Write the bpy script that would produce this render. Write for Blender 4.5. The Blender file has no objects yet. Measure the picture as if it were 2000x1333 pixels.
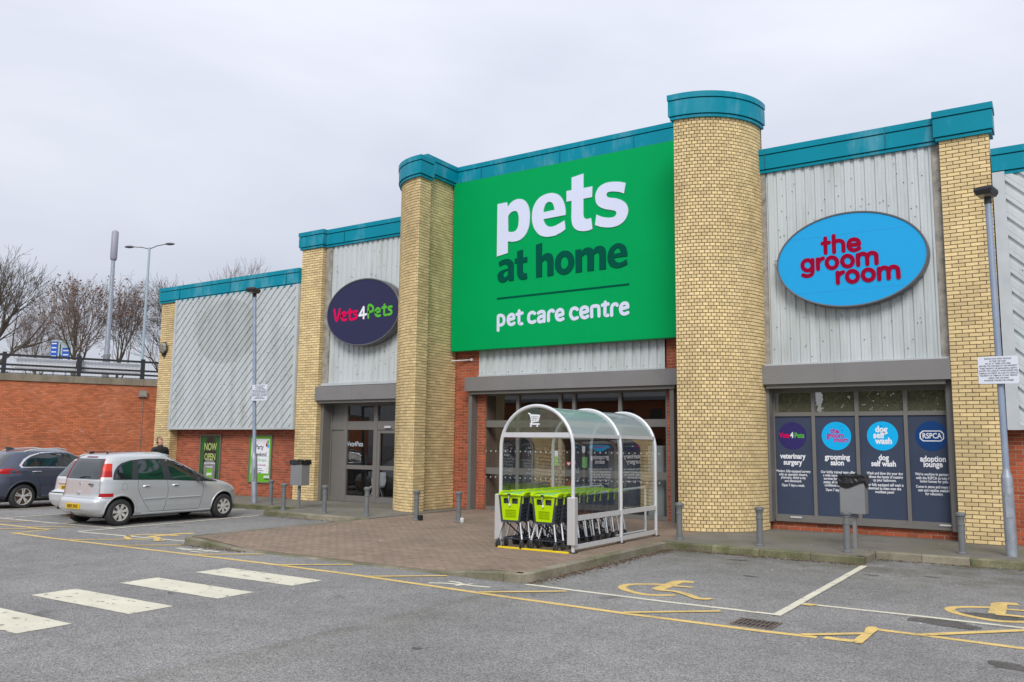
import bpy, bmesh, math, random
from mathutils import Vector, Matrix
from mathutils.geometry import interpolate_bezier
PI = math.pi
SC = bpy.context.scene
COL = SC.collection
rnd = random.Random(7)
# ------------------------------------------------------------------ camera
CF = Vector((-0.5457460190, 0.8289261161, 0.1226489983))
CR = Vector((0.8359314377, 0.5487225463, 0.0110543519))
CU = Vector((0.0581370297, -0.1085590220, 0.9923885451))
CP = Vector((0.0, 0.0, 1.83))
FPX = 1640.603
cd = bpy.data.cameras.new('camera')
cam = bpy.data.objects.new('camera', cd)
COL.objects.link(cam)
cam.matrix_world = Matrix(((CR.x, CU.x, -CF.x, CP.x), (CR.y, CU.y, -CF.y, CP.y), (CR.z, CU.z, -CF.z, CP.z), (0, 0, 0, 1)))
cd.sensor_width = 36
cd.lens = FPX / 2000 * 36
cd.clip_start = 0.05
cd.clip_end = 3000
SC.camera = cam
# ------------------------------------------------------------------ world: overcast over a physical sky
SUN_EL, SUN_ROT = math.radians(38), math.radians(153)
w = bpy.data.worlds.new('World')
SC.world = w
w.use_nodes = True
nt = w.node_tree
nt.nodes.clear()
def N(t, k, **kw):
    n = t.nodes.new(k)
    for a, b in kw.items():
        setattr(n, a, b)
    return n
wo = N(nt, 'ShaderNodeOutputWorld')
bg = N(nt, 'ShaderNodeBackground')
bg.inputs['Strength'].default_value = 0.1
sky = N(nt, 'ShaderNodeTexSky', sky_type='NISHITA')
sky.sun_disc = False
sky.sun_elevation = SUN_EL
sky.sun_rotation = SUN_ROT
tc = N(nt, 'ShaderNodeTexCoord')
mp = N(nt, 'ShaderNodeMapping')
mp.inputs['Scale'].default_value = (1.0, 1.0, 3.2)
mp.inputs['Rotation'].default_value = (0.15, 0.1, 0.5)
nz = N(nt, 'ShaderNodeTexNoise')
nz.inputs['Scale'].default_value = 1.35
nz.inputs['Detail'].default_value = 5
nz.inputs['Roughness'].default_value = 0.5
nz.inputs['Distortion'].default_value = 0.3
rp = N(nt, 'ShaderNodeValToRGB')
rp.color_ramp.elements[0].position = 0.30
rp.color_ramp.elements[0].color = (3.15, 3.32, 3.85, 1)
rp.color_ramp.elements[1].position = 0.68
rp.color_ramp.elements[1].color = (4.55, 4.66, 5.15, 1)
mx = N(nt, 'ShaderNodeMix', data_type='RGBA')
mx.inputs[0].default_value = 0.9
nt.links.new(tc.outputs['Generated'], mp.inputs['Vector'])
nt.links.new(mp.outputs['Vector'], nz.inputs['Vector'])
nt.links.new(nz.outputs['Fac'], rp.inputs['Fac'])
# overcast sky: a little brighter towards the zenith, everywhere alike
sp = N(nt, 'ShaderNodeSeparateXYZ')
mr = N(nt, 'ShaderNodeMapRange')
mr.inputs['From Min'].default_value = 0.0
mr.inputs['From Max'].default_value = 1.0
mr.inputs['To Min'].default_value = 0.98
mr.inputs['To Max'].default_value = 2.1
ms = N(nt, 'ShaderNodeVectorMath', operation='SCALE')
nt.links.new(tc.outputs['Generated'], sp.inputs['Vector'])
nt.links.new(sp.outputs['Z'], mr.inputs['Value'])
nt.links.new(rp.outputs['Color'], ms.inputs[0])
nt.links.new(mr.outputs['Result'], ms.inputs['Scale'])
nt.links.new(sky.outputs['Color'], mx.inputs[6])
nt.links.new(ms.outputs['Vector'], mx.inputs[7])
nt.links.new(mx.outputs[2], bg.inputs['Color'])
nt.links.new(bg.outputs['Background'], wo.inputs['Surface'])
sd = bpy.data.lights.new('sun', 'SUN')
sd.energy = 1.5
sd.angle = math.radians(25)
sd.color = (1.0, 0.965, 0.92)
so = bpy.data.objects.new('sun', sd)
COL.objects.link(so)
sdir = Vector((math.sin(SUN_ROT) * math.cos(SUN_EL), math.cos(SUN_ROT) * math.cos(SUN_EL), math.sin(SUN_EL)))
so.rotation_euler = sdir.to_track_quat('Z', 'Y').to_euler()
so.location = (0, -20, 40)
SC.view_settings.view_transform = 'Standard'
SC.view_settings.look = 'None'
SC.view_settings.exposure = 0.55
SC.view_settings.gamma = 1
SC.view_settings.use_curve_mapping = False
SC.render.engine = 'CYCLES'
SC.cycles.max_bounces = 8
SC.cycles.transparent_max_bounces = 24
SC.cycles.sample_clamp_indirect = 6
# ------------------------------------------------------------------ measuring helpers (pixels of the photograph -> real planes)
def ray(x, y):
    return (CF * FPX + CR * (x - 1000) - CU * (y - 666.5)).normalized()
def ground(x, y, z=0.0):
    d = ray(x, y)
    return CP + d * ((z - CP.z) / d.z)
def wall(x, y, Y):
    d = ray(x, y)
    return CP + d * (Y / d.y)
def side(x, y, X):
    d = ray(x, y)
    return CP + d * (X / d.x)
def at(x, y, D):
    return CP + CF * D + CR * ((x - 1000) * D / FPX) - CU * ((y - 666.5) * D / FPX)
def project(p):
    q = Vector(p) - CP
    dz = q.dot(CF)
    if dz < 0.1:
        return None
    return 1000 + FPX * q.dot(CR) / dz, 666.5 - FPX * q.dot(CU) / dz, dz
# ------------------------------------------------------------------ mesh builder
class MB:
    def __init__(s):
        s.v, s.f, s.m, s.tone, s.mi, s.t = [], [], [], [], 0, 0.0
    def face(s, pts):
        n = len(s.v)
        s.v.extend([tuple(p) for p in pts])
        s.f.append(tuple(range(n, n + len(pts))))
        s.m.append(s.mi)
        s.tone.append(s.t)
    def faces(s, vs, fs):
        n = len(s.v)
        s.v.extend([tuple(p) for p in vs])
        for f in fs:
            s.f.append(tuple(i + n for i in f))
            s.m.append(s.mi)
            s.tone.append(s.t)
    def box(s, x0, x1, y0, y1, z0, z1):
        s.faces([(x0, y0, z0), (x1, y0, z0), (x1, y1, z0), (x0, y1, z0), (x0, y0, z1), (x1, y0, z1), (x1, y1, z1), (x0, y1, z1)],
                [(0, 3, 2, 1), (4, 5, 6, 7), (0, 1, 5, 4), (1, 2, 6, 5), (2, 3, 7, 6), (3, 0, 4, 7)])
    def cbox(s, x0, x1, y0, y1, z0, z1, c=0.01):
        """box with chamfered vertical and top edges"""
        ring = lambda i, z: [(x0 + i + c, y0 + i, z), (x1 - i - c, y0 + i, z), (x1 - i, y0 + i + c, z), (x1 - i, y1 - i - c, z), (x1 - i - c, y1 - i, z), (x0 + i + c, y1 - i, z), (x0 + i, y1 - i - c, z), (x0 + i, y0 + i + c, z)]
        s.rings([ring(0, z0), ring(0, z1 - c), ring(c, z1)], closed=True, caps=True)
    def obox(s, c, sx, sy, sz, M=None):
        """box centred at c, optional rotation matrix"""
        vs = []
        for dz in (-.5, .5):
            for dx, dy in ((-.5, -.5), (.5, -.5), (.5, .5), (-.5, .5)):
                p = Vector((dx * sx, dy * sy, dz * sz))
                if M: p = M @ p
                vs.append(tuple(p + Vector(c)))
        s.faces(vs, [(0, 3, 2, 1), (4, 5, 6, 7), (0, 1, 5, 4), (1, 2, 6, 5), (2, 3, 7, 6), (3, 0, 4, 7)])
    def bar(s, a, b, w, h):
        a, b = Vector(a), Vector(b)
        d = b - a
        L = d.length
        if L < 1e-6: return
        q = d.to_track_quat('X', 'Z').to_matrix()
        s.obox((a + b) / 2, L, w, h, q)
    def rings(s, rs, closed=True, caps=False):
        n = len(s.v)
        k = len(rs[0])
        for r in rs:
            s.v.extend([tuple(p) for p in r])
        for i in range(len(rs) - 1):
            for j in range(k if closed else k - 1):
                j2 = (j + 1) % k
                s.f.append((n + i * k + j, n + i * k + j2, n + (i + 1) * k + j2, n + (i + 1) * k + j))
                s.m.append(s.mi); s.tone.append(s.t)
        if caps:
            s.f.append(tuple(n + j for j in reversed(range(k)))); s.m.append(s.mi); s.tone.append(s.t)
            e = n + (len(rs) - 1) * k
            s.f.append(tuple(e + j for j in range(k))); s.m.append(s.mi); s.tone.append(s.t)
    def tube(s, pts, r, n=8, caps=True):
        pts = [Vector(p) for p in pts]
        rs = []
        prev = None
        for i, p in enumerate(pts):
            d = (pts[min(i + 1, len(pts) - 1)] - pts[max(i - 1, 0)])
            if d.length < 1e-9: d = Vector((0, 0, 1))
            d.normalize()
            if prev is None:
                a = d.orthogonal().normalized()
            else:
                a = (prev - d * prev.dot(d))
                a = a.normalized() if a.length > 1e-6 else d.orthogonal().normalized()
            prev = a
            b = d.cross(a)
            rr = r[i] if isinstance(r, (list, tuple)) else r
            rs.append([p + a * (rr * math.cos(2 * PI * k / n)) + b * (rr * math.sin(2 * PI * k / n)) for k in range(n)])
        s.rings(rs, True, caps)
    def lathe(s, c, prof, n=20, axis='Z', caps=True):
        """prof: (radius, height) list"""
        rs = []
        for r, h in prof:
            ring = []
            for k in range(n):
                a = 2 * PI * k / n
                if axis == 'Z': ring.append((c[0] + r * math.cos(a), c[1] + r * math.sin(a), c[2] + h))
                elif axis == 'X': ring.append((c[0] + h, c[1] + r * math.cos(a), c[2] + r * math.sin(a)))
                else: ring.append((c[0] + r * math.cos(a), c[1] + h, c[2] + r * math.sin(a)))
            rs.append(ring)
        s.rings(rs, True, caps)
    def prism(s, poly, lo, hi, axis='Z'):
        """extrude a 2D polygon; axis Z: poly in xy, axis Y: poly in xz, axis X: poly in yz"""
        def P(p, h):
            return (p[0], p[1], h) if axis == 'Z' else ((p[0], h, p[1]) if axis == 'Y' else (h, p[0], p[1]))
        s.rings([[P(p, lo) for p in poly], [P(p, hi) for p in poly]], True, True)
    def parts(s, name, mats, parent=None, **kw):
        """every separate piece becomes an object of its own"""
        par = list(range(len(s.v)))
        def find(i):
            while par[i] != i: par[i] = par[par[i]]; i = par[i]
            return i
        for f in s.f:
            for i in f[1:]: par[find(i)] = find(f[0])
        grp = {}
        for k, f in enumerate(s.f): grp.setdefault(find(f[0]), []).append(k)
        out = []
        for ks in grp.values():
            b = MB(); ids = sorted({i for k in ks for i in s.f[k]}); mp_ = {i: n for n, i in enumerate(ids)}
            b.v = [s.v[i] for i in ids]; b.f = [tuple(mp_[i] for i in s.f[k]) for k in ks]; b.m = [s.m[k] for k in ks]; b.tone = [s.tone[k] for k in ks]
            out.append(b.build(name, mats, parent, **kw))
        return out
    def build(s, name, mats, parent=None, smooth=False, kind=None, label=None, fix=True, origin=None):
        me = bpy.data.meshes.new(name)
        me.from_pydata(s.v, [], s.f)
        if not isinstance(mats, (list, tuple)): mats = [mats]
        for m in mats: me.materials.append(m)
        me.polygons.foreach_set('material_index', s.m)
        if any(s.tone):
            a = me.attributes.new('tone', 'FLOAT', 'FACE')
            a.data.foreach_set('value', s.tone)
        if fix:
            bm = bmesh.new(); bm.from_mesh(me)
            if smooth: bmesh.ops.remove_doubles(bm, verts=bm.verts, dist=0.0003)
            bmesh.ops.recalc_face_normals(bm, faces=bm.faces)
            bm.to_mesh(me); bm.free()
        if smooth:
            me.shade_smooth() if smooth is True else me.shade_smooth()
            try: me.set_sharp_from_angle(angle=math.radians(40))
            except Exception: pass
        o = link(name, me, parent)
        if kind: o['kind'] = kind
        if label: o['label'] = label
        if origin is not None:
            me.transform(Matrix.Translation(-Vector(origin)))
            o.location = origin
        return o
def link(name, me, parent=None):
    o = bpy.data.objects.new(name, me)
    COL.objects.link(o)
    if parent is not None:
        o.parent = parent
        o.matrix_parent_inverse = parent.matrix_basis.inverted()
    return o
def thing(name, label, cat, loc=(0, 0, 0), rz=0, group=None, kind=None):
    o = bpy.data.objects.new(name, None)
    COL.objects.link(o)
    o.empty_display_size = .2
    o.location = loc
    o.rotation_euler = (0, 0, rz)
    tag(o, label, cat, group, kind)
    return o
def tag(o, label=None, cat=None, group=None, kind=None):
    if label: o['label'] = label
    if cat: o['category'] = cat
    if group: o['group'] = group
    if kind: o['kind'] = kind
    return o
def local(o, parent):
    """mesh given in the parent's local frame"""
    o.parent = parent
    o.matrix_parent_inverse = Matrix.Identity(4)
    return o
def dup(root, loc=None, rz=None, label=None):
    """copy of a thing with copies of its parts and sub-parts"""
    r = root.copy(); COL.objects.link(r)
    if loc is not None: r.location = loc
    if rz is not None: r.rotation_euler = (0, 0, rz)
    if label: r['label'] = label
    for ch in list(root.children):
        c = ch.copy(); COL.objects.link(c); c.parent = r; c.matrix_parent_inverse = ch.matrix_parent_inverse.copy()
        for g in list(ch.children):
            d = g.copy(); COL.objects.link(d); d.parent = c; d.matrix_parent_inverse = g.matrix_parent_inverse.copy()
    return r
# ------------------------------------------------------------------ materials
def mat(name, col, rough=0.6, metal=0.0, var=0.0, vscale=3.0, var2=0.0, v2scale=40.0, bump=0.0, bscale=60.0, tone=0.0, spec=None, coat=0.0, dirt=None, stretch=(1, 1, 1)):
    m = bpy.data.materials.new(name)
    m.use_nodes = True
    t = m.node_tree
    b = t.nodes['Principled BSDF']
    b.inputs['Roughness'].default_value = rough
    b.inputs['Metallic'].default_value = metal
    if spec is not None: b.inputs['Specular IOR Level'].default_value = spec
    if coat:
        b.inputs['Coat Weight'].default_value = coat
        b.inputs['Coat Roughness'].default_value = 0.06
    b.inputs['Base Color'].default_value = (*col, 1)
    out = None
    tcn = N(t, 'ShaderNodeTexCoord')
    mpn = N(t, 'ShaderNodeMapping'); mpn.inputs['Scale'].default_value = stretch
    geo = N(t, 'ShaderNodeNewGeometry')
    t.links.new(geo.outputs['Position'], mpn.inputs['Vector'])
    def noise(sc, det=4, rg=0.6):
        n = N(t, 'ShaderNodeTexNoise')
        n.inputs['Scale'].default_value = sc
        n.inputs['Detail'].default_value = det
        n.inputs['Roughness'].default_value = rg
        t.links.new(mpn.outputs['Vector'], n.inputs['Vector'])
        return n.outputs['Fac']
    fac = None
    def mul(a, b_):
        n = N(t, 'ShaderNodeMath', operation='MULTIPLY')
        for i, q in ((0, a), (1, b_)):
            if isinstance(q, float): n.inputs[i].default_value = q
            else: t.links.new(q, n.inputs[i])
        return n.outputs[0]
    def rng(s, lo, hi, a=0.3, b_=0.7):
        n = N(t, 'ShaderNodeMapRange')
        n.inputs['From Min'].default_value = a; n.inputs['From Max'].default_value = b_
        n.inputs['To Min'].default_value = lo; n.inputs['To Max'].default_value = hi
        t.links.new(s, n.inputs['Value'])
        return n.outputs[0]
    if var: fac = rng(noise(vscale), 1 - var, 1 + var)
    if var2:
        f2 = rng(noise(v2scale, 3, 0.7), 1 - var2, 1 + var2)
        fac = f2 if fac is None else mul(fac, f2)
    if tone:
        at_ = N(t, 'ShaderNodeAttribute', attribute_name='tone')
        oi = N(t, 'ShaderNodeObjectInfo')
        ad = N(t, 'ShaderNodeMath', operation='ADD')
        t.links.new(at_.outputs['Fac'], ad.inputs[0]); t.links.new(oi.outputs['Random'], ad.inputs[1])
        fr = N(t, 'ShaderNodeMath', operation='FRACT'); t.links.new(ad.outputs[0], fr.inputs[0])
        f3 = rng(fr.outputs[0], 1 - tone, 1 + tone, 0, 1)
        fac = f3 if fac is None else mul(fac, f3)
    cur = None
    if fac is not None:
        vm = N(t, 'ShaderNodeVectorMath', operation='SCALE')
        vm.inputs[0].default_value = col
        t.links.new(fac, vm.inputs['Scale'])
        cur = vm.outputs['Vector']
    if dirt:
        # dirt = (colour, scale, lo, hi, strength)
        dc, ds, lo, hi, st = dirt
        mm = N(t, 'ShaderNodeMix', data_type='RGBA')
        t.links.new(rng(noise(ds, 6, 0.65), 0.0, st, lo, hi), mm.inputs[0])
        if cur is not None: t.links.new(cur, mm.inputs[6])
        else: mm.inputs[6].default_value = (*col, 1)
        mm.inputs[7].default_value = (*dc, 1)
        cur = mm.outputs[2]
    if cur is not None: t.links.new(cur, b.inputs['Base Color'])
    if bump:
        bn = N(t, 'ShaderNodeBump')
        bn.inputs['Strength'].default_value = bump
        bn.inputs['Distance'].default_value = 0.01
        t.links.new(noise(bscale, 4, 0.7), bn.inputs['Height'])
        t.links.new(bn.outputs['Normal'], b.inputs['Normal'])
    return m
def glass(name, tint, refl=1.0, rough=0.0, opaque=0.0, dark=(0.01, 0.012, 0.014)):
    """clear sheet: fresnel mirror over tinted see-through, part of it opaque (film, grime)"""
    m = bpy.data.materials.new(name); m.use_nodes = True
    t = m.node_tree; t.nodes.clear()
    o = N(t, 'ShaderNodeOutputMaterial')
    g3 = N(t, 'ShaderNodeNewGeometry'); dt = N(t, 'ShaderNodeVectorMath', operation='DOT_PRODUCT')
    t.links.new(g3.outputs['Incoming'], dt.inputs[0]); t.links.new(g3.outputs['Normal'], dt.inputs[1])
    ab = N(t, 'ShaderNodeMath', operation='ABSOLUTE'); t.links.new(dt.outputs['Value'], ab.inputs[0])
    s1 = N(t, 'ShaderNodeMath', operation='SUBTRACT'); s1.inputs[0].default_value = 1; t.links.new(ab.outputs[0], s1.inputs[1])
    pw_ = N(t, 'ShaderNodeMath', operation='POWER'); pw_.inputs[1].default_value = 5; t.links.new(s1.outputs[0], pw_.inputs[0])
    fr = N(t, 'ShaderNodeMath', operation='MULTIPLY_ADD'); fr.inputs[1].default_value = 0.93; fr.inputs[2].default_value = 0.07; t.links.new(pw_.outputs[0], fr.inputs[0])
    ml = N(t, 'ShaderNodeMath', operation='MULTIPLY'); ml.inputs[1].default_value = refl; ml.use_clamp = True
    gl = N(t, 'ShaderNodeBsdfGlossy'); gl.inputs['Roughness'].default_value = rough
    tr = N(t, 'ShaderNodeBsdfTransparent'); tr.inputs['Color'].default_value = (*tint, 1)
    df = N(t, 'ShaderNodeBsdfDiffuse'); df.inputs['Color'].default_value = (*dark, 1)
    m1 = N(t, 'ShaderNodeMixShader'); m1.inputs[0].default_value = opaque
    m2 = N(t, 'ShaderNodeMixShader')
    gn = N(t, 'ShaderNodeNewGeometry')
    # same reflectance from both faces of the sheet
    t.links.new(fr.outputs[0], ml.inputs[0])
    t.links.new(tr.outputs[0], m1.inputs[1]); t.links.new(df.outputs[0], m1.inputs[2])
    t.links.new(ml.outputs[0], m2.inputs[0]); t.links.new(m1.outputs[0], m2.inputs[1]); t.links.new(gl.outputs[0], m2.inputs[2])
    t.links.new(m2.outputs[0], o.inputs['Surface'])
    return m
M = {}
M['ybrick'] = mat('yellow_brick', (0.70, 0.54, 0.275), 0.85, var=0.12, vscale=0.6, var2=0.10, v2scale=45, tone=0.15, bump=0.35, bscale=120, dirt=((0.20, 0.15, 0.06), 0.8, 0.50, 0.76, 0.55), stretch=(1, 1, .45))
M['ymortar'] = mat('brown_mortar', (0.125, 0.085, 0.055), 0.95, var=0.3, vscale=6)
M['rbrick'] = mat('red_brick', (0.36, 0.085, 0.036), 0.85, var=0.14, vscale=1.2, var2=0.12, v2scale=60, tone=0.26, bump=0.35, bscale=120)
M['rmortar'] = mat('pale_mortar', (0.42, 0.30, 0.22), 0.95, var=0.25, vscale=1.5)
M['obrick'] = mat('orange_red_brick', (0.50, 0.15, 0.060), 0.88, var=0.16, vscale=0.35, var2=0.1, v2scale=20, tone=0.22, dirt=((0.55, 0.42, 0.36), 1.9, 0.61, 0.72, 0.55))
M['omortar'] = mat('weathered_mortar', (0.22, 0.10, 0.06), 0.95, var=0.3, vscale=0.6, dirt=((0.5, 0.4, 0.33), 0.5, 0.45, 0.65, 0.7))
M['coping'] = mat('concrete_coping', (0.21, 0.18, 0.13), 0.9, var=0.25, vscale=1.4, var2=0.12, v2scale=20, bump=0.3, bscale=60, stretch=(1, 1, .3))
M['siding'] = mat('painted_steel_siding', (0.53, 0.575, 0.58), 0.45, var=0.05, vscale=0.7, dirt=((0.31, 0.32, 0.29), 0.8, 0.47, 0.75, 0.6), stretch=(3, 3, .5))
M['trim'] = mat('grey_trim', (0.47, 0.50, 0.51), 0.45, var=0.08, vscale=3)
M['flash'] = mat('aged_flashing', (0.30, 0.28, 0.24), 0.6, var=0.35, vscale=5, dirt=((0.07, 0.06, 0.05), 3, 0.55, 0.7, 0.8))
M['teal'] = mat('teal_fascia_paint', (0.0, 0.235, 0.325), 0.45, spec=0.15, var=0.08, vscale=0.8, dirt=((0.14, 0.36, 0.44), 1.6, 0.52, 0.66, 0.5), stretch=(1, 1, .35))
M['tealj'] = mat('teal_joint', (0.0, 0.13, 0.18), 0.5)
M['gap'] = mat('dark_gap', (0.012, 0.012, 0.012), 0.9)
M['grey'] = mat('grey_powder_coat', (0.165, 0.158, 0.145), 0.45, var=0.05, vscale=2)
M['box'] = mat('shutter_box_grey', (0.20, 0.195, 0.19), 0.45, var=0.05, vscale=1.5, dirt=((0.12, 0.11, 0.1), 2, 0.55, 0.8, 0.4))
M['pglass'] = glass('window_glass', (0.74, 0.77, 0.78), 1.25, opaque=0.10, dark=(0.02, 0.017, 0.014))
M['wglass'] = glass('bright_window_glass', (0.4, 0.42, 0.42), 5.0, opaque=0.85, dark=(0.16, 0.16, 0.11))
M['vinyl'] = mat('blue_grey_vinyl', (0.050, 0.066, 0.108), 0.35, spec=0.2, var=0.08, vscale=1.2)
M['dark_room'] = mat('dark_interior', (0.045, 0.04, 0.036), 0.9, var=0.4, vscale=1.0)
M['floor_in'] = mat('interior_floor', (0.14, 0.13, 0.12), 0.6)
M['white'] = mat('white_print', (0.80, 0.82, 0.86), 0.5)
M['signwhite'] = mat('sign_white', (0.66, 0.71, 0.88), 0.4)
M['green'] = mat('sign_green', (0.0, 0.35, 0.095), 0.55, var=0.03, vscale=0.6, spec=0.06)
M['greenside'] = mat('sign_edge_green', (0.0, 0.22, 0.06), 0.45)
M['dgreen'] = mat('sign_dark_green', (0.0, 0.085, 0.055), 0.55, spec=0.06)
M['blue'] = mat('sign_sky_blue', (0.022, 0.36, 0.72), 0.5, spec=0.08)
M['blueline'] = mat('sign_seam_blue', (0.02, 0.29, 0.66), 0.4)
M['crimson'] = mat('crimson_lettering', (0.30, 0.0, 0.028), 0.5, spec=0.08)
M['navy'] = mat('sign_navy', (0.034, 0.035, 0.085), 0.5, spec=0.1)
M['pink'] = mat('pink_lettering', (0.72, 0.0, 0.085), 0.5, spec=0.1)
M['lime'] = mat('lime_lettering', (0.10, 0.46, 0.04), 0.5, spec=0.1)
M['rim'] = mat('sign_rim_grey', (0.13, 0.13, 0.14), 0.4, metal=0.3)
M['alu'] = mat('brushed_aluminium', (0.66, 0.67, 0.68), 0.4, metal=0.3, var=0.05)
M['galv'] = mat('galvanised_steel', (0.36, 0.40, 0.45), 0.45, metal=0.45, var=0.18, vscale=7, var2=0.08, v2scale=50)
M['galvblue'] = mat('pale_grey_post_paint', (0.27, 0.33, 0.43), 0.45, metal=0.15, var=0.1, vscale=3)
M['black'] = mat('black_plastic', (0.015, 0.015, 0.017), 0.45)
M['blackgloss'] = mat('black_bin_liner', (0.014, 0.014, 0.016), 0.22, bump=1.0, bscale=14)
M['bollard'] = mat('bollard_grey_paint', (0.155, 0.165, 0.168), 0.4, var=0.1, vscale=8, dirt=((0.1, 0.09, 0.07), 6, 0.55, 0.8, 0.5))
M['bin'] = mat('bin_grey_paint', (0.23, 0.235, 0.24), 0.42, metal=0.1, var=0.05)
M['poly'] = glass('polycarbonate_sheet', (0.90, 0.94, 0.93), 2.9, opaque=0.02, dark=(0.5, 0.6, 0.58))
M['polyroof'] = glass('green_tinted_polycarbonate', (0.72, 0.84, 0.84), 0.9, opaque=0.5, dark=(0.44, 0.56, 0.58))
M['chrome'] = mat('chrome_tube', (0.72, 0.73, 0.75), 0.25, metal=0.75)
M['tlime'] = mat('lime_trolley_plastic', (0.44, 0.66, 0.0), 0.4, var=0.04, spec=0.2)
M['tgrey'] = mat('charcoal_trolley_plastic', (0.045, 0.052, 0.07), 0.5)
M['tseat'] = mat('teal_handle_cover', (0.06, 0.42, 0.27), 0.4)
M['rubber'] = mat('tyre_rubber', (0.024, 0.024, 0.025), 0.75, var=0.2, vscale=12)
M['caster'] = mat('caster_grey', (0.09, 0.10, 0.11), 0.5)
M['pipe'] = mat('white_pipe', (0.72, 0.78, 0.80), 0.35)
M['yline'] = mat('yellow_road_paint', (0.66, 0.475, 0.17), 0.8, var=0.12, vscale=2, dirt=((0.19, 0.17, 0.14), 9, 0.52, 0.72, 0.75), spec=0.2)
M['wline'] = mat('cream_road_paint', (0.63, 0.60, 0.475), 0.8, var=0.10, vscale=1.6, dirt=((0.15, 0.14, 0.13), 5, 0.585, 0.64, 0.85), spec=0.2, stretch=(1, 1.6, 1))
M['ystrip'] = mat('yellow_strip_paint', (0.78, 0.58, 0.0), 0.5, var=0.1, vscale=9)
M['person_black'] = mat('black_jacket', (0.014, 0.014, 0.016), 0.8)
M['skin'] = mat('skin', (0.50, 0.27, 0.19), 0.55)
M['hair'] = mat('short_dark_hair', (0.035, 0.022, 0.015), 0.8)
M['jeans'] = mat('dark_trousers', (0.03, 0.035, 0.05), 0.8)
M['red'] = mat('red_plastic', (0.40, 0.008, 0.01), 0.3, spec=0.3)
M['amber'] = mat('number_plate_yellow', (0.72, 0.46, 0.0), 0.35)
M['silverpaint'] = mat('silver_car_paint', (0.57, 0.59, 0.605), 0.28, metal=0.4, coat=0.6, var=0.02)
M['silverpaint2'] = mat('pale_silver_car_paint', (0.64, 0.66, 0.67), 0.32, metal=0.3, coat=0.6, var=0.02)
M['bluegrey_paint'] = mat('blue_grey_car_paint', (0.058, 0.068, 0.105), 0.28, metal=0.35, coat=0.9, var=0.02)
M['carglass'] = mat('tinted_car_glass', (0.012, 0.018, 0.02), 0.03, spec=0.9, coat=0.5)
M['alloy'] = mat('alloy_wheel', (0.62, 0.61, 0.58), 0.4, metal=0.35)
M['rust'] = mat('brown_brake_dust', (0.10, 0.055, 0.03), 0.7)
M['lens'] = mat('clear_lamp_lens', (0.6, 0.6, 0.6), 0.2)
M['orange'] = mat('orange_red_lens', (0.62, 0.035, 0.015), 0.25, spec=0.3)
M['bark'] = mat('grey_brown_bark', (0.095, 0.075, 0.055), 0.9, var=0.25, vscale=3)
M['twig'] = mat('brown_twig', (0.19, 0.14, 0.115), 0.9, var=0.2, vscale=2)
M['seed'] = mat('dead_brown_seed_clusters', (0.17, 0.085, 0.055), 0.9, var=0.3, vscale=3)
M['ever'] = mat('olive_foliage', (0.13, 0.14, 0.045), 0.8, var=0.5, vscale=.5)
M['banner'] = mat('white_banner', (0.82, 0.84, 0.88), 0.7, var=0.06, vscale=1.5)
M['charcoalrail'] = mat('charcoal_railing', (0.02, 0.021, 0.025), 0.5)
M['lampglass'] = mat('dull_lamp_glass', (0.30, 0.28, 0.22), 0.25)
M['signblue'] = mat('road_sign_blue', (0.01, 0.10, 0.48), 0.5)
M['signgrey'] = mat('road_sign_pale', (0.45, 0.55, 0.55), 0.5)
M['antenna'] = mat('antenna_shroud', (0.30, 0.30, 0.36), 0.5)
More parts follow.
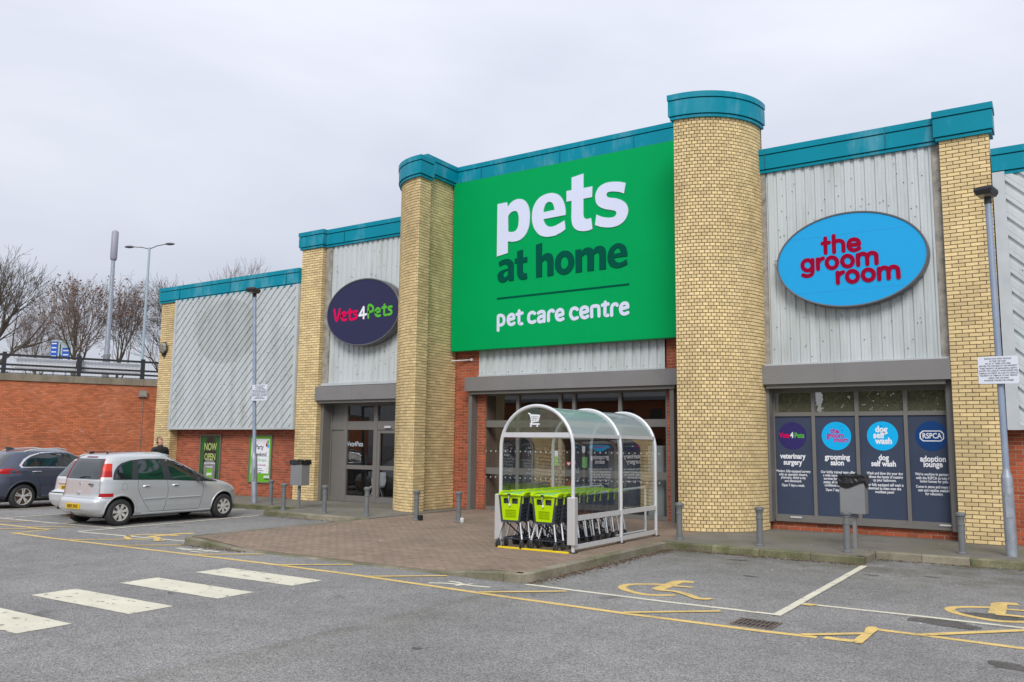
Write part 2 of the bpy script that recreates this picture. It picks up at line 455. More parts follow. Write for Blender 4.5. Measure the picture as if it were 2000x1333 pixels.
# ------------------------------------------------------------------ ground
def asphalt(name, col, moss=False):
    m = bpy.data.materials.new(name); m.use_nodes = True
    t = m.node_tree; b = t.nodes['Principled BSDF']
    b.inputs['Roughness'].default_value = 0.82
    b.inputs['Specular IOR Level'].default_value = 0.3
    g = N(t, 'ShaderNodeNewGeometry')
    def noise(sc, det, rg):
        n = N(t, 'ShaderNodeTexNoise'); n.inputs['Scale'].default_value = sc; n.inputs['Detail'].default_value = det; n.inputs['Roughness'].default_value = rg
        t.links.new(g.outputs['Position'], n.inputs['Vector']); return n.outputs['Fac']
    def rng(s, a, b_, lo, hi):
        n = N(t, 'ShaderNodeMapRange'); n.inputs['From Min'].default_value = a; n.inputs['From Max'].default_value = b_
        n.inputs['To Min'].default_value = lo; n.inputs['To Max'].default_value = hi
        t.links.new(s, n.inputs['Value']); return n.outputs[0]
    def math_(op, a, b_):
        n = N(t, 'ShaderNodeMath', operation=op)
        for i, q in ((0, a), (1, b_)):
            if isinstance(q, (int, float)): n.inputs[i].default_value = q
            else: t.links.new(q, n.inputs[i])
        return n.outputs[0]
    vo = N(t, 'ShaderNodeTexVoronoi'); vo.inputs['Scale'].default_value = 95
    t.links.new(g.outputs['Position'], vo.inputs['Vector'])
    sp_ = N(t, 'ShaderNodeSeparateColor'); t.links.new(vo.outputs['Color'], sp_.inputs[0])
    grain = rng(sp_.outputs[0], 0, 1, 0.45, 1.6)
    fine = rng(noise(120, 3, .8), .3, .7, .75, 1.25)
    patch = rng(noise(0.38, 5, .6), .3, .7, .76, 1.16)
    mid = rng(noise(2.8, 5, .7), .3, .7, .88, 1.12)
    fac = math_('MULTIPLY', math_('MULTIPLY', grain, fine), math_('MULTIPLY', patch, mid))
    sc = N(t, 'ShaderNodeVectorMath', operation='SCALE'); sc.inputs[0].default_value = col
    t.links.new(fac, sc.inputs['Scale'])
    cur = sc.outputs['Vector']
    # dark oil and damp stains
    mm = N(t, 'ShaderNodeMix', data_type='RGBA')
    t.links.new(rng(noise(0.9, 4, .55), .66, .76, 0, .55), mm.inputs[0]); t.links.new(cur, mm.inputs[6]); mm.inputs[7].default_value = (0.035, 0.033, 0.03, 1)
    cur = mm.outputs[2]
    # fine meandering cracks
    vc = N(t, 'ShaderNodeTexVoronoi', feature='DISTANCE_TO_EDGE'); vc.inputs['Scale'].default_value = 0.33
    dn = N(t, 'ShaderNodeVectorMath', operation='ADD')
    nn = N(t, 'ShaderNodeTexNoise'); nn.inputs['Scale'].default_value = 1.6; nn.inputs['Detail'].default_value = 6
    t.links.new(g.outputs['Position'], nn.inputs['Vector']); t.links.new(g.outputs['Position'], dn.inputs[0]); t.links.new(nn.outputs['Color'], dn.inputs[1])
    t.links.new(dn.outputs[0], vc.inputs['Vector'])
    cr_ = math_('MULTIPLY', rng(vc.outputs['Distance'], 0.0, 0.005, 0.4, 0), rng(noise(.7, 2, .5), .55, .62, 0, 1))
    m3 = N(t, 'ShaderNodeMix', data_type='RGBA'); t.links.new(cr_, m3.inputs[0]); t.links.new(cur, m3.inputs[6]); m3.inputs[7].default_value = (0.03, 0.03, 0.03, 1)
    cur = m3.outputs[2]
    if moss:
        sx = N(t, 'ShaderNodeSeparateXYZ'); t.links.new(g.outputs['Position'], sx.inputs[0])
        near = rng(sx.outputs['Y'], 11.6, 14.5, 0, 1)
        inx = math_('MULTIPLY', rng(sx.outputs['X'], -6.2, -6.1, 0, 1), near)
        # strip of grime along the side kerb
        strip = math_('MULTIPLY', rng(sx.outputs['X'], -6.15, -5.2, 1, 0), rng(sx.outputs['X'], -6.2, -6.15, 0, 1))
        tot = math_('MAXIMUM', math_('MULTIPLY', inx, 1.0), math_('MULTIPLY', strip, .6))
        tot = math_('MULTIPLY', tot, rng(noise(1.6, 5, .65), .38, .62, 0, .62))
        m4 = N(t, 'ShaderNodeMix', data_type='RGBA'); t.links.new(tot, m4.inputs[0]); t.links.new(cur, m4.inputs[6]); m4.inputs[7].default_value = (0.085, 0.085, 0.04, 1)
        cur = m4.outputs[2]
    t.links.new(cur, b.inputs['Base Color'])
    bn = N(t, 'ShaderNodeBump'); bn.inputs['Strength'].default_value = 0.5; bn.inputs['Distance'].default_value = 0.006
    t.links.new(fac, bn.inputs['Height']); t.links.new(bn.outputs['Normal'], b.inputs['Normal'])
    return m
M['asphalt'] = asphalt('car_park_asphalt', (0.232, 0.226, 0.216), True)
M['pavement'] = mat('pavement_asphalt', (0.185, 0.172, 0.145), 0.9, var=0.25, vscale=1.6, var2=0.3, v2scale=90, bump=0.5, bscale=90, dirt=((0.095, 0.098, 0.045), 0.8, 0.46, 0.68, 0.75))
M['kerb'] = mat('worn_concrete_kerb', (0.235, 0.21, 0.155), 0.9, var=0.2, vscale=2.0, var2=0.2, v2scale=40, bump=0.6, bscale=50, tone=0.15, dirt=((0.06, 0.075, 0.015), 1.2, 0.42, 0.68, 0.8))
M['kerbmoss'] = mat('mossy_concrete_kerb', (0.175, 0.165, 0.10), 0.95, var=0.3, vscale=2.0, var2=0.25, v2scale=40, bump=0.8, bscale=50, tone=0.25, dirt=((0.05, 0.075, 0.01), 1.5, 0.4, 0.62, 0.9))
M['paver'] = mat('brown_clay_paver', (0.245, 0.180, 0.132), 0.88, var=0.16, vscale=0.8, var2=0.14, v2scale=50, tone=0.09, bump=0.4, bscale=90, dirt=((0.16, 0.13, 0.10), 1.0, 0.5, 0.75, 0.6))
M['sand'] = mat('joint_sand', (0.085, 0.065, 0.05), 0.95, var=0.2)
M['earth'] = mat('far_ground', (0.09, 0.10, 0.06), 0.95, var=0.3, vscale=0.2)

g = MB()
g.face([(-400, -400, 0), (400, -400, 0), (400, 400, 0), (-400, 400, 0)])
g.build('ground', M['asphalt'], kind='structure')

EDGE_X0, EDGE_X1 = -13.50, -6.15
def pav_z(x, y):
    a = max(0, min(1, (x + 12.95) / 1.1)) * max(0, min(1, (-6.75 - x) / 0.9))
    b = max(0, min(1, (11.0 - y) / 1.2))
    return 0.12 - 0.105 * a * b
# grey tarmac pavements along the shop front
pv = thing('pavement', None, None, kind='structure')
del pv['kind']; pv['kind'] = 'structure'
b = MB()
b.box(-40, -17.0, 15.82, 18.6, 0, .12); b.box(-17.0, EDGE_X0, 14.67, 18.6, 0, .1195)
b.parts('pavement_surface', M['pavement'], pv)
b = MB()
b.box(-6.36, -2.93, 14.63, 18.6, 0, .12); b.box(-2.93, 12, 15.57, 18.6, 0, .1195)
b.parts('pavement_surface', M['pavement'], pv)
# brown block paving
bp = thing('block_paving', None, None, kind='structure')
b = MB()
nx, ny = 30, 20
X0, X1, Y0, Y1 = EDGE_X0 + .13, EDGE_X1 - .125, 9.83, 18.7
for i in range(nx):
    for j in range(ny):
        xs = [X0 + (X1 - X0) * k / nx for k in (i, i + 1)]
        ys = [Y0 + (11.2 - Y0) * k / (ny - 1) if k < ny else Y1 for k in (j, j + 1)]
        b.face([(xs[0], ys[0], pav_z(xs[0], ys[0]) - .009), (xs[1], ys[0], pav_z(xs[1], ys[0]) - .009), (xs[1], ys[1], pav_z(xs[1], ys[1]) - .009), (xs[0], ys[1], pav_z(xs[0], ys[1]) - .009)])
b.build('sand_bed', M['sand'], bp)
pavers = []
row = 0
y = Y0
while y < Y1 - .05:
    x = X0 - (0.1 if row % 2 else 0.0)
    while x < X1 - .02:
        xa, xb = max(x, X0), min(x + .2, X1)
        ok = xb - xa > .05
        cx, cy = (xa + xb) / 2, y + .05
        if cy > 14.6 and cx < -13.5 + (cy - 14.6) * .0: ok = False
        if cx < -13.8 and cy > 16.5: ok = False
        if ok: pavers.append((cx, cy, xb - xa - .005, .095))
        x += .2
    y += .1; row += 1
def paver_box(bb, cx, cy, lx, ly, dz, tilt):
    z = pav_z(cx, cy) + dz
    sl = (pav_z(cx, cy + .05) - pav_z(cx, cy - .05)) / .1
    sx = (pav_z(cx + .05, cy) - pav_z(cx - .05, cy)) / .1
    def P(dx, dy, k): return (cx + dx, cy + dy, z + sl * dy + (sx + tilt) * dx - (.02 if k else 0))
    c = .004
    o = [P(-lx / 2, -ly / 2, 1), P(lx / 2, -ly / 2, 1), P(lx / 2, ly / 2, 1), P(-lx / 2, ly / 2, 1)]
    i = [P(-lx / 2 + c, -ly / 2 + c, 0), P(lx / 2 - c, -ly / 2 + c, 0), P(lx / 2 - c, ly / 2 - c, 0), P(-lx / 2 + c, ly / 2 - c, 0)]
    bb.faces(o + i, [(4, 5, 6, 7), (0, 1, 5, 4), (1, 2, 6, 5), (2, 3, 7, 6), (3, 0, 4, 7)])
def pscore(p):
    q = project((p[0], p[1], .1))
    return -1 if not q else p[2] * FPX / q[2] * (1.83 / q[2])
pavers.sort(key=pscore, reverse=True)
pm = {}
for cx, cy, lx, ly in pavers[:300]:
    k = round(lx, 3)
    if k not in pm:
        t_ = MB(); c = .004
        o = [(-lx / 2, -ly / 2, -.02), (lx / 2, -ly / 2, -.02), (lx / 2, ly / 2, -.02), (-lx / 2, ly / 2, -.02)]
        i = [(-lx / 2 + c, -ly / 2 + c, 0), (lx / 2 - c, -ly / 2 + c, 0), (lx / 2 - c, ly / 2 - c, 0), (-lx / 2 + c, ly / 2 - c, 0)]
        me = bpy.data.meshes.new('paver'); me.from_pydata(o + i, [], [(4, 5, 6, 7), (0, 1, 5, 4), (1, 2, 6, 5), (2, 3, 7, 6), (3, 0, 4, 7)])
        me.materials.append(M['paver']); pm[k] = me
    o = link('paver', pm[k], bp)
    o.location = (cx, cy, pav_z(cx, cy) + rnd.uniform(-.0015, .0015))
    sl = (pav_z(cx, cy + .05) - pav_z(cx, cy - .05)) / .1; sx = (pav_z(cx + .05, cy) - pav_z(cx - .05, cy)) / .1
    o.rotation_euler = (math.atan(sl), -math.atan(sx) + rnd.uniform(-.006, .006), 0)
b = MB()
for cx, cy, lx, ly in pavers[300:]:
    b.t = rnd.random() * .999 + .0005
    paver_box(b, cx, cy, lx, ly, rnd.uniform(-.0015, .0015), rnd.uniform(-.006, .006))
b.build('paver', M['paver'], bp, kind='stuff', fix=False)
# kerbs: every stone its own part
kb = thing('kerb', None, None, kind='structure')
def kerb_run(pts, mats='kerb', L=.915, z=None, wdt=.125):
    """pts run so that the road lies on the right-hand side"""
    tot = [(Vector((*pts[i], 0)), Vector((*pts[i + 1], 0))) for i in range(len(pts) - 1)]
    for a, c in tot:
        d = c - a; n = max(1, round(d.length / L)); u = d.normalized(); nr = Vector((-u.y, u.x, 0))
        for i in range(n):
            p, q = a + d * (i / n) + u * .004, a + d * ((i + 1) / n) - u * .004
            bb = MB(); bb.t = rnd.random() * .99 + .005
            h0, h1 = (z(p), z(q)) if z else (.122, .122)
            j = rnd.uniform(-.004, .004)
            ch = .018
            def sec(P, h):
                return [P + Vector((0, 0, -.05)), P + Vector((0, 0, max(h - ch, .0))) + nr * .004, P + nr * (ch + .008) + Vector((0, 0, h)), P + nr * wdt + Vector((0, 0, h)), P + nr * wdt + Vector((0, 0, -.05))]
            bb.rings([sec(p + nr * j, h0), sec(q + nr * j, h1)], True, True)
            bb.build('kerb_stone', M[mats], kb)
kz = lambda p: pav_z(p.x, 9.7) + .004
kerb_run([(-17.0, 15.69), (-21, 15.69), (-40, 15.69)][::-1], 'kerbmoss')
kerb_run([(-17.0, 15.69), (-17.0, 14.54)], 'kerb')
kerb_run([(-17.0, 14.54), (EDGE_X0, 14.54)], 'kerb')
kerb_run([(EDGE_X0, 14.54), (EDGE_X0, 9.78)], 'kerb', z=lambda p: .122)
kerb_run([(EDGE_X0, 9.78), (-13.3, 9.62), (-6.45, 9.66)], 'kerb', L=.6, z=kz)
kerb_run([(-6.45, 9.66), (-6.2, 9.72), (-6.15, 9.95), (-6.15, 14.5)], 'kerb')
kerb_run([(-6.15, 14.5), (-2.8, 14.5)], 'kerbmoss')
kerb_run([(-2.8, 14.5), (-2.8, 15.44)], 'kerb')
kerb_run([(-2.8, 15.44), (-1.4, 15.44)], 'kerb')
kerb_run([(-1.4, 15.44), (12, 15.44)], 'kerbmoss')
# ------------------------------------------------------------------ painted markings
def smooth(pts, n=6, closed=False):
    """Catmull-Rom through 2D points; a third item 1 marks a corner"""
    P = [(p[0], p[1]) for p in pts]
    C = [len(p) > 2 and p[2] for p in pts]
    out = []
    k = len(P)
    for i in range(k if closed else k - 1):
        p0, p1, p2, p3 = P[(i - 1) % k], P[i], P[(i + 1) % k], P[(i + 2) % k]
        if not closed and i == 0: p0 = p1
        if not closed and i == k - 2: p3 = p2
        c1, c2 = C[i], C[(i + 1) % k]
        if c1 and c2:
            out.append(p1); continue
        if c1: p0 = (2 * p1[0] - p2[0], 2 * p1[1] - p2[1]) if 0 else p1
        if c2: p3 = p2
        for s in range(n):
            t = s / n
            def f(a, b_, c, d): return .5 * (2 * b_ + (c - a) * t + (2 * a - 5 * b_ + 4 * c - d) * t * t + (3 * b_ - a - 3 * c + d) * t ** 3)
            out.append((f(p0[0], p1[0], p2[0], p3[0]), f(p0[1], p1[1], p2[1], p3[1])))
    if not closed: out.append(P[-1])
    return out
def ribbon(bb, pts, hw, put, cap=False, closed=False):
    """flat strip of half width hw along 2D pts; put(x, y) -> 3D"""
    n = len(pts)
    L, R = [], []
    for i in range(n):
        if closed: a, c = pts[(i - 1) % n], pts[(i + 1) % n]
        else: a, c = pts[max(0, i - 1)], pts[min(n - 1, i + 1)]
        dx, dy = c[0] - a[0], c[1] - a[1]
        l = math.hypot(dx, dy) or 1
        nx_, ny_ = -dy / l, dx / l
        L.append((pts[i][0] + nx_ * hw, pts[i][1] + ny_ * hw)); R.append((pts[i][0] - nx_ * hw, pts[i][1] - ny_ * hw))
    for i in range(n if closed else n - 1):
        j = (i + 1) % n
        bb.face([put(*R[i]), put(*R[j]), put(*L[j]), put(*L[i])])
    if cap and not closed:
        for e, s in ((0, -1), (n - 1, 1)):
            a = pts[0] if e == 0 else pts[-1]; c = pts[1] if e == 0 else pts[-2]
            th = math.atan2(a[1] - c[1], a[0] - c[0])
            arc = [(a[0] + hw * math.cos(th + PI / 2 - PI * k / 8), a[1] + hw * math.sin(th + PI / 2 - PI * k / 8)) for k in range(9)]
            bb.face([put(*q) for q in reversed(arc)])
G2 = lambda x, y: tuple(ground(x, y))[:2]
def line(name, pts, wdt, m, label=None, z=.004, ps=None, wob=.0025):
    bb = MB()
    q = []
    for i in range(len(pts) - 1):
        a, c = pts[i], pts[i + 1]
        k = max(1, int(math.dist(a, c) / .5))
        for s in range(k):
            q.append((a[0] + (c[0] - a[0]) * s / k + rnd.uniform(-wob, wob), a[1] + (c[1] - a[1]) * s / k + rnd.uniform(-wob, wob)))
    q.append(pts[-1])
    ribbon(bb, q, wdt / 2, lambda x, y: (x, y, z))
    return bb.build(name, m, kind='structure')
def quadmark(name, pts, m, z=.004):
    bb = MB()
    poly = []
    for i in range(len(pts)):
        a, c = pts[i], pts[(i + 1) % len(pts)]
        k = max(2, int(math.dist(a, c) / .12))
        for s in range(k):
            j = .006 if s else 0
            poly.append((a[0] + (c[0] - a[0]) * s / k + rnd.uniform(-j, j), a[1] + (c[1] - a[1]) * s / k + rnd.uniform(-j, j), z))
    bb.face(poly)
    return bb.build(name, m, kind='structure')
for y0 in (8.32 - .62, 7.16 - .60, 6.02 - .58, 4.86 - .57, 3.7 - .57):
    quadmark('zebra_stripe', [(-10.36, y0), (-8.43, y0 + .03), (-8.44, y0 + .57), (-10.36, y0 + .55)], M['wline'])
line('yellow_line', [(-17.5, 8.72), (-16.0, 8.70), (-13.0, 8.80), (-10.5, 8.88), (-8.38, 8.88), (-5.67, 8.72), (-4.1, 8.67), (-2.7, 8.68), (-2.15, 8.72)], .10, M['yline'])
line('yellow_line', [(-1.78, 9.46), (-1.1, 9.44), (-.45, 9.40), (3, 9.3), (7, 9.25)], .10, M['yline'])
line('yellow_line', [(-24, 9.42), (-19.4, 9.42), (-17.53, 9.46), (-17.36, 8.74)], .10, M['yline'], z=.005)
for x, y in ((-17.9, 8.75), (-15.5, 8.75), (-14.0, 8.80), (-11.97, 8.84), (-9.99, 8.88), (-8.19, 8.86), (-6.23, 8.78), (-4.2, 8.70), (-2.3, 8.74)):
    if x < -17.8: continue
    hl = .6 if x > -2.5 else 1
    line('yellow_hatch_line', [(x, y), (x + .84 * hl, y + .72 * hl)], .085, M['yline'], z=.008)
for x in (-22.5, -20.3, -18.4):
    line('yellow_hatch_line', [(x, 9.45), (x + .7, 10.1)], .085, M['yline'], z=.008)
line('yellow_hatch_line', [(-18.5, 8.8), (-17.5, 9.6)], .085, M['yline'], z=.009)
line('yellow_hatch_line', [(-1.35, 9.42), (-.42, 10.38)], .10, M['yline'], z=.008)
bb = MB()
for pts in ([(1610, 1246), (1640, 1250), (1680, 1254)],): ribbon(bb, [G2(*p) for p in pts], .06, lambda x, y: (x, y, .004))
bb.build('yellow_arrow_mark', M['yline'], kind='structure')
quadmark('yellow_arrow_mark', [G2(1671, 1259), G2(1684, 1259), G2(1718, 1230), G2(1710, 1226.5), G2(1694, 1226), G2(1688, 1236), G2(1668, 1252)], M['yline'], .010)
quadmark('yellow_spot', [G2(1562, 1182), G2(1585, 1185), G2(1600, 1183), G2(1580, 1180)], M['yline'], .008)
# white bay lines
line('white_line', [(-6.1, 9.66), (-4.08, 9.60), (-2.8, 9.62)], .085, M['wline'])
line('white_line', [(-2.78, 9.55), (-2.78, 14.35)], .10, M['wline'], z=.008)
line('white_line', [(-2.75, 10.47), (-1.46, 10.49), (-.49, 10.46), (3, 10.4), (7, 10.4)], .085, M['wline'])
line('white_line', [(-16.66, 9.62), (-15, 9.78), (-13.55, 9.95)], .085, M['wline'])
line('white_line', [(-16.7, 9.6), (-17.0, 14.4)], .10, M['wline'], z=.008)
line('white_line', [(-26, 10.1), (-20.85, 10.15), (-18.9, 10.27), (-16.7, 10.45)], .085, M['wline'])
for x in (-18.55, -20.85, -23.2, -25.5, -27.8):
    line('white_line', [(x, 10.25), (x - .3, 15.5)], .10, M['wline'], z=.008)
def ground_strokes(name, strokes, m, ox, oy, sc, z=.004):
    bb = MB()
    for k, (hw, pts) in enumerate(strokes):
        q = smooth([G2(ox + p[0] / sc, oy + p[1] / sc) for p in pts], 5) if len(pts) > 2 else [G2(ox + p[0] / sc, oy + p[1] / sc) for p in pts]
        ribbon(bb, q, hw, lambda x, y: (x, y, z + .0015 * k))
    return bb.build(name, m, kind='structure')
ch = [(.055, [(1768, 524), (1690, 524), (1600, 520), (1520, 503), (1472, 483), (1500, 466), (1600, 462), (1720, 465)]),
      (.085, [(1872, 452), (1790, 449), (1740, 466), (1665, 492)]), (.05, [(1740, 472), (1862, 481)]), (.055, [(1655, 494), (1760, 504), (1830, 520), (1900, 545), (1972, 545)])]
ground_strokes('wheelchair_symbol', ch, M['yline'], 700, 980, 2.857)
dx = 1640 - 1.3
ch2 = [(h, [(p[0] * .98 + 1857 - 0 + 290, p[1] + 125) for p in pts]) for h, pts in ch]
g0 = Vector(G2(700 + 1600 / 2.857, 980 + 500 / 2.857))
bb = MB()
for k, (hw, pts) in enumerate(ch):
    q = smooth([G2(700 + p[0] / 2.857, 980 + p[1] / 2.857) for p in pts], 5)
    ribbon(bb, [(x + 3.75, y + .81) for x, y in q], hw, lambda x, y: (x, y, .004 + .0015 * k))
bb.build('wheelchair_symbol', M['yline'], kind='structure')
bb = MB()
for k, (hw, pts) in enumerate(ch):
    q = smooth([G2(700 + p[0] / 2.857, 980 + p[1] / 2.857) for p in pts], 5)
    ribbon(bb, [(x - 10.3, y - .38) for x, y in q], hw, lambda x, y: (x, y, .004 + .0015 * k))
bb.build('wheelchair_symbol', M['yline'], kind='structure')
ground_strokes('white_walking_figure', [(.035, [(390, 456), (480, 457), (560, 464), (735, 480)]), (.03, [(505, 446), (560, 455), (600, 470)]), (.03, [(540, 472), (640, 462)])], M['wline'], 700, 980, 2.857)
ground_strokes('white_walking_figure', [(.04, [(1100, 924), (1180, 934), (1260, 938), (1358, 948)]), (.03, [(1120, 936), (1200, 938), (1250, 930)]), (.03, [(1180, 945), (1250, 952), (1290, 948)])], M['wline'], 0, 780, 3.174)
M['oil'] = asphalt('oil_stained_asphalt', (0.105, 0.10, 0.09))
def stain(cx, cy, rx, ry, rot=0.0):
    bb = MB(); R_ = random.Random(int(cx * 100)); n = 26; ph = [R_.uniform(0, 6.28) for _ in range(4)]; pts = []
    for k in range(n):
        a = 2 * PI * k / n; r = 1 + .18 * math.sin(2 * a + ph[0]) + .13 * math.sin(3 * a + ph[1]) + .08 * math.sin(7 * a + ph[2]) + .06 * math.sin(11 * a + ph[3])
        x, y = rx * r * math.cos(a), ry * r * math.sin(a)
        pts.append((cx + x * math.cos(rot) - y * math.sin(rot), cy + x * math.sin(rot) + y * math.cos(rot), .0028))
    bb.face(pts); bb.build('oil_stain', M['oil'], kind='structure')
stain(-1.22, 10.25, .34, .2); stain(-.5, 8.58, .2, .13); stain(-.75, 10.95, .42, .14); stain(-4.6, 13.8, .16, .07); stain(-2.5, 13.4, .1, .05); stain(-1.75, 15.95 - 2.2, .1, .06)
stain(-3.9, 12.2, .12, .05); stain(-9.2, 10.9 - 4.4, .05, .02); stain(-5.0, 6.1, .06, .03)
# faded white spray marks by the vet entrance and a yellow floor strip come with the shelter
# gully grate
gt = thing('gully_grate', 'rusty iron drain grate set in the asphalt beside the yellow line', 'drain grate', (-2.83, 9.0, 0))
b = MB()
b.mi = 0
for x0, x1, y0, y1 in ((-.22, .22, -.19, -.16), (-.22, .22, .16, .19), (-.22, -.19, -.16, .16), (.19, .22, -.16, .16)): b.box(x0, x1, y0, y1, -.05, .010)
local(b.build('frame', mat('rusty_iron', (.13, .105, .085), .8, metal=.1, var=.4, vscale=14, dirt=((.15, .07, .03), 20, .5, .7, .6))), gt)
for i in range(8):
    b = MB(); x = -.165 + i * .047
    b.box(x - .009, x + .009, -.16, .16, -.03, .008)
    o = local(b.build('bar', bpy.data.materials['rusty_iron']), gt)
b = MB(); b.box(-.19, .19, -.011, .011, -.03, .0072); local(b.build('cross_bar', bpy.data.materials['rusty_iron']), gt)
b = MB(); b.face([(-.19, -.16, .0045), (.19, -.16, .0045), (.19, .16, .0045), (-.19, .16, .0045)]); local(b.build('pit', M['gap']), gt)
# litter and leaves swept against the kerbs
b = MB()
def flake(x, y, z, r):
    a = rnd.random() * 6.3
    pts = []
    for k in range(5):
        rr = r * rnd.uniform(.5, 1)
        pts.append((x + rr * math.cos(a + k * 1.256), y + rr * math.sin(a + k * 1.256), z + rnd.uniform(.002, .014)))
    b.face(pts)
M['leaf'] = mat('dead_leaves', (.12, .07, .035), .8, var=.3, vscale=8)
M['litter'] = mat('white_litter', (.6, .6, .58), .7)
for k in range(2600):
    s = rnd.random()
    if s < .35: x, y = -6.12 + abs(rnd.gauss(0, .10)), rnd.uniform(9.7, 14.4)
    elif s < .6: x, y = rnd.uniform(-6.1, -2.8), 14.48 - abs(rnd.gauss(0, .10))
    elif s < .8: x, y = rnd.uniform(-2.75, 3), 15.4 - abs(rnd.gauss(0, .10))
    elif s < .9: x, y = rnd.uniform(-13.4, -11.6), 9.58 - abs(rnd.gauss(0, .06))
    else: x, y = rnd.uniform(-17, -13.5), 14.5 - abs(rnd.gauss(0, .1))
    flake(x, y, 0, rnd.uniform(.009, .028))
b.build('leaf_litter', M['leaf'], kind='stuff', fix=False)
b = MB()
for k in range(170):
    s = rnd.random()
    if s < .3: x, y, z = rnd.uniform(-6.1, -2.8), 14.46 - abs(rnd.gauss(0, .1)), 0
    elif s < .4: x, y, z = rnd.uniform(-2.75, 2), 15.38 - abs(rnd.gauss(0, .1)), 0
    elif s < .55: x, y, z = rnd.uniform(-14.5, -12.5), rnd.uniform(15.6, 16.6), .121
    elif s < .75: x, y, z = rnd.uniform(-6, -1), rnd.uniform(9, 14), 0
    elif s < .9: x, y, z = rnd.uniform(-13, -7), rnd.uniform(11, 16), .122
    else: x, y, z = rnd.uniform(-6, -2), rnd.uniform(15.5, 18), .12
    flake(x, y, z, rnd.uniform(.005, .016))
b.build('paper_litter', M['litter'], kind='stuff', fix=False)
# ------------------------------------------------------------------ the shop building
shop = thing('shop_building', 'long yellow and red brick retail building with teal roof fascias and grey steel siding', 'building', (-13.8, 18, 0))
bricks = {'y': [], 'r': []}
def brick_face(kind, p0, p1, z0, z1, L=.225, C=.075, off=0.0, corner=(0, 0), jit=.0):
    """straight wall of running-bond bricks from p0 to p1; outside is on the right of the direction"""
    a, c = Vector((*p0, 0)), Vector((*p1, 0))
    d = c - a; T = d.length; u = d.normalized(); n = Vector((u.y, -u.x, 0)); th = math.atan2(u.y, u.x)
    row = 0; z = z0
    while z < z1 - .02:
        h = min(C, z1 - z)
        s = -(L / 2 if row % 2 else 0) - off
        while s < T - .012:
            s0, s1 = max(s, 0), min(s + L, T)
            if s1 - s0 > .03:
                c0 = s0 + (.005 if s0 > 0 else -.001); c1 = s1 - (.005 if s1 < T else -.001)
                bricks[kind].append((a + u * ((c0 + c1) / 2) + Vector((0, 0, z + h / 2)), th, c1 - c0, h - .010, n))
            s += L
        z += C; row += 1
def brick_arc(kind, cx, cy, r, a0, a1, z0, z1, C=.075, L=.1125):
    """headers round a curve, angles in radians, outside away from the centre"""
    T = abs(a1 - a0) * r; k = round(T / L); row = 0; z = z0
    while z < z1 - .02:
        h = min(C, z1 - z)
        for i in range(k + (row % 2)):
            t = (i + (.5 if row % 2 == 0 else 0.0)) / k
            tl = L
            if row % 2 and i == 0: t = .25 / k; tl = L / 2
            if row % 2 and i == k: t = 1 - .25 / k; tl = L / 2
            a = a0 + (a1 - a0) * t
            n = Vector((math.cos(a), math.sin(a), 0))
            bricks[kind].append((Vector((cx, cy, z + h / 2)) + n * (r + .0), a + PI / 2, tl - .010, h - .010, n))
        z += C; row += 1
core = MB()
ZP = .12
def pave(kind): return None
# yellow corner pier and second pier, end pier
YF = 17.85
brick_face('y', (-26.7, YF), (-25.80, YF), ZP, 6.70)
brick_face('y', (-25.80, YF), (-25.80, 18.15), ZP, 2.24, off=.1)
brick_face('y', (-19.62, YF), (-18.72, YF), ZP, 7.80)
brick_face('y', (-18.72, YF), (-18.72, 18.19), ZP, 7.80, off=.1)
brick_face('y', (-1.77, YF), (-.92, YF), ZP, 7.84)
brick_face('y', (-.92, YF), (-.92, 18.15), ZP, 7.84, off=.1)
LC, RC, RL, RR = (-13.80, 17.90), (-6.78, 18.05), 1.40, 1.46
# left tower: quarter round outside, square inside
brick_arc('y', LC[0], LC[1], RL, PI, 1.5 * PI, ZP, 8.82)
brick_face('y', (-13.80, 16.50), (-13.80, 16.96), ZP, 8.82)
brick_face('y', (-14.02, 16.96), (-14.02, 18.48), ZP, 9.1, off=.06)
# right tower
brick_arc('y', RC[0], RC[1], RR, 1.5 * PI, 2 * PI, ZP, 8.90)
brick_face('r', (-14.02, 18.48), (-13.20, 18.48), ZP, 4.5)
brick_face('r', (-13.20, 18.48), (-12.98, 18.48), ZP, 3.3)
brick_face('r', (-7.80, 18.48), (-6.45, 18.48), ZP, 4.5)
brick_face('r', (-25.80, 18.15), (-19.62, 18.15), ZP, 2.24)
brick_face('r', (-.92, 18.15), (8, 18.15), ZP, 2.24)
brick_face('r', (-5.45, 18.28), (-1.77, 18.28), ZP, .30)
g_ = .008
def cbx(mb, x0, x1, y0, y1, z0, z1): mb.box(x0, x1, y0, y1, z0, z1)
cy_ = MB()
cy_.box(-26.7 + g_, -25.80 - g_, YF + g_, 19.5, 0, 6.72)
cy_.box(-19.62 + g_, -18.72 - g_, YF + g_, 19.5, 0, 7.82)
cy_.box(-1.77 + g_, -.92 - g_, YF + g_, 18.3, 0, 7.86)
def qpoly(c, r, a0, a1, extra): return [(c[0] + r * math.cos(a0 + (a1 - a0) * k / 24), c[1] + r * math.sin(a0 + (a1 - a0) * k / 24)) for k in range(25)] + extra
cy_.prism(qpoly(LC, RL - g_, PI, 1.5 * PI, [(-13.80 - g_, 16.51), (-13.80 - g_, 16.955), (-14.02 - g_, 16.955), (-14.02 - g_, 18.6), (LC[0] - RL + g_, 18.6)]), 0, 9.1)
cy_.prism(qpoly(RC, RR - g_, 1.5 * PI, 2 * PI, [(RC[0] + RR - g_, 18.14), (-6.56, 18.14), (-6.56, 17.0), (RC[0] + g_, 17.0)]), 0, 9.1)
cy_.box(-6.5, -5.45, 18.145, 19.0, 0, 8.2)
cy_.parts('mortar_core', M['ymortar'], shop)
cr_ = MB()
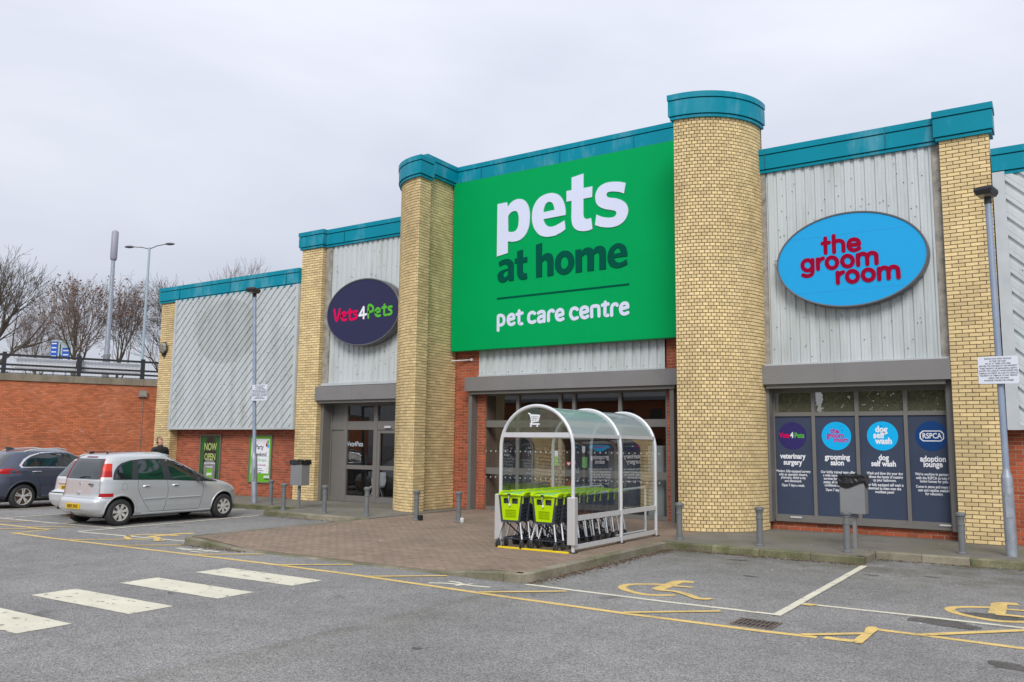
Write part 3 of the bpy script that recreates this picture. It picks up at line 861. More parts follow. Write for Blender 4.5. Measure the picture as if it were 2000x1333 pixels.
cr_.box(-14.0, -13.0 - g_, 18.48 + g_, 19.4, 0, 9.0); cr_.box(-7.80 + g_, -6.57, 18.48 + g_, 19.4, 0, 9.0)
cr_.box(-25.79, -19.63, 18.15 + g_, 19.4, 0, 6.6); cr_.box(-.93, 12, 18.15 + g_, 19.4, 0, 6.9)
cr_.box(-5.42, -1.78, 18.28 + g_, 18.5, 0, .298)
cr_.parts('mortar_core', M['rmortar'], shop)
def brick_mesh(L, h, m):
    t_ = MB(); c = .003
    o = [(-L / 2, 0, -h / 2), (L / 2, 0, -h / 2), (L / 2, 0, h / 2), (-L / 2, 0, h / 2)]
    me = bpy.data.meshes.new('brick')
    f = [(-L / 2 + c, -.0, -h / 2 + c), (L / 2 - c, -.0, -h / 2 + c), (L / 2 - c, -.0, h / 2 - c), (-L / 2 + c, -.0, h / 2 - c)]
    bck = [(x, .012, z) for x, y, z in o]
    me.from_pydata(f + bck, [], [(0, 1, 2, 3), (0, 4, 5, 1), (1, 5, 6, 2), (2, 6, 7, 3), (3, 7, 4, 0)])
    me.materials.append(m)
    return me
def brick_score(b_):
    p, th, L, h, n = b_
    q = project(p)
    if not q or not (-10 < q[0] < 2010 and -10 < q[1] < 1343): return -1
    v = (p - CP).normalized()
    c = -v.dot(n)
    if c <= 0.02: return -1
    u = Vector((math.cos(th), math.sin(th), 0))
    a, b2 = project(p - u * L / 2), project(p + u * L / 2)
    return abs(a[0] - b2[0]) * h * FPX / q[2]
allb = [(brick_score(b_), k, b_) for k in bricks for b_ in bricks[k]]
allb.sort(key=lambda q: -q[0])
cache = {}
for i, (s, k, (p, th, L, h, n)) in enumerate(allb[:300]):
    key = (k, round(L, 3), round(h, 3))
    if key not in cache: cache[key] = brick_mesh(L, h, M[k + 'brick'])
    o = link('brick', cache[key], shop)
    o.location = p + n * rnd.uniform(-.0015, .0015); o.rotation_euler = (rnd.uniform(-.006, .006), 0, th + rnd.uniform(-.003, .003))
rest = {'y': MB(), 'r': MB()}
for s, k, (p, th, L, h, n) in allb[300:]:
    bb = rest[k]; bb.t = rnd.random() * .99 + .005
    u = Vector((math.cos(th), math.sin(th), 0)); j = rnd.uniform(-.0015, .0015); tl = rnd.uniform(-.0012, .0012)
    c = .003
    f = [p + u * sx * (L / 2 - c) + Vector((0, 0, sz * (h / 2 - c))) + n * (j + sx * tl) for sx, sz in ((-1, -1), (1, -1), (1, 1), (-1, 1))]
    bk = [p + u * sx * (L / 2) + Vector((0, 0, sz * (h / 2))) - n * .012 for sx, sz in ((-1, -1), (1, -1), (1, 1), (-1, 1))]
    bb.faces(f + bk, [(0, 1, 2, 3), (0, 4, 5, 1), (1, 5, 6, 2), (2, 6, 7, 3), (3, 7, 4, 0)])
for k in rest: rest[k].build('brick', M[k + 'brick'], shop, kind='stuff', fix=False)
# body of the building behind the fronts, roofs
b = MB()
b.box(-26.68, -19.0, 18.6, 45, 0, 6.6); b.box(-19.6, -15.3, 19.3, 45, 3.3, 7.7); b.box(-15.4, -5.7, 19.3, 45, 3.6, 8.2)
b.box(-5.4, -.95, 19.3, 45, 3.3, 7.7); b.box(-.95, 12, 19.3, 45, 0, 6.9)
b.box(-14.0, -6.5, 18.52, 19.3, 4.2, 9.5)
b.parts('rear_wall', mat('plain_cladding', (.3, .31, .31), .6), shop)
# corrugated steel
def clip(poly, ax, val, keep_less):
    out = []
    for i in range(len(poly)):
        a, c = poly[i], poly[(i + 1) % len(poly)]
        ia = (a[ax] <= val) == keep_less or a[ax] == val; ic = (c[ax] <= val) == keep_less or c[ax] == val
        if ia: out.append(a)
        if ia != ic:
            t = (val - a[ax]) / (c[ax] - a[ax]); out.append(tuple(a[k] + (c[k] - a[k]) * t for k in range(2)))
    return out
def corrugated(x0, x1, z0, z1, Y, ang=0.0, pitch=.2, depth=.035, groove=.045, slope=.022, phase=0):
    """ribs run at angle ang from vertical; groove sunk behind the flat face"""
    bb = MB()
    ca, sa = math.cos(ang), math.sin(ang)
    cx, cz = (x0 + x1) / 2, (z0 + z1) / 2
    R_ = math.hypot(x1 - x0, z1 - z0) / 2 + pitch
    flat = pitch - groove - 2 * slope
    k = int(-R_ / pitch) - 1
    prof = []
    s = k * pitch + phase
    while s < R_:
        prof += [(s, 0), (s + flat * .33, 0), (s + flat * .33 + .008, .006), (s + flat * .33 + .016, 0), (s + flat, 0), (s + flat + slope, depth), (s + flat + slope + groove, depth), (s + pitch, 0)]
        s += pitch
    for (s0, d0), (s1, d1) in zip(prof, prof[1:]):
        if s1 - s0 < 1e-6: continue
        quad = [(cx + s_ * ca - t_ * sa, cz + s_ * sa + t_ * ca) for s_, t_ in ((s0, -R_), (s1, -R_), (s1, R_), (s0, R_))]
        for ax, v, less in ((0, x0, False), (0, x1, True), (1, z0, False), (1, z1, True)):
            quad = clip(quad, ax, v, less)
            if len(quad) < 3: break
        if len(quad) < 3: continue
        pts = []
        for x, z in quad:
            s_ = (x - cx) * ca + (z - cz) * sa
            t = (s_ - s0) / (s1 - s0)
            pts.append((x, Y + d0 + (d1 - d0) * t, z))
        bb.face(pts)
    return bb
def screws(bb, x0, x1, z0, z1, Y, n):
    for i in range(n):
        x, z = rnd.uniform(x0 + .1, x1 - .1), rnd.uniform(z0 + .1, z1 - .1)
        bb.prism([(x + .011 * math.cos(k * PI / 3), z + .011 * math.sin(k * PI / 3)) for k in range(6)], Y - .008, Y + .002, 'Y')
SY = 18.0
# dirt left round a removed oval sign
def ghost():
    m = M['siding'].copy(); t = m.node_tree; b_ = t.nodes['Principled BSDF']
    src = b_.inputs['Base Color'].links[0].from_socket
    g_n = N(t, 'ShaderNodeNewGeometry')
    vm = N(t, 'ShaderNodeVectorMath', operation='SUBTRACT'); vm.inputs[1].default_value = (-23.05, 17.8, 5.45)
    v2 = N(t, 'ShaderNodeVectorMath', operation='MULTIPLY'); v2.inputs[1].default_value = (.66, 0, .92)
    v3 = N(t, 'ShaderNodeVectorMath', operation='LENGTH')
    t.links.new(g_n.outputs['Position'], vm.inputs[0]); t.links.new(vm.outputs[0], v2.inputs[0]); t.links.new(v2.outputs[0], v3.inputs[0])
    mr_ = N(t, 'ShaderNodeMapRange'); mr_.inputs['From Min'].default_value = 1.02; mr_.inputs['From Max'].default_value = .95; mr_.inputs['To Min'].default_value = 0; mr_.inputs['To Max'].default_value = .28
    t.links.new(v3.outputs['Value'], mr_.inputs['Value'])
    mm = N(t, 'ShaderNodeMix', data_type='RGBA'); t.links.new(mr_.outputs[0], mm.inputs[0]); t.links.new(src, mm.inputs[6]); mm.inputs[7].default_value = (.24, .24, .22, 1)
    t.links.new(mm.outputs[2], b_.inputs['Base Color'])
    return m
M['siding_ghost'] = ghost(); M['siding_ghost'].name = 'stained_siding'
corrugated(-5.22, -1.93, 3.60, 7.86, SY).build('siding_panel', M['siding'], shop, fix=False)
corrugated(-18.45, -15.1, 3.60, 7.80, SY).build('siding_panel', M['siding'], shop, fix=False)
corrugated(-13.20, -7.82, 3.68, 4.45, 18.44, pitch=.215, depth=.045, groove=.06).build('siding_panel', M['siding'], shop, fix=False)
corrugated(-25.72, -19.74, 2.28, 6.72, 17.79, ang=-PI / 4, pitch=.215, depth=.04).build('siding_panel', M['siding_ghost'], shop, fix=False)
corrugated(-.70, 8, 2.28, 7.05, 17.90, ang=PI / 4, pitch=.25, depth=.045).build('siding_panel', M['siding'], shop, fix=False)
b = MB()
for a in ((-5.22, -1.93, 3.6, 7.86, SY, 90), (-18.45, -15.2, 3.6, 7.8, SY, 70), (-25.7, -19.7, 2.3, 6.7, 17.79, 150), (-.7, 3, 2.3, 7, 17.9, 60)): screws(b, *a)
for x in [-13.1 + i * .43 for i in range(13)]: b.obox((x, 18.432, 3.74), .02, .012, .02)
b.build('siding_screw', M['black'], shop, kind='stuff')
# edge trims and flashings
b = MB()
for x0, x1, y0, z0, z1 in ((-25.82, -25.72, 17.765, 2.22, 6.72), (-19.745, -19.635, 17.765, 2.22, 6.72), (-.90, -.70, 17.85, 2.20, 7.05)): b.box(x0, x1, y0, y0 + .34, z0, z1)
b.box(-25.72, -19.745, 17.768, 18.14, 2.222, 2.285); b.box(-.70, 8, 17.853, 18.14, 2.202, 2.285)
b.parts('edge_trim', M['trim'], shop)
b = MB()
for x0, x1, z0, z1 in ((-5.41, -5.22, 3.58, 7.86), (-1.93, -1.775, 3.58, 7.86), (-18.71, -18.45, 3.5, 7.80)): b.box(x0, x1, SY - .012, SY + .2, z0, z1)
b.parts('corner_flashing', M['flash'], shop)
b = MB()
b.box(-5.40, -1.78, SY - .05, SY + .1, 3.565, 3.60); b.box(-18.70, -15.2, SY - .05, SY + .1, 3.52, 3.60); b.box(-13.2, -7.80, 18.39, 18.5, 3.63, 3.68)
b.parts('drip_flashing', M['trim'], shop)
b = MB()
b.box(-5.40, -1.78, SY + .06, SY + .25, 3.3, 7.8); b.box(-18.70, -15.2, SY + .06, SY + .25, 3.3, 7.75); b.box(-13.2, -7.8, 18.51, 18.6, 3.3, 4.5)
b.box(-25.7, -19.75, 17.86, 18.14, 2.30, 6.7); b.box(-.69, 8, 17.97, 18.14, 2.3, 7.0)
b.parts('backing', M['gap'], shop)
# teal fascias swept round the parapets
def sweep(path, prof, closed_prof=True):
    """path in plan, outside on the right of the direction"""
    n = len(path); rs = []
    for i in range(n):
        p = Vector(path[i])
        d0 = (p - Vector(path[i - 1])).normalized() if i else None
        d1 = (Vector(path[i + 1]) - p).normalized() if i < n - 1 else None
        if d0 is None: d0 = d1
        if d1 is None: d1 = d0
        n0, n1 = Vector((d0.y, -d0.x)), Vector((d1.y, -d1.x))
        m_ = (n0 + n1)
        m_ = m_ / max(.2, m_.length_squared / 2)
        rs.append([(p.x + m_.x * o, p.y + m_.y * o, z) for o, z in prof])
    bb = MB(); bb.rings(rs, closed_prof, True); return bb
def fascia(path, zb, zt):
    H_ = zt - zb
    prof = [(-.02, zb), (.055, zb), (.055, zb + .055), (.035, zb + .055), (.035, zb + .075), (.085, zb + .075), (.085, zt - .15), (.055, zt - .15), (.055, zt - .125), (.10, zt - .125), (.10, zt), (-.25, zt), (-.25, zb)]
    sweep(path, prof).build('fascia', M['teal'], shop)
    gp = [(.03, zb + .05), (.0365, zb + .05), (.0365, zb + .08), (.03, zb + .08)]
    gb = sweep(path, gp)
    g2 = sweep(path, [(.05, zt - .155), (.0565, zt - .155), (.0565, zt - .12), (.05, zt - .12)])
    gb.faces(g2.v, g2.f)
    gb.parts('shadow_gap', M['tealj'], shop)
def joints(xs, Y, zb, zt):
    b = MB()
    for x in xs: b.box(x - .006, x + .006, Y - .104, Y - .06, zb + .08, zt - .002)
    b.parts('fascia_joint', M['tealj'], shop)
arcL = [(LC[0] + RL * math.cos(PI + PI / 2 * k / 20), LC[1] + RL * math.sin(PI + PI / 2 * k / 20)) for k in range(21)]
arcR = [(RC[0] + RR * math.cos(1.5 * PI + PI / 2 * k / 20), RC[1] + RR * math.sin(1.5 * PI + PI / 2 * k / 20)) for k in range(21)]
fascia([(-26.7, 30), (-26.7, YF), (-19.64, YF)], 6.68, 7.22)
joints([-25.6, -22.9, -20.2], YF, 6.68, 7.22)
fascia([(-19.62, 19.4), (-19.62, YF), (-18.72, YF), (-18.72, SY), (-15.3, SY)], 7.78, 8.32)
joints([-17.9], SY, 7.78, 8.32)
fascia([(-15.2, 19.4)] + arcL + [(-13.80, 16.98)], 8.80, 9.36)
fascia([(-13.99, 16.90), (-13.99, 18.35)], 9.02, 9.56)
fascia([(-13.9, 18.35), (-6.6, 18.35)], 9.03, 9.57)
joints([-13.1, -10.6, -8.5], 18.35, 9.03, 9.57)
fascia([(-6.78, 17.2)] + arcR + [(-5.32, 18.12)], 8.88, 9.44)
fascia([(-5.40, SY), (-1.84, SY)], 7.82, 8.35)
joints([-5.2, -2.75], SY, 7.82, 8.35)
fascia([(-1.77, SY + .1), (-1.77, YF), (-.92, YF), (-.92, 18.25)], 7.83, 8.42)
fascia([(-.905, 17.95), (8, 17.95)], 7.0, 7.52)
joints([.4], 17.95, 7.0, 7.52)
# roller shutter boxes and guides
def shutter(x0, x1, y0, y1, z0, z1):
    b = MB(); b.cbox(x0, x1, y0, y1, z0, z1, .006)
    o = b.build('shutter_box', M['box'], shop)
    b = MB(); b.box(x0 + (x1 - x0) * .42, x0 + (x1 - x0) * .42 + .006, y0 - .0025, y0, z0 + .004, z1 - .004)
    b.build('seam', M['grey'], o)
    b = MB(); b.box(x0 + .1, x1 - .1, y0 + .07, y0 + .16, z0 - .085, z0); b.build('curtain_end', M['grey'], o)
shutter(-5.39, -1.775, 17.80, 18.25, 3.16, 3.555)
shutter(-18.76, -15.2, 17.78, 18.25, 3.08, 3.49)
shutter(-13.43, -7.38, 18.10, 18.6, 3.24, 3.615)
b = MB()
for x0, x1, y0, y1, z1 in ((-5.40, -5.262, 17.98, 18.34, 3.16), (-1.90, -1.775, 18.05, 18.34, 3.16), (-18.715, -18.60, 18.02, 18.4, 3.08), (-13.37, -13.26, 18.22, 18.48, 3.24), (-7.62, -7.52, 18.22, 18.48, 3.24)):
    b.box(x0, x1, y0, y1, .30 if x0 > -5.5 else .12, z1)
b.parts('shutter_guide', M['grey'], shop)
# ---------------- frames
class Frame:
    """head member carries the other rails as its own pieces"""
    def __init__(s, rects, Y, d): s.r, s.Y, s.d = rects, Y, d
    def build(s, name, m, parent):
        o = None
        for i, (x0, x1, z0, z1) in enumerate(s.r):
            b = MB(); b.box(x0, x1, s.Y - (.003 if i % 2 else 0), s.Y + s.d, z0, z1)
            if o is None: o = b.build(name, m, parent)
            else: b.build('rail', m, o)
        return o
def frame_mesh(rects, Y, d=.07): return Frame(rects, Y, d)
# right-hand display window: four bays
def wx(px, Y=18.3, py=900): return wall(px, py, Y).x
WY = 18.28
XJ = [-5.26, wx(1591, WY), wx(1676.5, WY), wx(1772.5, WY), -1.90]
win = frame_mesh([(-5.26, -1.90, 3.0, 3.155), (-5.26, -1.90, 2.50, 2.585), (-5.26, -1.90, .36, .44)], WY, .08).build('display_window', M['grey'], shop)
b = MB(); b.box(-5.24, -1.77, WY - .10, WY + .08, .302, .36); b.build('sill', M['grey'], win)
b = MB()
for i, x in enumerate(XJ):
    hw = .035 if 0 < i < 4 else .04
    b.box(x - hw if i else -5.26, x + (hw if i else .025) if i < 4 else -1.90, WY - .012, WY + .08, .361, 3.0)
b.parts('mullion', M['grey'], win)
for i in range(4):
    a, c = XJ[i] + .03, XJ[i + 1] - .03
    b = MB(); b.face([(a, WY + .05, 2.58), (c, WY + .05, 2.58), (c, WY + .05, 3.0), (a, WY + .05, 3.0)]); b.build('glass_pane', M['wglass'], win)
    b = MB(); b.box(a, c, WY + .03, WY + .06, .43, 2.51); b.build('vinyl_panel', M['vinyl'], win)
b = MB(); b.box(-4.93, -4.70, WY - .125, WY - .1, .385, .415); b.box(-2.13, -1.93, WY - .125, WY - .1, .385, .415); b.parts('shutter_lock', M['alu'], win)
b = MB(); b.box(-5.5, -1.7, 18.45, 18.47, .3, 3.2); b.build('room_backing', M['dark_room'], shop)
# main entrance: glazed screen
EY = 18.52
XM = [-13.10, wall(1011.4, 790, EY).x, wall(1094, 790, EY).x, wall(1121, 790, EY).x, wall(1211, 790, EY).x, -7.80]
ent = frame_mesh([(-13.15, -7.78, 3.12, 3.24), (-13.15, -7.78, 2.29, 2.47), (-13.15, -7.78, 1.06, 1.23), (-13.15, -7.78, .125, .22)], EY, .08).build('entrance_screen', M['grey'], shop)
b = MB()
for i, x in enumerate(XM):
    b.box(x - .045, x + .045, EY - .012, EY + .08, .12 if i not in (3,) else 2.46, 3.13)
b.parts('mullion', M['grey'], ent)
panes = []
for z0, z1, xs in ((2.47, 3.12, XM), (1.23, 2.29, [XM[0], XM[1], XM[2], XM[4], XM[5]]), (.22, 1.06, [XM[0], XM[1], XM[2], XM[4], XM[5]])):
    for a, c in zip(xs, xs[1:]):
        b = MB(); b.face([(a + .03, EY + .04, z0 - .01), (c - .03, EY + .04, z0 - .01), (c - .03, EY + .04, z1 + .01), (a + .03, EY + .04, z1 + .01)]); b.build('glass_pane', M['pglass'], ent)
# manifestation dots, notices on the glass
b = MB()
for z in (1.66, .98):
    x = -13.0
    while x < -7.9:
        b.prism([(x + .022 * math.cos(k * PI / 4), z + .022 * math.sin(k * PI / 4)) for k in range(8)], EY + .030, EY + .034, 'Y'); x += .155
b.build('glass_dots', mat('frosted_dot', (.42, .45, .45), .7), ent, kind='stuff')
def notice(px0, py0, px1, py1, m, nm='window_notice', Y=None):
    a, c = wall(px0, py0, Y or EY + .03), wall(px1, py1, Y or EY + .03)
    b = MB(); b.box(a.x, c.x, (Y or EY + .03) - .003, Y or EY + .03, c.z, a.z); return b.build(nm, m, ent)
M['nwhite'] = mat('paper_notice', (.62, .68, .72), .6); M['ngreen'] = mat('green_notice', (.13, .42, .09), .6)
notice(1081, 881, 1091, 892, M['nwhite']); notice(1077, 892, 1091, 910, M['ngreen'])
notice(1137, 872, 1143, 884, M['nwhite']); notice(1137, 893, 1147, 914, M['ngreen'])
a = wall(1111, 906, EY + .03)
b = MB(); b.prism([(a.x + .075 * (16 * math.sin(t) ** 3) / 16, a.z + .075 * (13 * math.cos(t) - 5 * math.cos(2 * t) - 2 * math.cos(3 * t) - math.cos(4 * t)) / 16) for t in [k * PI / 12 for k in range(24)]], EY + .022, EY + .03, 'Y'); b.build('heart_notice', M['red'], ent)
b = MB(); b.prism([(a.x + .045 * math.sin(t) ** 3, a.z + .045 * (13 * math.cos(t) - 5 * math.cos(2 * t) - 2 * math.cos(3 * t) - math.cos(4 * t)) / 16) for t in [k * PI / 12 for k in range(24)]], EY + .018, EY + .022, 'Y'); b.build('heart_notice', M['nwhite'], ent)
for px in (1078, 1110): notice(px - 4, 932, px + 5, 952, mat('red_yellow_poster', (.5, .12, .02), .6), Y=EY + .1)
# vet entrance: solid panels, glazed light and door
VY = 18.35
vet = frame_mesh([(-18.62, -15.1, 2.92, 3.09), (-18.62, -15.1, 2.22, 2.47), (-18.0, -15.1, 1.07, 1.19), (-18.62, -15.1, .125, .30)], VY, .08).build('vet_entrance', M['grey'], shop)
b = MB()
for x0, x1 in ((-18.62, -18.56), (-18.06, -17.92), (-16.86, -16.72), (-15.6, -15.5)): b.box(x0, x1, VY - .012, VY + .08, .13, 3.0)
b.parts('mullion', M['grey'], vet)
for z0, z1 in ((2.47, 2.92), (1.13, 2.22), (.30, 1.11)):
    b = MB(); b.box(-18.57, -18.05, VY + .03, VY + .06, z0 - .01, z1 + .01); b.build('infill_panel', M['grey'], vet)
for a, c in ((-17.93, -16.85), (-16.73, -15.55)):
    for z0, z1 in ((2.47, 2.92), (1.19, 2.22), (.30, 1.07)):
        b = MB(); b.face([(a - .01, VY + .04, z0 - .01), (c + .01, VY + .04, z0 - .01), (c + .01, VY + .04, z1 + .01), (a - .01, VY + .04, z1 + .01)]); b.build('glass_pane', M['pglass'], vet)
b = MB()
b.box(-16.70, -16.60, VY - .02, VY + .03, .3, 2.2); b.box(-16.6, -15.6, VY - .018, VY + .03, 2.12, 2.2)
b.build('door_leaf_frame', M['grey'], vet)
b = MB(); a = wall(757, 836, VY - .05); b.cbox(a.x - .12, a.x + .12, VY - .07, VY - .02, 2.27, 2.33, .008); b.build('door_sensor', M['alu'], vet)
# rooms behind the glass
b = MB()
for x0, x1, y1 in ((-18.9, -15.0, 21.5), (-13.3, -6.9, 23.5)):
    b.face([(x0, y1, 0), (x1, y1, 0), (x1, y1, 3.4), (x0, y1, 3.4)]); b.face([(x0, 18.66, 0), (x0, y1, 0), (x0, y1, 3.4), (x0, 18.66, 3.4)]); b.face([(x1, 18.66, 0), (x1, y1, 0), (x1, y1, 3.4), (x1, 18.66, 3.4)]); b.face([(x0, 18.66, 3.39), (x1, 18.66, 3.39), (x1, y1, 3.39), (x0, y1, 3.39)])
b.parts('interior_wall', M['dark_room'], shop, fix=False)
b = MB()
for x0, x1, y1 in ((-18.9, -15.0, 21.5), (-13.3, -6.9, 23.5)): b.face([(x0, 18.4, .115), (x1, 18.4, .115), (x1, y1, .115), (x0, y1, .115)])
b.parts('interior_floor', M['floor_in'], shop)
# things just inside the glass
b = MB()
for x in (-12.5, -11.6, -9.9, -8.9): b.box(x, x + .5, 19.6, 20.2, .12, 1.7)
tag(b.build('display_shelves', mat('shelf_goods', (.22, .2, .16), .8, var=.6, vscale=4)), 'row of pale display units just inside the glazed main entrance', 'shelves')
b = MB(); b.cbox(-8.45, -8.05, 18.8, 19.1, .12, 1.85, .03)
tag(b.build('display_stand', mat('pale_plastic', (.45, .5, .47), .6)), 'pale upright stand behind the far right pane of the main entrance', 'display stand')
def chair(x, y, rz):
    t = thing('waiting_chair', 'white shell chair inside the vet entrance, %s' % ('behind the fixed pane' if x < -16.8 else 'behind the door leaf'), 'chair', (x, y, .12), rz, 'white chairs inside the vet entrance')
    b = MB(); b.cbox(-.22, .22, -.22, .22, .42, .45, .03); local(b.build('seat', M['white']), t)
    b = MB(); b.rings([[(-.2, .2, .45), (.2, .2, .45), (.2, .22, .45), (-.2, .22, .45)], [(-.22, .27, .62), (.22, .27, .62), (.22, .29, .62), (-.22, .29, .62)], [(-.19, .31, .84), (.19, .31, .84), (.19, .33, .84), (-.19, .33, .84)]], True, True); local(b.build('backrest', M['white']), t)
    for sx in (-1, 1):
        for sy in (-1, 1):
            b = MB(); b.tube([(sx * .08, sy * .08, .42), (sx * .24, sy * .24, 0)], .011, 6); local(b.build('leg', M['chrome']), t)
chair(-17.25, 19.0, .6); chair(-16.3, 19.05, -.4)
# ------------------------------------------------------------------ lettering
def curve_mesh(name, splines, m, parent, Y, th=.01, kind=None, label=None):
    """outlines given in world (x, z); even-odd fill, extruded towards the street, front face at Y"""
    cu = bpy.data.curves.new(name, 'CURVE'); cu.dimensions = '2D'; cu.fill_mode = 'BOTH'; cu.extrude = th / 2
    for pts in splines:
        s = cu.splines.new('POLY'); s.points.add(len(pts) - 1); s.use_cyclic_u = True
        for q, p in zip(s.points, pts): q.co = (p[0], p[1], 0, 1)
    t = bpy.data.objects.new('tmp', cu); COL.objects.link(t)
    dg = bpy.context.evaluated_depsgraph_get()
    me = bpy.data.meshes.new_from_object(t.evaluated_get(dg))
    bpy.data.objects.remove(t); bpy.data.curves.remove(cu)
    me.transform(Matrix.Translation((0, Y + th / 2, 0)) @ Matrix.Rotation(PI / 2, 4, 'X'))
    me.materials.clear(); me.materials.append(m)
    o = link(name, me, parent); me.name = name
    if label: o['label'] = label
    return o
def text(s, cx, zc, size, m, parent, Y, bold=.0, sx=1.0, align='CENTER', th=.002, name='lettering', rot=0.0):
    cu = bpy.data.curves.new('t', 'FONT'); cu.body = s; cu.size = size; cu.align_x = align; cu.offset = bold * size; cu.extrude = th / 2
    cu.space_line = 1.0; cu.resolution_u = 3
    t = bpy.data.objects.new('tmp', cu); COL.objects.link(t)
    dg = bpy.context.evaluated_depsgraph_get()
    me = bpy.data.meshes.new_from_object(t.evaluated_get(dg))
    bpy.data.objects.remove(t); bpy.data.curves.remove(cu)
    me.transform(Matrix.Translation((cx, Y + th / 2, zc)) @ Matrix.Rotation(rot, 4, 'Y') @ Matrix.Scale(sx, 4, (1, 0, 0)) @ Matrix.Rotation(PI / 2, 4, 'X'))
    me.materials.clear(); me.materials.append(m)
    if parent is None: return me
    o = link(name, me, parent); me.name = name
    return o
def textblock(lines, m, parent, Y, name='lettering', **kw):
    """several lines joined into one print: (text, x, z, size)"""
    bm = bmesh.new()
    for s, x, z, size in lines:
        me = text(s, x, z, size, m, None, Y, **kw); bm.from_mesh(me); bpy.data.meshes.remove(me)
    me = bpy.data.meshes.new(name); bm.to_mesh(me); bm.free(); me.materials.append(m)
    return link(name, me, parent)
def zmap(ox, oy, sc, Y):
    def f(x, y):
        p = wall(ox + x / sc, oy + y / sc, Y); return (p.x, p.z)
    return f
def glyph(name, outs, f, m, parent, Y, th=.02):
    return curve_mesh(name, [[f(*q) for q in smooth(o, 6, True)] for o in outs], m, parent, Y, th)
def strokes(name, sts, f, hw, m, parent, Y, lev=.0005):
    """rounded strokes in photo zoom units"""
    bb = MB()
    for k, pts in enumerate(sts):
        closed = pts[0] == 'o'
        if closed:
            _, cx, cy, rx, ry = pts
            q = [f(cx + rx * math.cos(2 * PI * i / 28), cy + ry * math.sin(2 * PI * i / 28)) for i in range(28)]
        else:
            q = [f(*p) for p in pts]
            if len(q) > 2: q = smooth(q, 5)
        yy = Y - lev * k
        ribbon(bb, q, hw, lambda x, z: (x, yy, z), cap=True, closed=closed)
    return bb.build(name, m, parent, fix=False)
C1 = 1
# ---- the big green sign
SGY = 18.18
sgn = thing('shop_sign', 'huge bright green sign board with white and dark green lettering between the two towers', 'sign', (-10.8, SGY, 4.34))
b = MB(); b.box(-13.96, -6.50, SGY, SGY + .16, 4.35, 9.065); b.build('panel', M['green'], sgn)
b = MB(); b.box(-13.98, -6.48, SGY + .012, SGY + .17, 4.335, 9.08); b.build('edge_tray', M['greenside'], sgn)
fa = zmap(960, 330, 7.407, SGY); fb0 = zmap(1090, 330, 8.887, SGY)
fb = lambda x, y: fb0(x, y)
glyph('letter', [[(92, 515, 1), (228, 488, 1), (238, 555, 1), (290, 490), (350, 452), (415, 440), (480, 460), (530, 525), (556, 620), (558, 720), (545, 840), (500, 950), (440, 1015), (375, 1048), (305, 1058), (242, 1052, 1), (242, 1220, 1), (82, 1274, 1)],
      [(245, 690, 1), (280, 640), (330, 615), (375, 625), (398, 690), (398, 770), (385, 850), (345, 905), (290, 918), (243, 910, 1)]], fa, M['signwhite'], sgn, SGY - .02)
def mix(x, y, w_):  # w_=1: coordinates of the second zoom
    return fb0(x, y) if w_ else fa(x, y)
def e_pts(seq):
    P = [(mix(p[0], p[1], p[2]) + ((1,) if len(p) > 3 else ())) for p in seq]
    return smooth(P, 6, True)
eo = e_pts([(590, 690, 0), (610, 560, 0), (680, 440, 0), (780, 375, 0), (885, 353, 0), (975, 375, 0), (0, 445, 1), (60, 500, 1), (110, 600, 1), (135, 720, 1), (135, 805, 1, 1), (755, 733, 0, 1), (775, 790, 0), (815, 832, 0), (870, 842, 0), (940, 820, 0), (1037, 765, 0), (115, 898, 1, 1), (133, 1052, 1, 1), (60, 1108, 1), (0, 1138, 1), (920, 970, 0), (800, 987, 0), (700, 960, 0), (630, 880, 0), (598, 790, 0)])
eh = [fa(*q) for q in smooth([(755, 632, 1), (765, 570), (795, 505), (845, 480), (890, 505), (910, 560), (915, 598, 1)], 6, True)]
curve_mesh('letter', [eo, eh], M['signwhite'], sgn, SGY - .02, .02)
glyph('letter', [[(240, 157, 1), (444, 88, 1), (444, 338, 1), (597, 310, 1), (597, 495, 1), (444, 525, 1), (444, 700), (444, 790), (455, 850), (500, 875), (545, 868), (575, 857, 1), (604, 1045, 1), (520, 1078), (410, 1085), (320, 1060), (260, 990), (238, 880), (239, 750), (240, 560, 1), (152, 577, 1), (152, 392, 1), (240, 374, 1)]], fb0, M['signwhite'], sgn, SGY - .02)
glyph('letter', [[(1175, 250, 1), (1150, 434, 1), (1080, 410), (980, 398), (900, 402), (855, 425), (845, 460), (860, 490), (910, 507), (1010, 517), (1110, 550), (1185, 610), (1220, 700), (1210, 800), (1160, 900), (1070, 975), (960, 1015), (850, 1022), (740, 1010), (645, 980, 1), (672, 798, 1), (760, 835), (870, 852), (960, 843), (1010, 805), (1018, 765), (995, 735), (930, 720), (830, 705), (740, 672), (680, 620), (652, 530), (660, 430), (710, 330), (800, 265), (900, 235), (1030, 228), (1110, 235)]], fb0, M['signwhite'], sgn, SGY - .02)
fc = zmap(960, 460, 7.143, SGY)
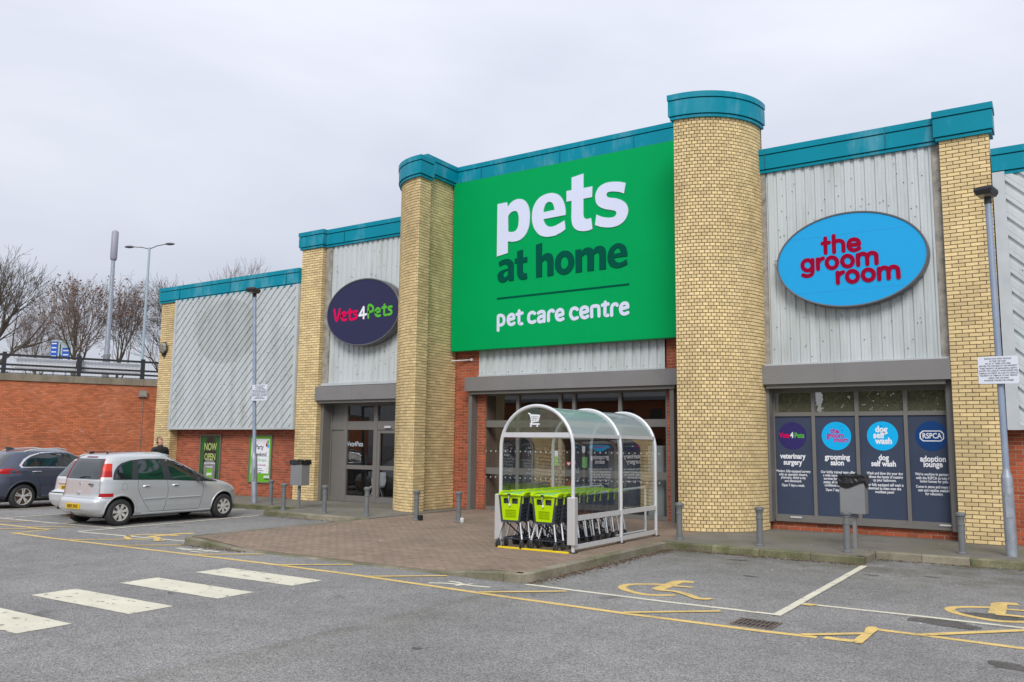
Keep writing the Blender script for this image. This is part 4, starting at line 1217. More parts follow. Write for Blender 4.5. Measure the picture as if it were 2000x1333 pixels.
for outs in (
    [[(105, 377, 1), (160, 345), (220, 330), (275, 345), (305, 385), (312, 440), (312, 540), (312, 630, 1), (245, 638, 1), (240, 605, 1), (200, 645), (150, 658), (105, 635), (88, 580), (100, 530), (150, 490), (235, 465, 1), (235, 440), (215, 408), (180, 405), (145, 420), (117, 438, 1)], [(235, 490, 1), (190, 505), (165, 545), (175, 580), (200, 585), (235, 555, 1)]],
    [[(362, 225, 1), (441, 200, 1), (441, 315, 1), (500, 300, 1), (500, 372, 1), (438, 385, 1), (438, 440), (438, 480), (445, 520), (465, 533), (493, 527, 1), (500, 602, 1), (450, 617), (400, 610), (370, 570), (360, 500), (360, 390, 1), (327, 397, 1), (327, 330, 1), (362, 322, 1)]],
    [[(624, 135, 1), (707, 107, 1), (705, 298, 1), (745, 260), (800, 248), (845, 270), (864, 330), (866, 430), (866, 557, 1), (782, 572, 1), (782, 450), (782, 390), (770, 350), (745, 345), (705, 375, 1), (706, 577, 1), (626, 590, 1)]],
    [[(888, 400), (905, 310), (960, 240), (1030, 215), (1100, 235), (1145, 300), (1157, 380), (1135, 460), (1080, 525), (1005, 548), (935, 520), (895, 460)], [(967, 395), (980, 330), (1020, 295), (1060, 320), (1075, 370), (1065, 430), (1020, 470), (980, 450)]],
    [[(1173, 207, 1), (1252, 193, 1), (1257, 230, 1), (1300, 185), (1355, 170), (1400, 180), (1420, 210, 1), (1465, 160), (1525, 147), (1575, 170), (1595, 230), (1597, 350), (1598, 470, 1), (1507, 481, 1), (1507, 380), (1507, 290), (1500, 250), (1475, 240), (1430, 270, 1), (1428, 490, 1), (1340, 502, 1), (1340, 400), (1340, 310), (1332, 270), (1310, 262), (1262, 300, 1), (1263, 510, 1), (1178, 522, 1)]],
    [[(1895, 290, 1), (1893, 230), (1865, 150), (1800, 112), (1730, 122), (1660, 180), (1625, 270), (1625, 350), (1660, 425), (1730, 455), (1810, 445), (1897, 405, 1), (1887, 335, 1), (1830, 370), (1780, 383), (1730, 360), (1710, 315, 1)], [(1705, 262, 1), (1715, 215), (1755, 177), (1790, 190), (1807, 243, 1)]]):
    glyph('letter', outs, fc, M['dgreen'], sgn, SGY - .02)
fq = lambda x, y: (lambda p: (p.x, p.z))(wall(x, y, SGY))
curve_mesh('underline', [[fq(971.2, 582.4), fq(971.2, 585.2), fq(1228.8, 557), fq(1228.8, 553.8)]], M['dgreen'], sgn, SGY - .015, .015)
fd = zmap(960, 570, 7.143, SGY)
pcc = [[(93, 540), (93, 440), (94, 350)], [(96, 340), (130, 331), (165, 350), (177, 395), (165, 445), (130, 467), (98, 466)],
       [(240, 395), (312, 374)], [(314, 372), (308, 330), (275, 320), (240, 350), (232, 400), (245, 445), (280, 460), (318, 440)],
       [(387, 270), (385, 420), (395, 445), (425, 448)], [(355, 318), (430, 300)],
       [(605, 305), (570, 290), (530, 315), (518, 370), (530, 415), (565, 430), (608, 415)],
       [(655, 300), (690, 280), (730, 285), (737, 320), (737, 415)], [(737, 345), (700, 345), (665, 365), (655, 395), (670, 420), (705, 415), (737, 395)],
       [(797, 405), (797, 320), (810, 280), (845, 262), (865, 275)],
       [(915, 340), (997, 317)], [(999, 314), (992, 268), (958, 252), (918, 280), (905, 330), (920, 380), (958, 396), (1000, 380)],
       [(1200, 250), (1165, 230), (1120, 255), (1105, 320), (1130, 370), (1160, 380), (1200, 365)],
       [(1260, 300), (1342, 277)], [(1344, 274), (1337, 232), (1302, 217), (1260, 240), (1248, 300), (1266, 350), (1305, 365), (1345, 345)],
       [(1402, 350), (1402, 225), (1440, 203), (1485, 203), (1500, 235), (1503, 340)],
       [(1590, 150), (1585, 300), (1595, 330), (1625, 333)], [(1550, 190), (1630, 175)],
       [(1680, 330), (1680, 230), (1700, 185), (1740, 175), (1755, 190)],
       [(1820, 240), (1902, 218)], [(1904, 215), (1896, 174), (1860, 162), (1820, 185), (1802, 240), (1820, 298), (1860, 312), (1905, 295)]]
strokes('lettering', pcc, fd, .044, M['signwhite'], sgn, SGY - .004)
# ---- oval signs
def oval(nm, label, cx, cz, a, bz, Y, face, rim, D=.24):
    t = thing(nm, label, 'sign', (cx, Y, cz))
    el = lambda s, n=72: [(cx + (a + s) * math.cos(2 * PI * k / n), cz + (bz + s) * math.sin(2 * PI * k / n)) for k in range(n)]
    b = MB()
    rs = [[(x, y, z) for x, z in el(s)] for s, y in ((-.035, Y), (-.035, Y - .012), (-.01, Y - .015), (0, Y - .005), (0, Y + D))]
    b.rings(rs, True, False); b.build('rim', rim, t, smooth=False)
    b = MB(); b.prism(el(-.03), Y, Y + .02, 'Y'); b.build('face', face, t)
    return t
OY = 17.72
gs = oval('oval_sign', 'sky blue oval sign with crimson lettering on the pale siding', -3.49, 5.65, 1.46, .985, OY, M['blue'], M['rim'])
ff = zmap(1550, 440, 8.696, OY)
groom = [[(538, 228), (545, 475)], [(492, 315), (602, 298)], [(680, 185), (690, 460)], [(685, 310), (730, 272), (790, 268), (840, 305), (850, 440)],
         [(950, 345), (1112, 325)], [(1114, 318), (1092, 262), (1030, 242), (962, 265), (934, 330), (955, 400), (1020, 428), (1080, 413), (1115, 393)],
         ['o', 238, 684, 86, 88], [(322, 592), (325, 780), (305, 840), (235, 868), (162, 852)],
         [(412, 582), (418, 748)], [(418, 650), (450, 592), (500, 566)], ['o', 653, 640, 89, 92], ['o', 918, 612, 90, 92],
         [(1092, 508), (1100, 680)], [(1096, 570), (1125, 505), (1185, 487), (1240, 515), (1252, 580), (1255, 662)], [(1253, 560), (1285, 490), (1345, 472), (1400, 500), (1408, 570), (1412, 648)],
         [(748, 808), (756, 983)], [(752, 880), (790, 828), (843, 800)], ['o', 1002, 872, 92, 92], ['o', 1272, 846, 93, 92],
         [(1451, 742), (1460, 918)], [(1456, 810), (1490, 742), (1548, 723), (1602, 748), (1614, 810), (1618, 903)], [(1616, 795), (1648, 725), (1708, 708), (1765, 735), (1778, 800), (1785, 888)]]
strokes('lettering', groom, ff, .0425, M['crimson'], gs, OY - .006)
b = MB()
for zz in (6.18, 5.02):
    hw = 1.44 * math.sqrt(max(0, 1 - ((zz - 5.65) / .97) ** 2)); b.box(-3.49 - hw, -3.49 + hw, OY - .002, OY, zz, zz + .006)
b.build('seam', M['blueline'], gs)
b = MB(); b.bar((-5.05, 17.95, 5.82), (-4.9, 17.8, 5.80), .03, .03); b.build('bracket', M['trim'], gs)
OY2 = 17.68
vs = oval('oval_sign', 'dark navy oval sign with pink, white and lime lettering beside the left tower', -16.84, 5.60, 1.43, .985, OY2, M['navy'], M['rim'], D=.28)
fv = zmap(630, 540, 8.8875, OY2)
strokes('lettering', [[(208, 585), (245, 778), (302, 575)], [(335, 688), (398, 672), (392, 635), (362, 632), (332, 670), (337, 735), (372, 763), (412, 752)], [(477, 578), (477, 730), (500, 752), (518, 748)], [(440, 632), (512, 618)], [(600, 608), (562, 612), (548, 642), (592, 682), (590, 722), (535, 745)]], fv, .038, M['pink'], vs, OY2 - .006)
strokes('lettering', [[(714, 728), (718, 535), (718, 533)], [(716, 535), (640, 682)], [(640, 682), (760, 660)]], fv, .034, M['white'], vs, OY2 - .006)
strokes('lettering', [[(797, 718), (800, 515), (860, 514), (882, 560), (862, 608), (802, 622)], [(927, 628), (993, 610), (988, 572), (955, 558), (922, 600), (927, 665), (962, 690), (1002, 680)], [(1077, 495), (1072, 650), (1090, 673), (1108, 670)], [(1040, 547), (1108, 533)], [(1203, 528), (1162, 532), (1148, 562), (1195, 600), (1193, 648), (1138, 666)]], fv, .036, M['lime'], vs, OY2 - .006)
# ---- printed panels in the display window
PY = WY + .028
M['pnavy'] = mat('print_navy', (.03, .02, .13), .3); M['pcyan'] = mat('print_cyan', (.0, .44, .86), .3); M['prspca'] = mat('print_deep_blue', (.0, .045, .19), .3)
def wp(px, py, Y=None):
    p = wall(px, py, Y or PY); return p.x, p.z
disc_px = [(1547.7, 851.7, 27), (1633.4, 852, 29), (1723.5, 852, 30.5), (1820, 852, 32.5)]
DC = []
for (px, py, r), m in zip(disc_px, (M['pnavy'], M['pcyan'], M['pcyan'], M['prspca'])):
    x, z = wp(px, py); R_ = .292
    DC.append((x, z))
    b = MB(); b.prism([(x + R_ * math.cos(k * PI / 20), z + R_ * math.sin(k * PI / 20)) for k in range(40)], PY - .002, PY, 'Y'); b.build('printed_disc', m, win)
TY = PY - .005
def head(lines, px, pys, size):
    out = []
    for s, py in zip(lines, pys):
        x, z = wp(px, py); out.append((s, x, z, size))
    return out
L1 = head(['veterinary', 'surgery'], 1548.5, (896, 908), .155) + head(['Modern, fully equipped surgery', 'with an operating theatre,', 'pharmacy, digital x-ray', 'and ultrasound.', 'Open 7 days a week.'], 1549.5, (923, 929.5, 935.5, 942, 950.5), .076)
L2 = head(['grooming', 'salon'], 1635.5, (898, 909), .155) + head(['Our highly trained team offer', 'a wide range of grooming', 'services for your dog or', 'puppy, all coat types and', 'conditions catered for.', 'Open 7 days a week.'], 1636.5, (925, 931.5, 938, 944.5, 951, 960), .076)
L3 = head(['dog', 'self wash'], 1726, (899, 911), .155) + head(['Wash and blow dry your dog', 'without the hassle of messing', 'up your bathroom.', 'Our fully equipped self wash is', 'designed to clean even the', 'muddiest paws!'], 1728, (927.5, 934.5, 941, 950, 957, 964), .076)
L4 = head(['adoption', 'lounge'], 1822.5, (902, 912.5), .155) + head(["We're working in partnership", 'with the RSPCA to help find', 'loving homes for pets.', 'Come in store and meet the', 'cats and reptiles available', 'for rehoming.'], 1825, (929.5, 937, 943.5, 954, 961, 968), .076)
for L in (L1, L2, L3, L4):
    textblock(L[:2], M['white'], win, TY, bold=.035, sx=.82)
    textblock(L[2:], M['white'], win, TY, bold=.02, sx=.74)
x, z = DC[0]
textblock([('Vets', x - .165, z - .04, .15)], M['pink'], win, TY, bold=.03, sx=.8); textblock([('4', x - .01, z - .04, .17)], M['white'], win, TY - .002, bold=.03, sx=.8); textblock([('Pets', x + .145, z - .04, .15)], M['lime'], win, TY, bold=.03, sx=.8)
x, z = DC[1]
textblock([('the', x - .03, z + .055, .15), ('groom', x - .02, z - .035, .15), ('room', x + .09, z - .125, .15)], mat('magenta_print', (.55, 0, .22), .4), win, TY, bold=.03, sx=.85)
x, z = DC[2]
textblock([('dog', x - .02, z + .08, .17), ('self', x - .07, z - .04, .17), ('wash', x + .02, z - .155, .17)], M['white'], win, TY, bold=.04, sx=.9)
b = MB()
for q in (1, 2):
    cx_, cz_ = DC[q]
    for i in range(9):
        bx, bz, br = cx_ + rnd.uniform(-.19, .2), cz_ + rnd.uniform(-.05, .2), rnd.uniform(.006, .018)
        n0 = 10
        rg = lambda r_: [(bx + r_ * math.cos(2 * PI * k / n0), TY + .003, bz + r_ * math.sin(2 * PI * k / n0)) for k in range(n0)]
        b.rings([rg(br), rg(br * .65)], True, False)
b.build('printed_bubbles', M['white'], win, kind='stuff', fix=False)
x, z = DC[3]
textblock([('RSPCA', x + .0, z - .045, .145)], M['white'], win, TY, bold=.02, sx=.8)
def octo(a, c, k): return [(x - a + k, TY - .001, z - c), (x + a - k, TY - .001, z - c), (x + a, TY - .001, z - c + k), (x + a, TY - .001, z + c - k), (x + a - k, TY - .001, z + c), (x - a + k, TY - .001, z + c), (x - a, TY - .001, z + c - k), (x - a, TY - .001, z - c + k)]
b = MB(); b.rings([octo(.215, .105, .055), octo(.195, .087, .047)], True, False); b.build('printed_frame', M['white'], win, fix=False)
x, z = wp(694, 868, VY + .035)
textblock([('Vets4Pets', x, z - .06, .20)], mat('frosted_vinyl', (.42, .47, .52), .5), vet, VY + .028, bold=.02, sx=.8)
# ---- posters on the red wall
def framed(nm, label, x0, x1, z0, z1, Y, back):
    t = thing(nm, label, 'poster', ((x0 + x1) / 2, Y, z0))
    b = MB()
    for r in ((x0 - .035, x1 + .035, z0 - .035, z0), (x0 - .035, x1 + .035, z1, z1 + .035), (x0 - .035, x0, z0, z1), (x1, x1 + .035, z0, z1)): b.box(r[0], r[1], Y - .05, Y, r[2], r[3])
    b.build('frame', M['grey'], t)
    b = MB(); b.box(x0, x1, Y - .025, Y - .01, z0, z1); b.build('backing', back, t)
    return t
RY = 18.15
a, c = wall(392, 852, RY - .03), wall(430, 947, RY - .03)
x0, x1, z1 = wall(393.5, 855, RY - .03).x, wall(431, 855, RY - .03).x, 2.02; z0 = .55
M['pblack'] = mat('poster_black', (.02, .02, .02), .3); M['pgreen'] = mat('poster_green', (.015, .11, .018), .35, var=.7, vscale=7, stretch=(3, 1, .4)); M['plime'] = mat('poster_lime', (.14, .42, .02), .4)
M['pyellow'] = mat('poster_yellow', (.42, .52, .18), .4); M['pgrey'] = mat('poster_grey', (.2, .2, .2), .4, var=.3, vscale=8)
no = framed('wall_poster', 'dark framed poster reading NOW OPEN between green curtains, behind the silver cars', x0, x1, z0, z1, RY, M['pblack'])
YY = RY - .027
cx = (x0 + x1) / 2; W_ = x1 - x0
def fpoly(nm, pts, m, t, y): return curve_mesh(nm, [pts], m, t, y, .002)
fpoly('curtain_print', [(x0 + .01, z0 + .05), (x0 + .14, z0 + .05), (x0 + .16, z0 + .75), (x0 + .30, z1 - .10), (cx - .02, z1 - .04), (x0 + .01, z1 - .02)], M['pgreen'], no, YY - .001)
fpoly('curtain_print', [(x1 - .01, z0 + .05), (x1 - .14, z0 + .05), (x1 - .16, z0 + .75), (x1 - .30, z1 - .10), (cx + .02, z1 - .04), (x1 - .01, z1 - .02)], M['pgreen'], no, YY - .001)
fpoly('dog_print', smooth([(cx - .26, z0 + .02, 1), (cx - .3, z0 + .5), (cx - .17, z0 + .68), (cx, z0 + .72), (cx + .17, z0 + .68), (cx + .3, z0 + .5), (cx + .28, z0 + .02, 1)], 5, True), M['pgrey'], no, YY - .003)
textblock([('NOW', cx, z1 - .48, .34), ('OPEN', cx, z1 - .80, .31)], M['pyellow'], no, YY - .006, bold=.02, sx=.72)
textblock([('your new local store', cx, z1 - .93, .085), ('is now open', cx, z1 - 1.05, .085)], M['white'], no, YY - .006, bold=.02, sx=.8)
fpoly('logo_print', [(cx - .14, z0 + .08), (cx + .16, z0 + .08), (cx + .16, z0 + .38), (cx - .14, z0 + .38)], M['plime'], no, YY - .005)
textblock([('pets', cx + .01, z0 + .17, .15)], M['white'], no, YY - .009, bold=.03)
x0, x1, z1, z0 = wall(489.5, 853, RY - .03).x, wall(531, 853, RY - .03).x, 2.02, .58
pw = framed('wall_poster', 'bright green framed poster with a white party notice, behind the lamp post', x0, x1, z0, z1, RY, M['plime'])
cx = (x0 + x1) / 2
fpoly('white_sheet', [(x0 + .08, z0 + .27), (x1 - .09, z0 + .27), (x1 - .09, z1 - .09), (x0 + .08, z1 - .09)], M['white'], pw, YY - .001)
textblock([('Party', cx - .05, z1 - .42, .22), ('weekend', cx, z1 - .64, .20)], M['pblack'], pw, YY - .004, bold=.01, sx=.8)
textblock([('6 & 7th April', cx, z1 - .80, .13)], M['lime'], pw, YY - .004, sx=.8)
textblock([('Fun for all the family', cx, z1 - .94, .09)], M['red'], pw, YY - .004, sx=.75)
textblock([('for the day', cx, z1 - 1.04, .055), ('pets at home event', cx, z1 - 1.10, .055), ('free gifts', cx, z1 - 1.16, .055)], M['pblack'], pw, YY - .004, sx=.8)
textblock([('pets', x1 - .17, z0 + .13, .15)], M['white'], pw, YY - .004, bold=.03); textblock([('at home', x1 - .17, z0 + .075, .07)], M['pblack'], pw, YY - .004, bold=.02)
for bx, bz, m in ((x1 - .16, z1 - .19, M['lime']), (x1 - .22, z1 - .28, M['red']), (x1 - .145, z1 - .32, M['pcyan'])):
    fpoly('balloon_print', [(bx + .042 * math.cos(k * PI / 8), bz + .06 * math.sin(k * PI / 8)) for k in range(16)], m, pw, YY - .005 - .002 * (bx > x1 - .2))
b = MB()
for i in range(46):
    e = rnd.random()
    bx = rnd.choice([rnd.uniform(x0 + .1, x0 + .2), rnd.uniform(x1 - .18, x1 - .1), rnd.uniform(x0 + .1, x1 - .1)])
    bz = rnd.uniform(z0 + .3, z1 - .12) if bx < x0 + .2 or bx > x1 - .18 else rnd.choice([rnd.uniform(z1 - .24, z1 - .12), rnd.uniform(z0 + .29, z0 + .38)])
    b.obox((bx, YY - .004, bz), .022, .001, .009, Matrix.Rotation(rnd.random() * 3, 3, 'Y'))
b.build('confetti_print', M['pink'], pw, kind='stuff')
# ---- wall fittings
def floodlight(p, nrm_rz, label, cable=0, s=1.0):
    t = thing('flood_light', label, 'flood light', p, nrm_rz)
    b = MB(); b.cbox(-.17 * s, .17 * s, -.13 * s, 0, -.13 * s, .13 * s, .02); local(b.build('housing', M['bin'], t), t)
    b = MB(); b.box(-.12 * s, .12 * s, -.142 * s, -.13 * s, -.09 * s, .09 * s); local(b.build('lens', M['lampglass'], t), t)
    if cable:
        b = MB(); b.tube([(.02, -.02, -.13 * s), (.02, -.02, -cable)], .012, 6); local(b.build('conduit', M['bin'], t), t)
    return t
p = wall(323, 680, YF)
t = thing('bulkhead_light', 'round caged bulkhead lamp with rust streak on the yellow corner pier', 'wall lamp', (p.x, YF, p.z))
b = MB(); b.lathe((p.x, YF - .12, p.z), [(.11, .12), (.17, .10), (.19, .02), (.13, -.02), (.0, -.03)], 14, 'Y', False); b.build('globe', M['lampglass'], t)
b = MB()
for k in range(6):
    a = k * PI / 3 + .2
    b.tube([(p.x + .2 * math.cos(a), YF, p.z + .2 * math.sin(a)), (p.x + .2 * math.cos(a), YF - .10, p.z + .2 * math.sin(a)), (p.x + .05 * math.cos(a), YF - .16, p.z + .05 * math.sin(a))], .011, 5)
b.lathe((p.x, YF - .1, p.z), [(.21, 0), (.21, .02), (.18, .02), (.18, 0), (.21, 0)], 14, 'Y', False)
b.build('cage', M['black'], t)
b = MB(); b.prism([(p.x - .07, p.z - .14), (p.x + .07, p.z - .14), (p.x + .05, p.z - .30), (p.x - .03, p.z - .30)], YF - .10, YF - .005, 'Y'); b.build('base', M['black'], t)
# camera on an arm
a = wall(870, 706, 18.2)
t = thing('security_camera', 'small white dome camera on a thin horizontal arm under the green sign', 'camera', (a.x, 18.3, a.z))
b = MB(); q = wall(922, 703, 18.46); b.tube([(a.x, 18.25, a.z), (q.x, 18.45, q.z)], .014, 6); b.build('arm', M['white'], t)
b = MB(); b.lathe((q.x, 18.43, q.z), [(.04, 0), (.04, .045)], 10, 'Y'); b.build('wall_plate', M['white'], t)
b = MB(); b.lathe((a.x - .02, 18.25, a.z), [(.0, -.08), (.06, -.06), (.085, 0), (.06, .06), (.0, .08)], 12, 'X', False); b.build('dome', M['white'], t, smooth=True)
b = MB(); b.lathe((a.x + .07, 18.25, a.z), [(.045, 0), (.055, .03), (.0, .05)], 10, 'X', False); b.build('lens', M['black'], t)
# ---- bollards
bl_spots = [(-18.48, 16.04), (-16.74, 14.95), (-15.28, 14.95), (-13.98, 15.05), (-12.35, 14.92), (-11.30, 15.10), (-6.13, 15.05), (-4.61, 14.98), (-3.16, 15.0), (-1.56, 16.03)]
bl_lab = ['farthest left bollard, set back by the poster wall and lamp post', 'bollard between the left litter bin and the kerb step, left of the bin post', 'bollard on the kerb edge just right of the left litter bin',
          'bollard in front of the vet entrance door', 'bollard with a dark base plate in front of the left tower corner', 'bollard with a pale cup at its foot, left of the entrance',
          'bollard at the left foot of the big round tower', 'bollard at the right foot of the big round tower', 'bollard directly in front of the right litter bin', 'bollard before the end brick pier at the right']
t = thing('bollard', 'grey ' + bl_lab[0], 'bollard', (*bl_spots[0], .12), 0, 'grey cast bollards along the pavement')
prof = [(.075, 0), (.075, .02), (.058, .035), (.055, .10), (.054, .46), (.062, .465), (.062, .485), (.055, .49), (.055, .575), (.066, .58), (.066, .60), (.058, .605)]
b = MB(); b.lathe((0, 0, 0), prof, 20); local(b.build('post', M['bollard'], smooth=True), t)
b = MB(); b.lathe((0, 0, 0), [(.055, .603), (.078, .615), (.083, .64), (.078, .662), (.05, .676), (.0, .68)], 20, 'Z', False); local(b.build('cap', M['bollard'], smooth=True), t)
for sp_, lb in zip(bl_spots[1:], bl_lab[1:]): dup(t, (*sp_, .12), rnd.random() * 6, 'grey ' + lb)
b = MB(); b.cbox(-12.31, -12.23, 14.9, 15.02, .121, .24, .01); tag(b.build('broken_base_plate', M['black']), 'small black plate leaning at the foot of the bollard before the left tower', 'metal plate')
b = MB(); b.lathe((-11.20, 15.10, .121), [(.035, 0), (.05, .04), (.045, .09), (.02, .11)], 12); tag(b.build('paper_cup', M['litter'], smooth=True), 'pale crumpled cup beside the foot of the bollard by the entrance', 'cup')
# ---- litter bins
def litter_bin(x, y, label, liner):
    t = thing('litter_bin', label, 'litter bin', (x, y, .12), 0, 'grey litter bins on posts')
    b = MB(); b.box(-.03, .03, -.03, .03, 0, .68); local(b.build('post', M['bin']), t)
    b = MB(); b.cbox(-.205, .205, -.15, .15, .60, 1.20, .012); local(b.build('body', M['bin']), t)
    b = MB(); b.box(-.215, .215, -.16, .16, 1.20, 1.225)
    o = local(b.build('rim', M['black']), t)
    b = MB()
    # crumpled black liner folded over the rim
    top = []; n = 40; rng_ = random.Random(int(x * 10))
    def edge(k, off):
        s = k / n * 4; i = int(s) % 4; f = s - int(s)
        c4 = [(-1, -1), (1, -1), (1, 1), (-1, 1)]
        p, q = c4[i], c4[(i + 1) % 4]
        return ((p[0] + (q[0] - p[0]) * f) * (.21 + off), (p[1] + (q[1] - p[1]) * f) * (.155 + off))
    rs = []
    for lv in range(5):
        r = []
        for k in range(n):
            off = [.005, .018, .014, .02, .012][lv] + rng_.uniform(-.006, .006)
            z = [1.255, 1.24, 1.20, 1.17, 1.15][lv] + (rng_.uniform(-.012, .012) if lv < 3 else 0)
            if lv >= 3: z -= (liner * (.6 + .4 * math.sin(k * .5))) * (lv - 2) * .5
            x_, y_ = edge(k, off); r.append((x_, y_, z))
        rs.append(r)
    b.rings(rs, True, False); b.face([(x_, y_, z_ - .012) for x_, y_, z_ in rs[0]])
    local(b.build('bin_liner', M['blackgloss'], smooth=False), t)
litter_bin(-16.84, 15.56, 'grey square litter bin on a post by the yellow pier left of the vet entrance', .02)
litter_bin(-3.16, 15.66, 'grey square litter bin with black bag folded over, in front of the window panels', .12)
# ---- car park lamp columns with notices
NOTE = ['PEOPLE WHO PARK VEHICLES', 'IN THIS CAR PARK', 'DO SO AT THEIR OWN RISK', 'NEITHER THE OWNERS OF THIS PROPERTY', 'THEIR TENANTS OR MANAGING AGENTS', 'ACCEPT ANY LIABILITY WHATSOEVER FOR', 'DAMAGE ACCIDENT OR LOSS TO VEHICLES', 'PROPERTY IN THEM OR TO ANY PERSON', 'USING THIS CAR PARK', 'HOWEVER THIS MAY BE CAUSED']
def lamp_column(x, y, h, label, nlabel, sc, tilt, headrz, foot=1.25):
    t = thing('lamp_column', label, 'lamp post', (x, y, .12), 0, 'tall car park lamp columns')
    tx = lambda z: tilt * (z / h)
    b = MB(); zs_ = [(0, .088), (.3, .088), (.6, .088), (.9, .088), (foot, .088), (foot + .03, .084), (foot + .13, .056), (foot + .16, .054)]
    b.rings([[(tx(z) + r * math.cos(2 * PI * k / 18), r * math.sin(2 * PI * k / 18), z) for k in range(18)] for z, r in zs_], True, True); local(b.build('base_section', M['galv'], smooth=True), t)
    b = MB(); b.tube([(tx(foot), 0, foot + .05), (tx(h), 0, h)], .052, 14); local(b.build('shaft', M['galvblue'], smooth=True), t)
    b = MB(); b.box(-.045, .045, -.094, -.08, .62, 1.0); local(b.build('access_door', M['galv']), t)
    b = MB(); b.tube([(tx(h), 0, h - .12), (tx(h), 0, h + .02)], .06, 10); local(b.build('bracket', M['black']), t)
    Rm = Matrix.Rotation(headrz, 3, 'Z') @ Matrix.Rotation(math.radians(-4), 3, 'X')
    b = MB()
    rs = []
    for z, a, c in ((0, .115, .14), (.07, .145, .165), (.12, .14, .16), (.145, .09, .11)):
        rs.append([Vector((tx(h), 0, h)) + Rm @ Vector((dx * a, dy * c - .08, z)) for dx, dy in ((-1, -1), (1, -1), (1, 1), (-1, 1))])
    b.rings(rs, True, True); o = local(b.build('lamp_head', M['black']), t)
    b = MB(); b.face([Vector((tx(h), 0, h)) + Rm @ Vector((dx * .095, dy * .11 - .09, -.004)) for dx, dy in ((-1, -1), (1, -1), (1, 1), (-1, 1))]); local(b.build('diffuser', M['lampglass']), o)
    # notice plate clamped to the shaft
    x0, z0, x1, z1, Yn = sc
    s = thing('car_park_notice', nlabel, 'notice', ((x0 + x1) / 2, Yn, z0), 0, 'white car park notices')
    r = .035
    pts = []
    for cx_, cz_, a0 in ((x1 - r, z0 + r, -PI / 2), (x1 - r, z1 - r, 0), (x0 + r, z1 - r, PI / 2), (x0 + r, z0 + r, PI)):
        pts += [(cx_ + r * math.cos(a0 + k * PI / 8), cz_ + r * math.sin(a0 + k * PI / 8)) for k in range(5)]
    b = MB(); b.prism(pts, Yn, Yn + .004, 'Y'); b.build('plate', mat('notice_white', (.66, .70, .78), .5), s)
    H_ = z1 - z0; ls = [(q, (x0 + x1) / 2, z1 - H_ * (.115 + .088 * i), H_ * .080) for i, q in enumerate(NOTE)]
    textblock(ls, M['pblack'], s, Yn - .002, bold=.01, sx=.80 * (x1 - x0) / H_ / 1.30)
    b = MB(); xm = x + tilt * ((z0 + z1) / 2 - .12) / h
    for z in (z0 + .1, z1 - .1): b.box(xm - .07, xm + .07, Yn + .005, Yn + .03, z - .02, z + .02)
    b.build('clamp', M['galv'], s)
a, c = wall(489, 752, 15.98), wall(517, 782, 15.98)
lamp_column(-19.28, 16.15, 6.04, 'tall grey lamp post standing before the diagonal siding on the left', 'white car park notice halfway up the left lamp post', (a.x, c.z, c.x, a.z, 16.05), -.42, .3)
a, c = wall(1908, 697, 15.98), wall(1991, 748, 15.98)
lamp_column(-.86, 16.17, 6.02, 'tall galvanised lamp post in front of the end pier at the right edge', 'white car park liability notice on the right lamp post', (a.x, c.z, c.x, a.z, 16.06), -.04, -.25)
# ------------------------------------------------------------------ trolley shelter
SX0, SX1 = -8.13, -6.72
SYS = (12.05, 13.80, 15.32)
CXs, RAs = (SX0 + SX1) / 2, (SX1 - SX0) / 2
SPR = 1.78
sh = thing('trolley_shelter', 'arched silver tube trolley shelter with clear plastic roof before the entrance', 'trolley shelter', (CXs, SYS[0], .12))
def arch_pts(y, r=0.0, n=24, z0=.12):
    return [(SX0 - r, y, z0)] + [(SX0 - r, y, z0 + (SPR - z0) * k / 4) for k in range(1, 4)] + [(CXs - (RAs + r) * math.cos(PI * k / n), y, SPR + (RAs + r) * math.sin(PI * k / n)) for k in range(n + 1)] + [(SX1 + r, y, z0 + (SPR - z0) * k / 4) for k in range(3, 0, -1)] + [(SX1 + r, y, z0)]
for y in SYS:
    b = MB(); b.tube(arch_pts(y), .031, 12); b.build('arch', M['alu'], sh, smooth=True)
    b = MB()
    for x in (SX0, SX1): b.cbox(x - .06, x + .06, y - .05, y + .05, .12, .135, .004)
    b.build('base_plate', M['black'], sh, kind='stuff')
for x, s in ((SX0, 1), (SX1, -1)):
    for y0, y1 in zip(SYS, SYS[1:]):
        for z0, z1 in ((.62, .70), (.17, .24), (1.96, 2.02)):
            zx = x if z0 < 1.5 else CXs - s * RAs * math.sqrt(1 - ((z0 - SPR) / RAs) ** 2)
            b = MB(); b.box(zx - .02, zx + .02, y0 + .03, y1 - .03, z0, z1); b.build('side_rail', M['alu'], sh)
b = MB(); xw = RAs * math.sqrt(1 - ((2.0 - SPR) / RAs) ** 2)
b.box(CXs - xw, CXs + xw, SYS[0] - .02, SYS[0] + .02, 1.96, 2.04); b.build('cross_bar', M['alu'], sh)
b = MB(); b.box(CXs - xw, CXs + xw, SYS[1] - .018, SYS[1] + .018, 1.98, 2.03); b.build('cross_bar', M['alu'], sh)
